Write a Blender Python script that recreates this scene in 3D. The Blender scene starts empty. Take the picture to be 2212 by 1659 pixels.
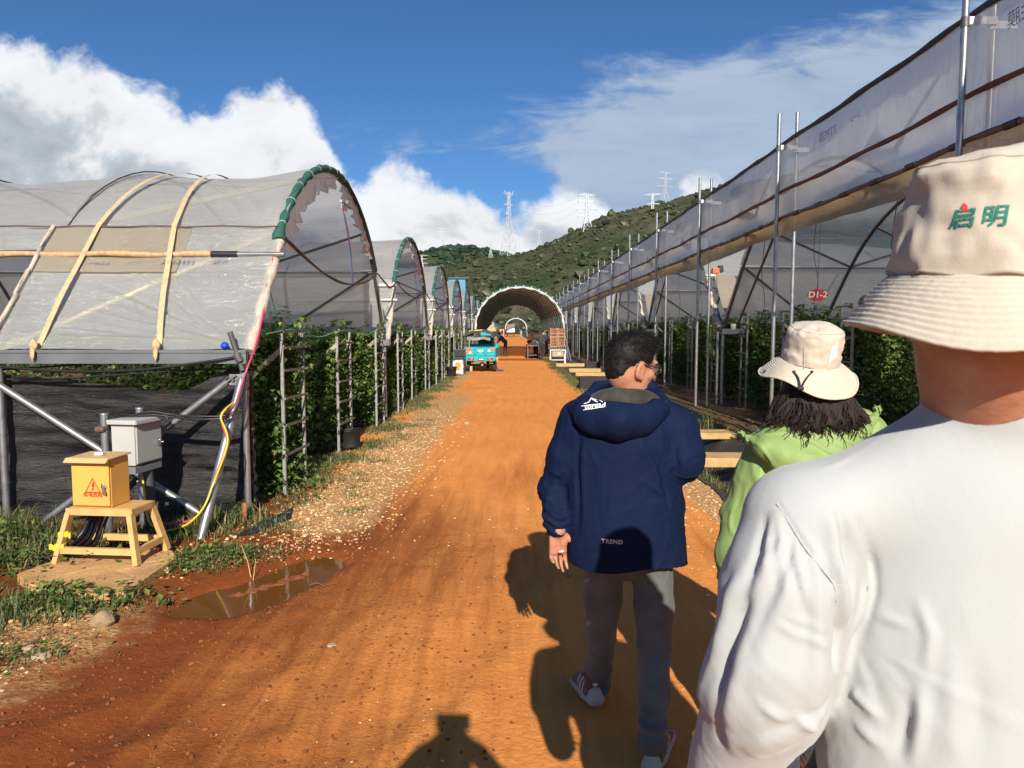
import bpy, bmesh, math, random
import numpy as np
from mathutils import Vector, Matrix
from mathutils.bvhtree import BVHTree

random.seed(7)
RNG = np.random.default_rng(11)
SC = bpy.context.scene
COL = SC.collection
R = math.radians

# ------------------------------------------------------------------ camera
CAM_H, F_PX, KP = 1.70, 709.0, 1024 / 2212
PITCH = math.atan(54.4 / F_PX)
cd = bpy.data.cameras.new('camera')
cd.sensor_width = 36.0
cd.lens = 36.0 * F_PX / 1024
cd.clip_start, cd.clip_end = 0.05, 9000
cd.dof.use_dof = True
cd.dof.focus_distance = 4.5
cd.dof.aperture_fstop = 11
cam = bpy.data.objects.new('camera', cd)
COL.objects.link(cam)
cam.location = (0, 0, CAM_H)
cam.rotation_euler = (math.pi / 2 - PITCH, 0, 0)
SC.camera = cam

# ------------------------------------------------------------------ sun, sky, exposure
SUN_EL, SUN_AZ_DX = R(29.3), -0.085        # shadows run along +Y and a little to -X
sd = bpy.data.lights.new('sun', 'SUN')
sd.energy, sd.angle, sd.color = 5.0, R(0.53), (1.0, 0.92, 0.80)
sun = bpy.data.objects.new('sun', sd)
COL.objects.link(sun)
_h = Vector((SUN_AZ_DX, 1, 0)).normalized() * math.cos(SUN_EL)
SUN_DIR = Vector((_h.x, _h.y, -math.sin(SUN_EL)))
sun.rotation_euler = SUN_DIR.to_track_quat('-Z', 'Y').to_euler()

SC.view_settings.view_transform = 'Standard'
SC.view_settings.look = 'None'
SC.view_settings.exposure = 0.48
SC.view_settings.gamma = 1.0
SC.view_settings.use_curve_mapping = False
SC.cycles.use_denoising = True
SC.cycles.max_bounces = 7
SC.cycles.diffuse_bounces = 3
SC.cycles.glossy_bounces = 2
SC.cycles.transmission_bounces = 4
SC.cycles.transparent_max_bounces = 20
SC.cycles.use_adaptive_sampling = True
SC.cycles.caustics_reflective = False
SC.cycles.caustics_refractive = False


class NT:
    """small helper round a node tree"""
    def __init__(s, tree):
        s.t = tree; s.n = tree.nodes; s.l = tree.links
    def new(s, typ, **kw):
        nd = s.n.new(typ)
        for k, v in kw.items():
            if k.startswith('i_'):
                key = k[2:]
                key = int(key) if key.isdigit() else key.replace('_', ' ')
                s.put(nd.inputs[key], v)
            else:
                setattr(nd, k, v)
        return nd
    def put(s, sock, v):
        if hasattr(v, 'is_linked') or v.__class__.__name__.startswith('NodeSocket'):
            s.l.new(v, sock)
        elif hasattr(v, 'outputs'):
            s.l.new(v.outputs[0], sock)
        else:
            if sock.type == 'RGBA' and not hasattr(v, '__len__'):
                v = (v, v, v, 1)
            if sock.type == 'RGBA' and len(v) == 3:
                v = (*v, 1)
            sock.default_value = v
    def math(s, op, a, b=0.0, clamp=False):
        nd = s.n.new('ShaderNodeMath'); nd.operation = op; nd.use_clamp = clamp
        s.put(nd.inputs[0], a); s.put(nd.inputs[1], b)
        return nd.outputs[0]
    def mix(s, f, a, b, mode='MIX'):
        nd = s.n.new('ShaderNodeMix'); nd.data_type = 'RGBA'; nd.blend_type = mode
        s.put(nd.inputs[0], f); s.put(nd.inputs[6], a); s.put(nd.inputs[7], b)
        return nd.outputs[2]
    def noise(s, vec, scale, detail=4, rough=0.55, dist=0.0):
        nd = s.n.new('ShaderNodeTexNoise')
        if vec is not None: s.l.new(vec, nd.inputs['Vector'])
        nd.inputs['Scale'].default_value = scale; nd.inputs['Detail'].default_value = detail
        nd.inputs['Roughness'].default_value = rough; nd.inputs['Distortion'].default_value = dist
        return nd.outputs[0]
    def ramp(s, f, stops, interp='LINEAR'):
        nd = s.n.new('ShaderNodeValToRGB'); nd.color_ramp.interpolation = interp
        s.put(nd.inputs[0], f)
        e = nd.color_ramp.elements
        while len(e) < len(stops): e.new(0.5)
        for el, (p, c) in zip(e, stops):
            el.position = p
            el.color = (c, c, c, 1) if not hasattr(c, '__len__') else (*c, 1)
        return nd.outputs[0]
    def smooth(s, v, a, b):
        nd = s.n.new('ShaderNodeMapRange'); nd.interpolation_type = 'SMOOTHSTEP'
        s.put(nd.inputs[0], v); s.put(nd.inputs[1], a); s.put(nd.inputs[2], b)
        return nd.outputs[0]
    def mapping(s, vec, scale=(1, 1, 1), rot=(0, 0, 0), loc=(0, 0, 0)):
        nd = s.n.new('ShaderNodeMapping')
        s.l.new(vec, nd.inputs[0])
        nd.inputs['Scale'].default_value = scale; nd.inputs['Rotation'].default_value = rot; nd.inputs['Location'].default_value = loc
        return nd.outputs[0]


def curve_node(nt, val, pts):
    nd = nt.n.new('ShaderNodeFloatCurve')
    nt.put(nd.inputs['Value'], val)
    c = nd.mapping.curves[0]
    while len(c.points) < len(pts): c.points.new(0.5, 0.5)
    for p, (x, y) in zip(c.points, pts):
        p.location = (x, y); p.handle_type = 'AUTO'
    nd.mapping.update()
    return nd.outputs[0]


def build_world():
    w = bpy.data.worlds.new('World'); SC.world = w; w.use_nodes = True
    nt = NT(w.node_tree); nt.n.clear()
    out = nt.new('ShaderNodeOutputWorld'); bg = nt.new('ShaderNodeBackground')
    nt.l.new(bg.outputs[0], out.inputs[0])
    sky = nt.new('ShaderNodeTexSky', sky_type='NISHITA')
    sky.sun_disc = False
    sky.sun_elevation = SUN_EL
    sky.sun_rotation = math.atan2(-SUN_DIR.x, -SUN_DIR.y)
    sky.air_density, sky.dust_density, sky.ozone_density = 1.0, 0.5, 2.5
    tc = nt.new('ShaderNodeTexCoord')
    sep = nt.new('ShaderNodeSeparateXYZ'); nt.l.new(tc.outputs['Generated'], sep.inputs[0])
    x, y, z = sep.outputs
    yy = nt.math('MAXIMUM', y, 0.12)
    u = nt.math('DIVIDE', x, yy); v = nt.math('DIVIDE', z, yy)
    comb = nt.new('ShaderNodeCombineXYZ')
    nt.l.new(u, comb.inputs[0]); nt.l.new(v, comb.inputs[1])
    uv = comb.outputs[0]
    front = nt.smooth(y, 0.12, 0.3)
    U = lambda px: (px - 1106) * KP / F_PX
    V = lambda py: (712 - py) * KP / F_PX
    # normalised coordinates for the outline curves: u -0.85..0.85, v 0..0.6
    un = nt.math('DIVIDE', nt.math('ADD', u, 0.85), 1.7, True)
    N = lambda px: (U(px) + 0.85) / 1.7
    H = lambda py: V(py) / 0.6
    billow = nt.noise(uv, 7.5, 8, 0.58, 0.25)
    fine = nt.noise(nt.mapping(uv, (1, 1.15, 1), loc=(3, 1, 0)), 22, 6, 0.6, 0.3)
    bb = nt.math('ADD', nt.math('MULTIPLY', nt.math('SUBTRACT', billow, 0.5), 0.15),
                 nt.math('MULTIPLY', nt.math('SUBTRACT', fine, 0.5), 0.055))
    # cumulus bank: outline of its top
    top = curve_node(nt, un, [(0.0, 0.92), (N(0), H(55)), (N(130), H(122)), (N(290), H(165)), (N(400), H(218)), (N(440), H(250)),
                              (N(520), H(212)), (N(600), H(192)), (N(680), H(232)), (N(735), H(325)), (N(775), H(390)), (N(812), H(365)),
                              (N(850), H(334)), (N(905), H(352)), (N(950), H(382)), (N(1010), H(410)), (N(1080), H(452)), (N(1130), H(468)), (N(1180), H(420)),
                              (N(1220), H(400)), (N(1300), H(402)), (N(1340), H(450)), (N(1420), H(475)), (N(1470), H(415)), (N(1520), H(400)), (N(1570), H(430)), (1.0, H(470))])
    edge = nt.math('SUBTRACT', nt.math('ADD', nt.math('MULTIPLY', top, 0.6), bb), v)
    cum = nt.math('MULTIPLY', nt.smooth(edge, -0.004, 0.028), front)
    # shade inside the bank: bright shoulders, grey undersides, in billows
    body = nt.noise(nt.mapping(uv, (0.9, 1.3, 1), loc=(0.4, 0.09, 0)), 5.5, 6, 0.55, 0.4)
    depth = nt.math('ADD', nt.math('MULTIPLY', edge, 2.6), nt.math('MULTIPLY', nt.math('SUBTRACT', body, 0.5), 1.9))
    ccol = nt.ramp(depth, [(0.0, (0.66, 0.68, 0.71)), (0.22, (0.62, 0.63, 0.65)), (0.38, (0.38, 0.42, 0.47)), (0.75, (0.20, 0.24, 0.29)), (1.0, (0.17, 0.21, 0.26))])
    # high thin sheet on the right, fanning up from a point above the road
    un2 = un
    shtop = curve_node(nt, un2, [(0.0, 0.2), (N(760), H(300)), (N(930), H(283)), (N(1000), H(262)), (N(1150), H(238)), (N(1300), H(180)), (N(1500), H(112)),
                                 (N(1800), H(60)), (N(2212), H(-60)), (1.0, 1.0)])
    shlow = curve_node(nt, un2, [(0.0, 0.2), (N(760), H(296)), (N(930), H(305)), (N(1000), H(318)), (N(1150), H(352)), (N(1300), H(560)), (1.0, 0.0)])
    streak = nt.noise(nt.mapping(uv, (2.2, 9.0, 1), rot=(0, 0, R(-16))), 2.6, 7, 0.6, 0.6)
    wisp = nt.noise(nt.mapping(uv, (6, 12, 1), rot=(0, 0, R(12))), 3.0, 6, 0.62, 0.4)
    sn = nt.math('ADD', nt.math('MULTIPLY', nt.math('SUBTRACT', streak, 0.5), 0.16), nt.math('MULTIPLY', nt.math('SUBTRACT', wisp, 0.5), 0.07))
    e1 = nt.smooth(nt.math('SUBTRACT', nt.math('ADD', nt.math('MULTIPLY', shtop, 0.6), sn), v), -0.01, 0.075)
    e2 = nt.smooth(nt.math('SUBTRACT', v, nt.math('SUBTRACT', nt.math('MULTIPLY', shlow, 0.6), sn)), -0.02, 0.05)
    sheet = nt.math('MULTIPLY', nt.math('MULTIPLY', e1, e2), front)
    sheet = nt.math('MULTIPLY', sheet, nt.math('ADD', 0.90, nt.math('MULTIPLY', wisp, 0.55)), True)
    sheet = nt.math('MULTIPLY', sheet, 0.93)
    scol = nt.mix(streak, (0.215, 0.29, 0.40), (0.40, 0.465, 0.56))
    skc = nt.mix(1.0, sky.outputs[0], (SKY_MUL, SKY_MUL, SKY_MUL), 'MULTIPLY')
    skc = nt.mix(1.0, skc, (0.40, 0.65, 0.94), 'MULTIPLY')
    skc = nt.mix(nt.smooth(v, 0.0, 0.5), skc, nt.mix(1.0, skc, (0.97, 0.97, 0.97), 'MULTIPLY'))
    c1 = nt.mix(sheet, skc, scol)
    c2 = nt.mix(cum, c1, ccol)
    nt.l.new(c2, bg.inputs[0])
    bg.inputs[1].default_value = 1.0


SKY_MUL = 0.078      # strength of the Nishita sky
build_world()


# ------------------------------------------------------------------ pixel helpers (photo at 2212 x 1659)
CP, SP = math.cos(PITCH), math.sin(PITCH)
def ray(px, py):
    u = (px - 1106) * KP / F_PX; v = (829.5 - py) * KP / F_PX
    return Vector((u, CP + v * SP, -SP + v * CP))
def at(px, py, Y):
    d = ray(px, py); return Vector((0, 0, CAM_H)) + d * (Y / d.y)
def atx(px, py, X):
    d = ray(px, py); return Vector((0, 0, CAM_H)) + d * (X / d.x)
def atz(px, py, Z=0.0):
    d = ray(px, py); return Vector((0, 0, CAM_H)) + d * ((Z - CAM_H) / d.z)
def atp(px, py, p0, n):
    d = ray(px, py); c = Vector((0, 0, CAM_H))
    return c + d * ((Vector(p0) - c).dot(n) / d.dot(n))


# ------------------------------------------------------------------ tagging
def tag(o, label=None, cat=None, group=None, kind=None):
    if label: o['label'] = label
    if cat: o['category'] = cat
    if group: o['group'] = group
    if kind: o['kind'] = kind
    return o
def thing(name, label, cat, loc=(0, 0, 0), rz=0.0, group=None):
    o = bpy.data.objects.new(name, None); COL.objects.link(o)
    o.empty_display_size = 0.2
    o.location = loc; o.rotation_euler = (0, 0, rz)
    return tag(o, label, cat, group)
def kids(o):
    return [c for c in bpy.data.objects if c.parent == o]
def copy_tree(o, parent=None, label=None, loc=None, rz=None):
    cs = list(o.children)
    c = o.copy(); COL.objects.link(c); c.parent = parent
    if label: c['label'] = label
    if loc is not None: c.location = loc
    if rz is not None: c.rotation_euler = (0, 0, rz)
    for ch in cs: copy_tree(ch, c)
    return c
ORD = ['zeroth', 'first', 'second', 'third', 'fourth', 'fifth', 'sixth', 'seventh', 'eighth', 'ninth', 'tenth', 'eleventh', 'twelfth',
       'thirteenth', 'fourteenth', 'fifteenth', 'sixteenth', 'seventeenth', 'eighteenth', 'nineteenth', 'twentieth']


# ------------------------------------------------------------------ noise in numpy
def _h(i, j, k, seed):
    with np.errstate(over='ignore'):
        n = (i * np.int64(374761393) + j * np.int64(668265263) + k * np.int64(1274126177) + np.int64(seed * 974711)) & 0xffffffff
        n = ((n ^ (n >> 13)) * np.int64(1103515245)) & 0xffffffff
        n = ((n ^ (n >> 16)) * np.int64(69069)) & 0xffffffff
        return (n ^ (n >> 15)) / 4294967295.0
def vnoise(P, seed=0):
    P = np.asarray(P, float)
    I = np.floor(P).astype(np.int64); f = P - I; f = f * f * (3 - 2 * f)
    r = 0
    for a in (0, 1):
        for b in (0, 1):
            for c in (0, 1):
                w = (f[..., 0] if a else 1 - f[..., 0]) * (f[..., 1] if b else 1 - f[..., 1]) * (f[..., 2] if c else 1 - f[..., 2])
                r = r + w * _h(I[..., 0] + a, I[..., 1] + b, I[..., 2] + c, seed)
    return r * 2 - 1
def fbm(P, oct=4, seed=0, gain=0.5):
    P = np.asarray(P, float); a, s, t = 1.0, 0.0, 0.0
    for o in range(oct):
        s = s + a * vnoise(P * 2 ** o + o * 17.3, seed + o); t += a; a *= gain
    return s / t
def sstep(x, a, b):
    t = np.clip((x - a) / (b - a), 0, 1); return t * t * (3 - 2 * t)


# ------------------------------------------------------------------ mesh builder
def frame_for(d):
    d = Vector(d).normalized()
    a = Vector((0, 0, 1)) if abs(d.z) < 0.92 else Vector((1, 0, 0))
    s = d.cross(a).normalized(); return s, s.cross(d).normalized()
class MB:
    def __init__(s): s.v, s.f, s.sm = [], [], []
    def add(s, vs, fs, smooth=False):
        n = len(s.v); s.v.extend([tuple(p) for p in vs]); s.f.extend([tuple(i + n for i in f) for f in fs]); s.sm.extend([smooth] * len(fs)); return s
    def box(s, c, size, rz=0.0, M=None):
        x, y, z = size[0] / 2, size[1] / 2, size[2] / 2
        vs = [Vector((a * x, b * y, d * z)) for a in (-1, 1) for b in (-1, 1) for d in (-1, 1)]
        m = M if M is not None else Matrix.Rotation(rz, 3, 'Z')
        vs = [m @ p + Vector(c) for p in vs]
        return s.add(vs, [(0, 1, 3, 2), (4, 6, 7, 5), (0, 4, 5, 1), (2, 3, 7, 6), (0, 2, 6, 4), (1, 5, 7, 3)])
    def bbox(s, c, size, rz=0.0, b=0.01, M=None):
        bm = bmesh.new(); bmesh.ops.create_cube(bm, size=1.0)
        for p in bm.verts: p.co = Vector((p.co.x * size[0], p.co.y * size[1], p.co.z * size[2]))
        bmesh.ops.bevel(bm, geom=bm.edges[:], offset=min(b, min(size) * 0.45), segments=2, affect='EDGES', profile=0.5)
        m = M if M is not None else Matrix.Rotation(rz, 3, 'Z')
        bm.verts.index_update()
        s.add([m @ p.co + Vector(c) for p in bm.verts], [[q.index for q in f.verts] for f in bm.faces]); bm.free(); return s
    def bar(s, a, b, w, h=None, up=None):
        h = h or w; a, b = Vector(a), Vector(b); d = (b - a)
        if up is not None:
            sd_ = d.cross(Vector(up)).normalized(); u = sd_.cross(d).normalized()
        else: sd_, u = frame_for(d)
        vs = [q + sd_ * (i * w / 2) + u * (j * h / 2) for q in (a, b) for (i, j) in ((-1, -1), (1, -1), (1, 1), (-1, 1))]
        return s.add(vs, [(3, 2, 1, 0), (4, 5, 6, 7)] + [(i, (i + 1) % 4, 4 + (i + 1) % 4, 4 + i) for i in range(4)])
    def tube(s, pts, r, seg=8, caps=True, flat=1.0):
        pts = [Vector(p) for p in pts]; n = len(pts)
        rs = r if hasattr(r, '__len__') else [r] * n
        t0 = (pts[1] - pts[0]).normalized(); sd_, u = frame_for(t0)
        vs = []
        for i, p in enumerate(pts):
            t = (pts[min(i + 1, n - 1)] - pts[max(i - 1, 0)]).normalized()
            sd_ = (sd_ - t * sd_.dot(t)).normalized(); u = sd_.cross(t).normalized()
            for k in range(seg):
                an = 2 * math.pi * k / seg
                vs.append(p + sd_ * (math.cos(an) * rs[i]) + u * (math.sin(an) * rs[i] * flat))
        fs = [(i * seg + k, i * seg + (k + 1) % seg, (i + 1) * seg + (k + 1) % seg, (i + 1) * seg + k) for i in range(n - 1) for k in range(seg)]
        s.add(vs, fs, True)
        if caps:
            s.add(vs[:seg], [tuple(range(seg))[::-1]]); s.add(vs[-seg:], [tuple(range(seg))])
        return s
    def lathe(s, prof, c=(0, 0, 0), seg=24, M=None, smooth=True):
        vs = []
        for (r, z) in prof:
            for k in range(seg):
                an = 2 * math.pi * k / seg
                p = Vector((r * math.cos(an), r * math.sin(an), z))
                if M is not None: p = M @ p
                vs.append(p + Vector(c))
        fs = [(i * seg + k, i * seg + (k + 1) % seg, (i + 1) * seg + (k + 1) % seg, (i + 1) * seg + k) for i in range(len(prof) - 1) for k in range(seg)]
        return s.add(vs, fs, smooth)
    def sheet(s, rows, smooth=True):
        m = len(rows[0]); vs = [p for r in rows for p in r]
        fs = [(i * m + k, i * m + k + 1, (i + 1) * m + k + 1, (i + 1) * m + k) for i in range(len(rows) - 1) for k in range(m - 1)]
        return s.add(vs, fs, smooth)
    def prism(s, poly, z0, z1, M=None, c=(0, 0, 0)):
        n = len(poly); vs = [Vector((x, y, z)) for z in (z0, z1) for (x, y) in poly]
        if M is not None: vs = [M @ p for p in vs]
        vs = [p + Vector(c) for p in vs]
        return s.add(vs, [tuple(range(n))[::-1], tuple(range(n, 2 * n))] + [(i, (i + 1) % n, n + (i + 1) % n, n + i) for i in range(n)])
    def blob(s, c, r, seed=0, sub=1, amp=0.25):
        bm = bmesh.new(); bmesh.ops.create_icosphere(bm, subdivisions=sub, radius=1.0)
        rg = random.Random(seed); rr = r if hasattr(r, '__len__') else (r, r, r)
        bm.verts.index_update()
        s.add([(c[0] + p.co.x * rr[0] * (1 + rg.uniform(-amp, amp)), c[1] + p.co.y * rr[1] * (1 + rg.uniform(-amp, amp)), c[2] + p.co.z * rr[2] * (1 + rg.uniform(-amp, amp))) for p in bm.verts],
              [[q.index for q in f.verts] for f in bm.faces], False); bm.free(); return s
    def build(s, name, mat, parent=None):
        return mesh_obj(name, s.v, s.f, mat, parent, s.sm)
def mesh_obj(name, v, f, mat, parent=None, smooth=True):
    me = bpy.data.meshes.new(name)
    me.from_pydata([tuple(p) for p in v] if not isinstance(v, np.ndarray) else v.tolist(), [], f if not isinstance(f, np.ndarray) else f.tolist())
    if smooth is True: me.polygons.foreach_set('use_smooth', [True] * len(me.polygons))
    elif smooth: me.polygons.foreach_set('use_smooth', smooth)
    if mat is not None:
        for m in (mat if isinstance(mat, (list, tuple)) else [mat]): me.materials.append(m)
    o = bpy.data.objects.new(name, me); COL.objects.link(o)
    if parent is not None: o.parent = parent
    return o
def np_mesh(name, V, F, mat, parent=None, smooth=True):
    """fast: V n x 3, F m x k (constant k)"""
    V = np.ascontiguousarray(V, np.float32); F = np.ascontiguousarray(F, np.int32); k = F.shape[1]
    me = bpy.data.meshes.new(name)
    me.vertices.add(len(V)); me.vertices.foreach_set('co', V.ravel())
    me.loops.add(F.size); me.loops.foreach_set('vertex_index', F.ravel())
    me.polygons.add(len(F)); me.polygons.foreach_set('loop_start', np.arange(0, F.size, k, dtype=np.int32))
    me.update(calc_edges=True)
    me.polygons.foreach_set('use_smooth', np.full(len(F), smooth, bool))
    if mat is not None:
        for m in (mat if isinstance(mat, (list, tuple)) else [mat]): me.materials.append(m)
    o = bpy.data.objects.new(name, me); COL.objects.link(o)
    if parent is not None: o.parent = parent
    return o


# ------------------------------------------------------------------ materials
MATS = {}
def mat(name, color=(0.5, 0.5, 0.5), rough=0.6, metal=0.0, var=0.0, vscale=8.0, bump=0.0, bscale=60.0, stretch=(1, 1, 1), spec=0.5, color2=None, trans=0.0, sheen=0.0):
    if name in MATS: return MATS[name]
    m = bpy.data.materials.new(name); m.use_nodes = True
    nt = NT(m.node_tree); b = nt.n['Principled BSDF']
    b.inputs['Roughness'].default_value = rough; b.inputs['Metallic'].default_value = metal
    b.inputs['Specular IOR Level'].default_value = spec
    if sheen: b.inputs['Sheen Weight'].default_value = sheen
    tc = nt.new('ShaderNodeTexCoord'); vec = nt.mapping(tc.outputs['Object'], stretch)
    c = (*color, 1)
    if var or color2:
        c2 = color2 or tuple(max(0, x * (1 - var)) for x in color)
        f = nt.ramp(nt.noise(vec, vscale, 5, 0.6), [(0.3, 0.0), (0.7, 1.0)])
        nt.put(b.inputs['Base Color'], nt.mix(f, color, c2))
    else: b.inputs['Base Color'].default_value = c
    if bump:
        bn = nt.new('ShaderNodeBump'); bn.inputs['Strength'].default_value = bump; bn.inputs['Distance'].default_value = 0.01
        nt.l.new(nt.noise(vec, bscale, 5, 0.6), bn.inputs['Height']); nt.l.new(bn.outputs[0], b.inputs['Normal'])
    MATS[name] = m
    return m

def film_mat(name, refl=(0.70, 0.71, 0.67), tran=(0.84, 0.83, 0.79), clear=0.29, gloss=0.13, dirt=(0.30, 0.24, 0.15), dirt_amt=0.35, stretch=(0.6, 5, 5), bump=0.5, tmix=0.55):
    if name in MATS: return MATS[name]
    m = bpy.data.materials.new(name); m.use_nodes = True
    nt = NT(m.node_tree); nt.n.clear()
    out = nt.new('ShaderNodeOutputMaterial'); tc = nt.new('ShaderNodeTexCoord'); P = tc.outputs['Object']
    sp = nt.mapping(P, stretch)
    crease = nt.noise(sp, 1.1, 3, 0.5, 0.8)
    ln = nt.noise(nt.mapping(P, tuple(x * 1.6 for x in stretch), rot=(R(8), R(22), R(14))), 3.2, 5, 0.6, 0.5)
    lines = nt.ramp(nt.math('ABSOLUTE', nt.math('SUBTRACT', ln, 0.5)), [(0.0, 1.0), (0.030, 0.0)])
    crease = nt.math('ADD', crease, nt.math('MULTIPLY', lines, 0.22))
    dn = nt.ramp(nt.noise(P, 0.8, 5, 0.6), [(0.48, 0.0), (0.85, 1.0)])
    df = nt.math('MULTIPLY', dn, dirt_amt)
    d = nt.new('ShaderNodeBsdfDiffuse'); nt.put(d.inputs[0], nt.mix(df, refl, dirt))
    t = nt.new('ShaderNodeBsdfTranslucent'); nt.put(t.inputs[0], nt.mix(df, tran, dirt))
    tr = nt.new('ShaderNodeBsdfTransparent'); tr.inputs[0].default_value = (0.93, 0.93, 0.92, 1)
    g = nt.new('ShaderNodeBsdfGlossy'); g.inputs['Roughness'].default_value = 0.17; g.inputs[0].default_value = (1, 1, 1, 1)
    bn = nt.new('ShaderNodeBump'); bn.inputs['Strength'].default_value = bump; bn.inputs['Distance'].default_value = 0.03
    nt.l.new(crease, bn.inputs['Height'])
    for q in (d, g): nt.l.new(bn.outputs[0], q.inputs['Normal'])
    a = nt.new('ShaderNodeMixShader'); a.inputs[0].default_value = tmix; nt.l.new(d.outputs[0], a.inputs[1]); nt.l.new(t.outputs[0], a.inputs[2])
    b = nt.new('ShaderNodeMixShader'); nt.put(b.inputs[0], nt.math('MULTIPLY', clear, nt.math('SUBTRACT', 1.55, nt.math('ADD', nt.math('MULTIPLY', nt.noise(sp, 0.8, 4), 1.0), nt.math('MULTIPLY', lines, .5))))); nt.l.new(a.outputs[0], b.inputs[1]); nt.l.new(tr.outputs[0], b.inputs[2])  # less clear along the crease lines: glossy streaks painted into the film
    c = nt.new('ShaderNodeMixShader'); c.inputs[0].default_value = gloss; nt.l.new(b.outputs[0], c.inputs[1]); nt.l.new(g.outputs[0], c.inputs[2])
    nt.l.new(c.outputs[0], out.inputs[0])
    MATS[name] = m
    return m

def leaf_mat(name, cols, tcol):
    if name in MATS: return MATS[name]
    m = bpy.data.materials.new(name); m.use_nodes = True
    nt = NT(m.node_tree); nt.n.clear()
    out = nt.new('ShaderNodeOutputMaterial'); ge = nt.new('ShaderNodeNewGeometry')
    c = nt.ramp(ge.outputs['Random Per Island'], cols)
    p = nt.new('ShaderNodeBsdfPrincipled'); nt.put(p.inputs['Base Color'], c); p.inputs['Roughness'].default_value = 0.5; p.inputs['Specular IOR Level'].default_value = 0.4
    t = nt.new('ShaderNodeBsdfTranslucent'); nt.put(t.inputs[0], nt.mix(0.5, c, tcol))
    a = nt.new('ShaderNodeMixShader'); a.inputs[0].default_value = 0.28; nt.l.new(p.outputs[0], a.inputs[1]); nt.l.new(t.outputs[0], a.inputs[2])
    nt.l.new(a.outputs[0], out.inputs[0])
    MATS[name] = m
    return m

STEEL = mat('galvanised_steel', (0.42, 0.43, 0.44), 0.38, 0.75, 0.35, 14, 0.05, 40)
STEELD = mat('weathered_steel', (0.16, 0.155, 0.145), 0.55, 0.5, 0.4, 10, 0.08, 40)
STEELP = mat('pale_steel', (0.50, 0.50, 0.49), 0.45, 0.35, 0.3, 20, 0.05, 50)
RUST = mat('rusty_brown_pipe', (0.20, 0.10, 0.055), 0.65, 0.1, 0.5, 16, 0.2, 60)
TAPE = mat('brown_plastic_wrap', (0.62, 0.40, 0.20), 0.4, 0, 0.45, 25, 0.3, 60)
BLACKP = mat('black_plastic', (0.018, 0.018, 0.02), 0.42, 0, 0.2, 12, 0.15, 40)
WHITEP = mat('white_plastic', (0.72, 0.72, 0.70), 0.4)
GREENPAD = mat('green_padding', (0.022, 0.115, 0.085), 0.8, 0, 0.35, 9, 0.5, 30)
STRAP = mat('beige_strap', (0.60, 0.45, 0.25), 0.7, 0, 0.3, 14, 0.2, 80)
CONC = mat('concrete', (0.56, 0.36, 0.15), 0.9, 0, 0.35, 6, 0.6, 45)
WOODP = mat('dusty_plank', (0.60, 0.42, 0.22), 0.9, 0, 0.35, 8, 0.5, 35)
FILM = film_mat('greenhouse_film')
FILM_END = film_mat('greenhouse_end_film', (0.74, 0.73, 0.69), (0.85, 0.83, 0.78), 0.12, 0.08, (0.50, 0.44, 0.35), 0.3, tmix=0.38)
FILM_DIRTY = film_mat('dirty_film_flap', (0.48, 0.36, 0.20), (0.50, 0.36, 0.18), 0.05, 0.05, (0.13, 0.085, 0.04), 0.9, (1.5, 1.2, 4), 0.5)
FILM_CURT = film_mat('curtain_film', (0.72, 0.72, 0.71), (0.76, 0.755, 0.74), 0.16, 0.08, (0.30, 0.27, 0.22), 0.2, (2.0, 1.1, 0.22), 0.22)
LEAF = leaf_mat('raspberry_leaf', [(0.0, (0.036, 0.076, 0.017)), (0.5, (0.080, 0.155, 0.030)), (0.85, (0.16, 0.24, 0.048)), (1.0, (0.27, 0.31, 0.08))], (0.14, 0.22, 0.03))
GRASSM = leaf_mat('grass_blade', [(0.0, (0.05, 0.075, 0.022)), (0.5, (0.10, 0.14, 0.04)), (0.8, (0.20, 0.20, 0.08)), (1.0, (0.36, 0.28, 0.14))], (0.16, 0.24, 0.04))

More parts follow.
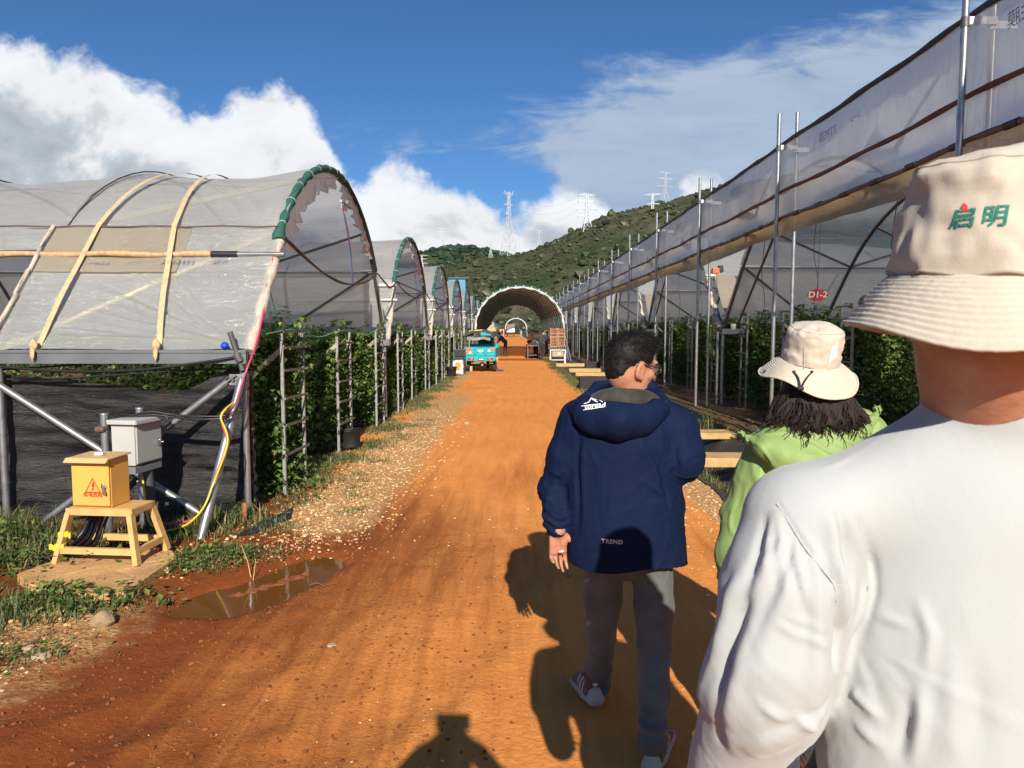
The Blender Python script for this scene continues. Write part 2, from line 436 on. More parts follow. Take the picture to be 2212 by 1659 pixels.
# ================================================================== signed distance modelling (people, hats, cloth)
class SDF:
    def __init__(s, lo, hi, h):
        s.h = h; s.lo = np.array(lo, float); s.n = np.ceil((np.array(hi, float) - s.lo) / h).astype(int) + 1
        s.f = np.full(s.n, 0.5, np.float32)
    def _sl(s, lo, hi, pad):
        a = np.maximum(0, np.floor((np.array(lo) - pad - s.lo) / s.h).astype(int)); b = np.minimum(s.n, np.ceil((np.array(hi) + pad - s.lo) / s.h).astype(int) + 1)
        if np.any(b <= a): return None
        sl = tuple(slice(i, j) for i, j in zip(a, b))
        ax = [(s.lo[i] + s.h * np.arange(a[i], b[i])).astype(np.float32) for i in range(3)]
        return sl, ax[0][:, None, None], ax[1][None, :, None], ax[2][None, None, :]
    def comb(s, d, sl, k, op):
        c = s.f[sl]
        if op == 'u':
            if k <= 0: s.f[sl] = np.minimum(c, d); return
            t = np.clip(0.5 + 0.5 * (c - d) / k, 0, 1); s.f[sl] = c * (1 - t) + d * t - k * t * (1 - t)
        else:
            d = -d
            if k <= 0: s.f[sl] = np.maximum(c, d); return
            t = np.clip(0.5 - 0.5 * (c - d) / k, 0, 1); s.f[sl] = c * (1 - t) + d * t + k * t * (1 - t)
    def cone(s, a, b, ra, rb, k=0.02, sq=None, op='u'):
        """tapered limb a->b; sq = (direction, factor): squashed along that direction"""
        a = np.array(a, float); b = np.array(b, float); m = max(ra, rb)
        g = s._sl(np.minimum(a, b) - m, np.maximum(a, b) + m, k + 4 * s.h)
        if g is None: return s
        sl, X, Y, Z = g
        ba = b - a; L2 = max(ba @ ba, 1e-9)
        px, py, pz = X - a[0], Y - a[1], Z - a[2]
        t = np.clip((px * ba[0] + py * ba[1] + pz * ba[2]) / L2, 0, 1)
        qx, qy, qz = px - t * ba[0], py - t * ba[1], pz - t * ba[2]
        fac = 1.0
        if sq is not None:
            n = np.array(sq[0], float); n /= np.linalg.norm(n); e = 1 / sq[1] - 1
            dn = qx * n[0] + qy * n[1] + qz * n[2]
            qx, qy, qz = qx + n[0] * dn * e, qy + n[1] * dn * e, qz + n[2] * dn * e; fac = min(1.0, sq[1]) ** 0.5
        d = (np.sqrt(qx * qx + qy * qy + qz * qz) - (ra + (rb - ra) * t)) * fac
        s.comb(d.astype(np.float32), sl, k, op); return s
    def ell(s, c, r, k=0.02, M=None, op='u'):
        c = np.array(c, float); r = np.array(r, float); m = r.max()
        g = s._sl(c - m, c + m, k + 4 * s.h)
        if g is None: return s
        sl, X, Y, Z = g
        px, py, pz = X - c[0], Y - c[1], Z - c[2]
        if M is not None:
            A = np.array(M)   # columns: local axes in world
            px, py, pz = [px * A[0, i] + py * A[1, i] + pz * A[2, i] for i in range(3)]
        k0 = np.sqrt((px / r[0]) ** 2 + (py / r[1]) ** 2 + (pz / r[2]) ** 2)
        k1 = np.sqrt((px / r[0] ** 2) ** 2 + (py / r[1] ** 2) ** 2 + (pz / r[2] ** 2) ** 2) + 1e-6
        s.comb((k0 * (k0 - 1) / k1).astype(np.float32), sl, k, op); return s
    def rbox(s, c, hs, r, k=0.01, M=None, op='u'):
        c = np.array(c, float); hs = np.array(hs, float); m = np.linalg.norm(hs)
        g = s._sl(c - m, c + m, k + 4 * s.h)
        if g is None: return s
        sl, X, Y, Z = g
        px, py, pz = X - c[0], Y - c[1], Z - c[2]
        if M is not None:
            A = np.array(M); px, py, pz = [px * A[0, i] + py * A[1, i] + pz * A[2, i] for i in range(3)]
        q = [np.abs(p) - (h - r) for p, h in zip(np.broadcast_arrays(px, py, pz), hs)]
        d = np.sqrt(sum(np.maximum(x, 0) ** 2 for x in q)) + np.minimum(np.maximum(np.maximum(q[0], q[1]), q[2]), 0) - r
        s.comb(d.astype(np.float32), sl, k, op); return s
    def chain(s, pts, rs, k=0.02, sq=None):
        for i in range(len(pts) - 1): s.cone(pts[i], pts[i + 1], rs[i], rs[i + 1], k, sq)
        return s
    def below(s, z, op='cut'):          # cut away everything below z (flat hem)
        zz = (s.lo[2] + s.h * np.arange(s.n[2])).astype(np.float32)[None, None, :]
        s.f = np.maximum(s.f, z - zz); return s
    def above(s, z):
        zz = (s.lo[2] + s.h * np.arange(s.n[2])).astype(np.float32)[None, None, :]
        s.f = np.maximum(s.f, zz - z); return s
    def mesh(s, smooth=2):
        f = s.f.copy(); f[0] = f[-1] = 0.5; f[:, 0] = f[:, -1] = 0.5; f[:, :, 0] = f[:, :, -1] = 0.5
        I = f < 0
        n = f.shape
        cnt = np.zeros([x - 1 for x in n], np.int8)
        offs = [(a, b, c) for a in (0, 1) for b in (0, 1) for c in (0, 1)]
        for a, b, c in offs: cnt += I[a:n[0] - 1 + a, b:n[1] - 1 + b, c:n[2] - 1 + c]
        mk = (cnt > 0) & (cnt < 8)
        cells = np.argwhere(mk); idx = np.full(mk.shape, -1, np.int64); idx[mk] = np.arange(len(cells))
        acc = np.zeros((len(cells), 3)); cc = np.zeros(len(cells))
        for a in offs:
            for ax in range(3):
                if a[ax]: continue
                b = list(a); b[ax] = 1
                fa = f[cells[:, 0] + a[0], cells[:, 1] + a[1], cells[:, 2] + a[2]]; fb = f[cells[:, 0] + b[0], cells[:, 1] + b[1], cells[:, 2] + b[2]]
                cr = (fa < 0) != (fb < 0); t = np.where(cr, fa / np.where(cr, fa - fb, 1), 0)
                p = np.array(a, float)[None] + t[:, None] * (np.array(b) - np.array(a))[None]
                acc += np.where(cr[:, None], p, 0); cc += cr
        V = (cells + acc / np.maximum(cc, 1)[:, None]) * s.h + s.lo
        Fs = []
        for ax in range(3):
            o1, o2 = [(1, 2), (2, 0), (0, 1)][ax]
            sa = [slice(1, -1)] * 3; sb = [slice(1, -1)] * 3
            sa[ax] = slice(0, n[ax] - 1); sb[ax] = slice(1, n[ax])
            A, B = I[tuple(sa)], I[tuple(sb)]
            e = np.argwhere(A != B)
            if not len(e): continue
            inn = A[tuple(e.T)]
            e = e.copy()
            for d in range(3):
                if d != ax: e[:, d] += 1
            def cell(d1, d2):
                q = e.copy(); q[:, o1] -= d1; q[:, o2] -= d2
                return idx[q[:, 0], q[:, 1], q[:, 2]]
            q = np.stack([cell(1, 1), cell(0, 1), cell(0, 0), cell(1, 0)], -1)
            q[~inn] = q[~inn][:, ::-1]
            Fs.append(q)
        F = np.concatenate(Fs); F = F[(F >= 0).all(1)]
        for _ in range(smooth): V = lap(V, F, 0.5)
        return V, F
def lap(V, F, w=0.5):
    acc = np.zeros_like(V); c = np.zeros(len(V))
    for i in range(F.shape[1]):
        j = (i + 1) % F.shape[1]
        for k in range(3):
            acc[:, k] += np.bincount(F[:, i], V[F[:, j], k], len(V)) + np.bincount(F[:, j], V[F[:, i], k], len(V))
        c += np.bincount(F[:, i], minlength=len(V)) + np.bincount(F[:, j], minlength=len(V))
    return V * (1 - w) + w * acc / np.maximum(c, 1)[:, None]
def vnormals(V, F):
    n = np.cross(V[F[:, 2]] - V[F[:, 0]], V[F[:, 3 if F.shape[1] > 3 else 1]] - V[F[:, 1 if F.shape[1] > 3 else 0]])
    N = np.zeros_like(V)
    for i in range(F.shape[1]):
        for k in range(3): N[:, k] += np.bincount(F[:, i], n[:, k], len(V))
    return N / np.maximum(np.linalg.norm(N, axis=1), 1e-9)[:, None]
def fold(V, A, B, w, amp, taper=True):
    A, B = np.array(A, float), np.array(B, float); ba = B - A
    t = np.clip(((V - A) @ ba) / (ba @ ba), 0, 1)
    d = np.linalg.norm(V - A - t[:, None] * ba, axis=1)
    e = np.sin(np.pi * np.clip(0.08 + 0.84 * t, 0, 1)) if taper else 1
    return amp * np.exp(-(d / w) ** 2) * e
def foldline(V, pts, w, amp):
    """a crease that follows several points"""
    d = np.full(len(V), 9.0); tt = np.zeros(len(V)); n = len(pts) - 1
    for i in range(n):
        A, B = np.array(pts[i], float), np.array(pts[i + 1], float); ba = B - A
        t = np.clip(((V - A) @ ba) / max(ba @ ba, 1e-9), 0, 1); q = np.linalg.norm(V - A - t[:, None] * ba, axis=1)
        m = q < d; d[m] = q[m]; tt[m] = (i + t[m]) / n
    return amp * np.exp(-(d / w) ** 2) * np.sin(np.pi * (0.1 + 0.8 * tt))
def wrinkle(V, dirs, scale, amp, seed=0):
    """ridged creases that run along `dirs`"""
    D = np.array(dirs, float); D /= np.linalg.norm(D)
    along = V @ D
    Q = V - along[:, None] * D * 0.78
    n = fbm(Q * scale + 0.35 * np.stack([vnoise(V * scale * .5, seed + 5)] * 3, -1), 3, seed)
    return amp * (np.exp(-(n / .11) ** 2) - .35)
def bvh_of(o):
    me = o.data; return BVHTree.FromPolygons([v.co.copy() for v in me.vertices], [tuple(p.vertices) for p in me.polygons])

# ------------------------------------------------------------------ lettering
def text_shape(s, size=1.0, bold=0.0, shear=0.0, align='CENTER', space=1.0):
    cu = bpy.data.curves.new('lettering', 'FONT'); cu.body = s; cu.size = size; cu.align_x = align; cu.align_y = 'CENTER'; cu.offset = bold; cu.shear = shear
    cu.space_character = space; cu.resolution_u = 3
    o = bpy.data.objects.new('lettering', cu); COL.objects.link(o)
    bpy.context.view_layer.update()
    dg = bpy.context.evaluated_depsgraph_get()
    me = o.evaluated_get(dg).to_mesh()
    V = [Vector((v.co.x, v.co.y)) for v in me.vertices]; F = [tuple(p.vertices) for p in me.polygons]
    o.evaluated_get(dg).to_mesh_clear()
    bpy.data.objects.remove(o); bpy.data.curves.remove(cu)
    return V, F
def strokes(lines, w):
    """flat polylines of width w, as (V, F)"""
    V, F = [], []
    for pts in lines:
        for (a, b) in zip(pts[:-1], pts[1:]):
            a, b = Vector(a), Vector(b); d = (b - a)
            if d.length < 1e-9: continue
            d.normalize(); n = Vector((-d.y, d.x)) * w / 2; e = d * w * 0.4
            k = len(V); V += [a - e - n, b + e - n, b + e + n, a - e + n]; F.append((k, k + 1, k + 2, k + 3))
    return V, F
def shape_join(*shapes):
    V, F = [], []
    for v, f in shapes:
        k = len(V); V += v; F += [tuple(i + k for i in q) for q in f]
    return V, F
def place_flat(name, shape, origin, right, up, m, parent=None, off=0.002):
    right, up = Vector(right).normalized(), Vector(up).normalized(); n = right.cross(up)
    V = [Vector(origin) + right * p.x + up * p.y + n * off for p in shape[0]]
    return mesh_obj(name, V, shape[1], m, parent, False)
def subdivide_shape(shape, maxlen):
    bm = bmesh.new()
    vs = [bm.verts.new((p.x, p.y, 0)) for p in shape[0]]
    for f in shape[1]:
        try: bm.faces.new([vs[i] for i in f])
        except ValueError: pass
    bmesh.ops.triangulate(bm, faces=bm.faces[:])
    for _ in range(5):
        es = [e for e in bm.edges if e.calc_length() > maxlen]
        if not es: break
        bmesh.ops.subdivide_edges(bm, edges=es, cuts=1)
        bmesh.ops.triangulate(bm, faces=[f for f in bm.faces if len(f.verts) > 3])
    bm.verts.index_update()
    r = ([Vector((v.co.x, v.co.y)) for v in bm.verts], [tuple(v.index for v in f.verts) for f in bm.faces]); bm.free(); return r
def project(name, shape, origin, right, up, bvh, m, parent=None, off=0.0015, maxlen=0.01):
    """lay a flat shape onto a surface along -normal of its plane"""
    shape = subdivide_shape(shape, maxlen)
    right, up = Vector(right).normalized(), Vector(up).normalized(); n = right.cross(up).normalized()
    V = []
    for p in shape[0]:
        q = Vector(origin) + right * p.x + up * p.y
        h = bvh.ray_cast(q + n * 0.25, -n, 0.6)
        V.append((h[0] + h[1] * off * (1 if h[1].dot(n) > 0 else -1)) if h[0] is not None else q)
    return mesh_obj(name, V, shape[1], m, parent, False)

# ================================================================== GROUND, ROAD
def xl(y):      # road edge on the box side
    y = np.asarray(y, float)
    return np.interp(y, [-4, 1.5, 3.0, 4.2, 5.2, 6.5, 9, 14, 25, 60, 400], [-5.5, -4.2, -3.2, -2.35, -1.95, -1.5, -1.25, -1.45, -1.6, -1.7, -1.8])
def xr(y):      # road edge on the curtain side
    y = np.asarray(y, float)
    return np.interp(y, [-4, 2, 5, 8, 14, 25, 60, 400], [1.9, 1.85, 1.75, 1.8, 2.0, 2.25, 2.3, 2.3])
PUD = [(-1.42, 5.18), (-1.30, 4.75), (-1.62, 4.42), (-1.95, 4.02), (-2.25, 3.88), (-2.02, 4.25), (-1.80, 4.62), (-1.70, 4.98)]
def seg_dist(x, y, pts):
    d = np.full(np.shape(x), 9.0)
    for (ax, ay), (bx, by) in zip(pts[:-1], pts[1:]):
        dx, dy = bx - ax, by - ay
        t = np.clip(((x - ax) * dx + (y - ay) * dy) / (dx * dx + dy * dy), 0, 1)
        d = np.minimum(d, np.hypot(x - ax - t * dx, y - ay - t * dy))
    return d
def gh(x, y):
    x = np.asarray(x, float); y = np.asarray(y, float)
    P = np.stack([x, y, 0 * x], -1)
    near = 1 - sstep(y, 25, 60)
    z = 0.030 * fbm(P * 0.55, 3, 3) * near
    xm = (x - (-1.0))
    mud = sstep(-x, 0.2, 1.6) * (1 - sstep(y, 4.5, 7.5))
    z = z + mud * (0.028 * fbm(P * np.array([2.2, 1.3, 1]), 4, 5) + 0.010 * np.abs(fbm(P * 9, 3, 8)))
    off = np.where(x < 0, xl(y) - x, x - xr(y))            # distance outside the road
    z = z + sstep(off, 0.0, 0.5) * near * (0.02 + 0.02 * fbm(P * 5, 3, 9)) + near * 0.004 * fbm(P * 14, 2, 6)
    # wheel tracks with lug marks, bottom corner of the box side
    for pts, w, dep in (([(-3.4, 1.6), (-2.0, 2.5), (-1.2, 3.6), (-0.75, 5.5), (-0.6, 9)], 0.14, 0.022), ([(-2.9, 1.2), (-1.4, 2.0), (-0.4, 3.2), (0.25, 5.2), (0.4, 9)], 0.14, 0.016)):
        d = seg_dist(x, y, pts)
        z = z - dep * np.exp(-(d / w) ** 2) * (1 - sstep(y, 5, 9)) + 0.012 * np.exp(-((d - 0.22) / 0.06) ** 2) * (1 - sstep(y, 4, 8)) * (0.6 + 0.8 * vnoise(P * 6, 4))
    # puddle hollow
    d = seg_dist(x, y, [(-1.40, 5.05), (-1.56, 4.72), (-1.82, 4.34)])
    wq = 0.25 + 0.09 * fbm(P * 3.2, 3, 12)
    z = z - 0.075 * (1 - sstep(d, wq - 0.16, wq + 0.10))
    # ditch lined with plastic on the curtain side
    dit = np.exp(-((x - 2.75) / 0.42) ** 2) * sstep(y, 4.2, 5.4)
    z = z - 0.34 * dit * near
    # verge drops a little towards the tunnels on the box side
    z = z - 0.05 * sstep(-x, 2.2, 3.2) * near
    return z
def gz(x, y): return float(gh(np.array([x]), np.array([y]))[0])

def soil_mat(name):
    m = bpy.data.materials.new(name); m.use_nodes = True
    nt = NT(m.node_tree); b = nt.n['Principled BSDF']
    tc = nt.new('ShaderNodeTexCoord'); P = tc.outputs['Object']
    at_ = nt.new('ShaderNodeAttribute', attribute_name='soil')
    sp = nt.new('ShaderNodeSeparateColor'); nt.l.new(at_.outputs['Color'], sp.inputs[0])
    mud, grav, dark = sp.outputs
    n1 = nt.noise(P, 0.9, 6, 0.6, 0.5); n2 = nt.noise(P, 6, 6, 0.65); n3 = nt.noise(P, 90, 3, 0.7)
    strk = nt.noise(nt.mapping(P, (5.5, 0.55, 1), rot=(0, 0, R(8))), 1.5, 6, 0.65, 0.5)
    base = nt.mix(nt.ramp(n1, [(0.3, 0.0), (0.7, 1.0)]), (0.76, 0.302, 0.078), (0.70, 0.250, 0.060))
    base = nt.mix(nt.math('MULTIPLY', nt.ramp(strk, [(0.38, 0.0), (0.68, 1.0)]), 0.42), base, (0.48, 0.165, 0.034))
    mudc = nt.mix(nt.ramp(n2, [(0.3, 0.0), (0.75, 1.0)]), (0.245, 0.064, 0.015), (0.16, 0.042, 0.011))
    mm = nt.smooth(nt.math('ADD', mud, nt.math('MULTIPLY', nt.math('SUBTRACT', strk, 0.5), 0.8)), 0.05, 1.0)
    c = nt.mix(mm, base, mudc)
    # gravel: voronoi stones
    vo = nt.new('ShaderNodeTexVoronoi'); nt.l.new(nt.mapping(P, (1, 1, 1)), vo.inputs['Vector']); vo.inputs['Scale'].default_value = 38
    gs = nt.mix(vo.outputs['Color'], (0.84, 0.58, 0.30), (0.66, 0.42, 0.19))
    gs = nt.mix(nt.ramp(vo.outputs['Distance'], [(0.0, 0.0), (0.5, 1.0)]), gs, (0.46, 0.25, 0.10))
    gm = nt.smooth(nt.math('ADD', grav, nt.math('MULTIPLY', nt.math('SUBTRACT', n2, 0.5), 0.8)), 0.3, 0.7)
    c = nt.mix(gm, c, gs)
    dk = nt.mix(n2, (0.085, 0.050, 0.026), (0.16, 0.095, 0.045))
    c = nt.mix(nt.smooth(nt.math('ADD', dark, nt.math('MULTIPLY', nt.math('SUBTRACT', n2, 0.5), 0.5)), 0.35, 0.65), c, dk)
    # scattered pale grit on the road
    vg = nt.new('ShaderNodeTexVoronoi'); nt.l.new(P, vg.inputs['Vector']); vg.inputs['Scale'].default_value = 26; vg.inputs['Randomness'].default_value = 1.0
    pg = nt.math('MULTIPLY', nt.ramp(vg.outputs['Distance'], [(0.07, 1.0), (0.12, 0.0)]), nt.ramp(nt.noise(P, 2.3, 4), [(0.5, 0.0), (0.62, 1.0)]))
    c = nt.mix(nt.math('MULTIPLY', pg, 0.40), c, (0.66, 0.40, 0.17))
    c = nt.mix(nt.math('MULTIPLY', nt.math('SUBTRACT', n3, 0.5), 0.35), c, (0.25, 0.10, 0.03))
    nt.put(b.inputs['Base Color'], c)
    rgh = nt.math('SUBTRACT', 0.95, nt.math('MULTIPLY', mm, nt.math('MULTIPLY', nt.ramp(n1, [(0.45, 0.0), (0.7, 1.0)]), 0.30)))
    nt.put(b.inputs['Roughness'], rgh)
    b.inputs['Specular IOR Level'].default_value = 0.14
    bn = nt.new('ShaderNodeBump'); bn.inputs['Strength'].default_value = 0.75; bn.inputs['Distance'].default_value = 0.014
    hh = nt.math('ADD', nt.math('MULTIPLY', n3, 0.35), nt.math('ADD', nt.math('MULTIPLY', nt.noise(P, 28, 5, 0.65), 0.8), nt.math('MULTIPLY', gm, nt.math('MULTIPLY', nt.math('SUBTRACT', 0.6, vo.outputs['Distance']), 1.1))))
    nt.l.new(hh, bn.inputs['Height']); nt.l.new(bn.outputs[0], b.inputs['Normal'])
    return m
SOIL = soil_mat('red_soil')

def steps(spec):
    out = [spec[0]]
    for (to, d0, g) in spec[1]:
        d = d0
        while out[-1] < to:
            out.append(out[-1] + d); d *= g
    return np.array(out)
def build_ground():
    xp = steps((0.0, [(4.2, 0.045, 1.0), (9, 0.06, 1.04), (2600, 0.3, 1.16)]))
    xn = steps((0.0, [(4.6, 0.045, 1.0), (10, 0.06, 1.04), (2600, 0.3, 1.16)]))
    xs = np.concatenate([-xn[::-1][:-1], xp])
    yp = steps((0.4, [(8.0, 0.035, 1.0), (18, 0.05, 1.012), (80, 0.12, 1.03), (3000, 0.8, 1.09)]))
    ys = np.concatenate([[-2500, -900, -300, -100, -40, -15, -7, -4, -2.5, -1.6, -1.0, -0.5, 0.0, 0.2], yp])
    X, Y = np.meshgrid(xs, ys, indexing='xy')
    Z = gh(X, Y)
    V = np.stack([X, Y, Z], -1).reshape(-1, 3)
    ny, nx = X.shape
    I = np.arange(ny * nx).reshape(ny, nx)
    Q = np.stack([I[:-1, :-1], I[:-1, 1:], I[1:, 1:], I[1:, :-1]], -1).reshape(-1, 4)
    C = V[Q].mean(1)
    cx, cy = C[:, 0], C[:, 1]
    road = (cx > xl(cy)) & (cx < xr(cy)) & (cy > -5) & (cy < 420)
    P = np.stack([V[:, 0], V[:, 1], 0 * V[:, 0]], -1)
    x, y = V[:, 0], V[:, 1]
    w = fbm(P * 0.9, 4, 21) * 0.6
    mud = np.clip((0.60 - 0.42 * (x + 0.75) + 0.12 * np.sin(y * 1.3) - np.maximum(0, y - 5.0) * 0.10) , 0, 1) * (1 - sstep(y, 7, 12))
    mud = np.maximum(mud, 0.42 * np.exp(-((x - 0.15) / 0.5) ** 2 - ((y - 8.2) / 1.3) ** 2))
    mud = np.maximum(mud, 0.5 * np.exp(-((x + 0.55) / 0.5) ** 2 - ((y - 5.9) / 0.8) ** 2))
    mud = np.maximum(mud, 0.62 * np.exp(-((x - 1.75) / 0.35) ** 2) * (1 - sstep(y, 5.0, 6.0)))
    mud = np.maximum(mud, 0.75 * sstep(y, 38.5, 39.2) * (1 - sstep(y, 41.6, 42.4)))
    left = xl(y) - x; right = x - xr(y)
    g1 = np.exp(-((x + 1.62 - 0.02 * (y - 9)) / 0.52) ** 2) * sstep(y + 0.8 * w, 5.1, 6.3) * (1 - sstep(y, 15, 22))
    g2 = 0.7 * sstep(-x + 0.5 * w, 1.8, 2.5) * (1 - sstep(y, 4.2, 4.6)) * sstep(y, 2.0, 2.6) * (0.75 + w)
    g3 = sstep(x, 1.65, 1.95) * (1 - sstep(x, 2.2, 2.5)) * sstep(y, 4.4, 5.0) * (1 - sstep(y, 9, 13))
    g4 = 0.6 * sstep(left, -0.25, 0.1) * sstep(y, 14, 20)
    grav = np.clip(np.maximum.reduce([g1 + 0.3 * w, g2, g3, g4 + 0.2 * w]), 0, 1)
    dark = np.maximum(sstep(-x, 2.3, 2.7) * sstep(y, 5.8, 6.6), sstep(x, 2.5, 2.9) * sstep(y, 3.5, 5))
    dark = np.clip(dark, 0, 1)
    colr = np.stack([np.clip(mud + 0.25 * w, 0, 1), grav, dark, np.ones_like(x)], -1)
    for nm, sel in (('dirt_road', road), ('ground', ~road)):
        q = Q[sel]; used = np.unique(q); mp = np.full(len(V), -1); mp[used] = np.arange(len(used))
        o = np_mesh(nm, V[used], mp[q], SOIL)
        a = o.data.attributes.new('soil', 'FLOAT_COLOR', 'POINT')
        a.data.foreach_set('color', colr[used].astype(np.float32).ravel())
        tag(o, kind='structure')
build_ground()

def build_puddle():
    m = bpy.data.materials.new('muddy_water'); m.use_nodes = True
    nt = NT(m.node_tree); b = nt.n['Principled BSDF']
    b.inputs['Base Color'].default_value = (0.15, 0.058, 0.013, 1); b.inputs['Roughness'].default_value = 0.04
    b.inputs['Specular IOR Level'].default_value = 0.32
    tc = nt.new('ShaderNodeTexCoord')
    bn = nt.new('ShaderNodeBump'); bn.inputs['Strength'].default_value = 0.04; bn.inputs['Distance'].default_value = 0.01
    nt.l.new(nt.noise(tc.outputs['Object'], 9, 3), bn.inputs['Height']); nt.l.new(bn.outputs[0], b.inputs['Normal'])
    z = -0.020
    pts = [(-1.0, 5.6), (-1.0, 4.5), (-1.7, 3.6), (-2.7, 3.5), (-2.6, 4.2), (-1.9, 5.4)]
    o = mesh_obj('puddle_water', [(x, y, z) for x, y in pts], [tuple(range(len(pts)))[::-1]], m, None, False)
    if o.data.polygons[0].normal.z < 0: o.data.flip_normals()
    tag(o, kind='structure')
build_puddle()

# ================================================================== HILLS
def hill_mat():
    m = bpy.data.materials.new('scrub_hillside'); m.use_nodes = True
    nt = NT(m.node_tree); b = nt.n['Principled BSDF']; tc = nt.new('ShaderNodeTexCoord'); P = tc.outputs['Object']
    n1 = nt.noise(P, 0.012, 6, 0.6, 0.6); n2 = nt.noise(P, 0.07, 7, 0.7, 0.8); n3 = nt.noise(nt.mapping(P, (1, 1, 2.5)), 0.4, 5, 0.7)
    c = nt.mix(nt.ramp(n2, [(0.35, 0.0), (0.62, 1.0)]), (0.066, 0.075, 0.040), (0.130, 0.120, 0.076))
    c = nt.mix(nt.ramp(n1, [(0.45, 0.0), (0.62, 0.8)]), c, (0.050, 0.082, 0.028))
    c = nt.mix(nt.ramp(n3, [(0.52, 0.0), (0.75, 0.8)]), c, (0.026, 0.045, 0.017))
    rk = nt.ramp(nt.noise(P, 0.05, 8, 0.75, 1.0), [(0.63, 0.0), (0.72, 0.6)])
    c = nt.mix(rk, c, (0.27, 0.265, 0.25))
    nt.put(b.inputs['Base Color'], c); b.inputs['Roughness'].default_value = 0.95; b.inputs['Specular IOR Level'].default_value = 0.1
    bn = nt.new('ShaderNodeBump'); bn.inputs['Strength'].default_value = 1.0; bn.inputs['Distance'].default_value = 4.0
    nt.l.new(nt.math('ADD', n2, nt.math('MULTIPLY', n3, 0.6)), bn.inputs['Height']); nt.l.new(bn.outputs[0], b.inputs['Normal'])
    return m
HILLM = hill_mat()
def crest_fn(pts):
    us = np.array([(p - 1106) * KP / F_PX for p, q in pts]); vs = np.array([(712 - q) * KP / F_PX for p, q in pts])
    return lambda u: np.interp(u, us, vs)
CR1 = crest_fn([(-400, 700), (300, 660), (700, 610), (900, 585), (1000, 572), (1060, 563), (1110, 556), (1150, 546), (1200, 522), (1250, 500), (1300, 474), (1350, 461), (1400, 452),
                (1440, 445), (1480, 443), (1560, 420), (1700, 395), (1900, 390), (2300, 420), (2800, 480)])
CR2 = crest_fn([(-400, 640), (500, 600), (800, 566), (900, 553), (930, 547), (960, 541), (1010, 538), (1050, 545), (1090, 553), (1150, 575), (1300, 600), (1500, 640)])
Y1, Y2 = 620.0, 1500.0
def hill_z(u, y, near=True):
    if near:
        t = sstep(y, 240, Y1)
        s = np.where(y < Y1, t, 1 - 0.6 * sstep(y, Y1, Y1 + 500))
        P = np.stack([u * y / 45, y / 45, 0 * y], -1)
        return CR1(u) * Y1 * (s ** 0.9) + (8 * fbm(P, 4, 31) + 2.2 * fbm(P * 6, 3, 33)) * sstep(y, 240, 330) * np.where(y > Y1 - 60, 0.35, 1)
    t = sstep(y, 900, Y2); s = np.where(y < Y2, t, 1 - sstep(y, Y2, Y2 + 800))
    P = np.stack([u * y / 60, y / 60, 0 * y], -1)
    return CR2(u) * Y2 * s + 6 * fbm(P, 4, 37) * sstep(y, 900, 1100)
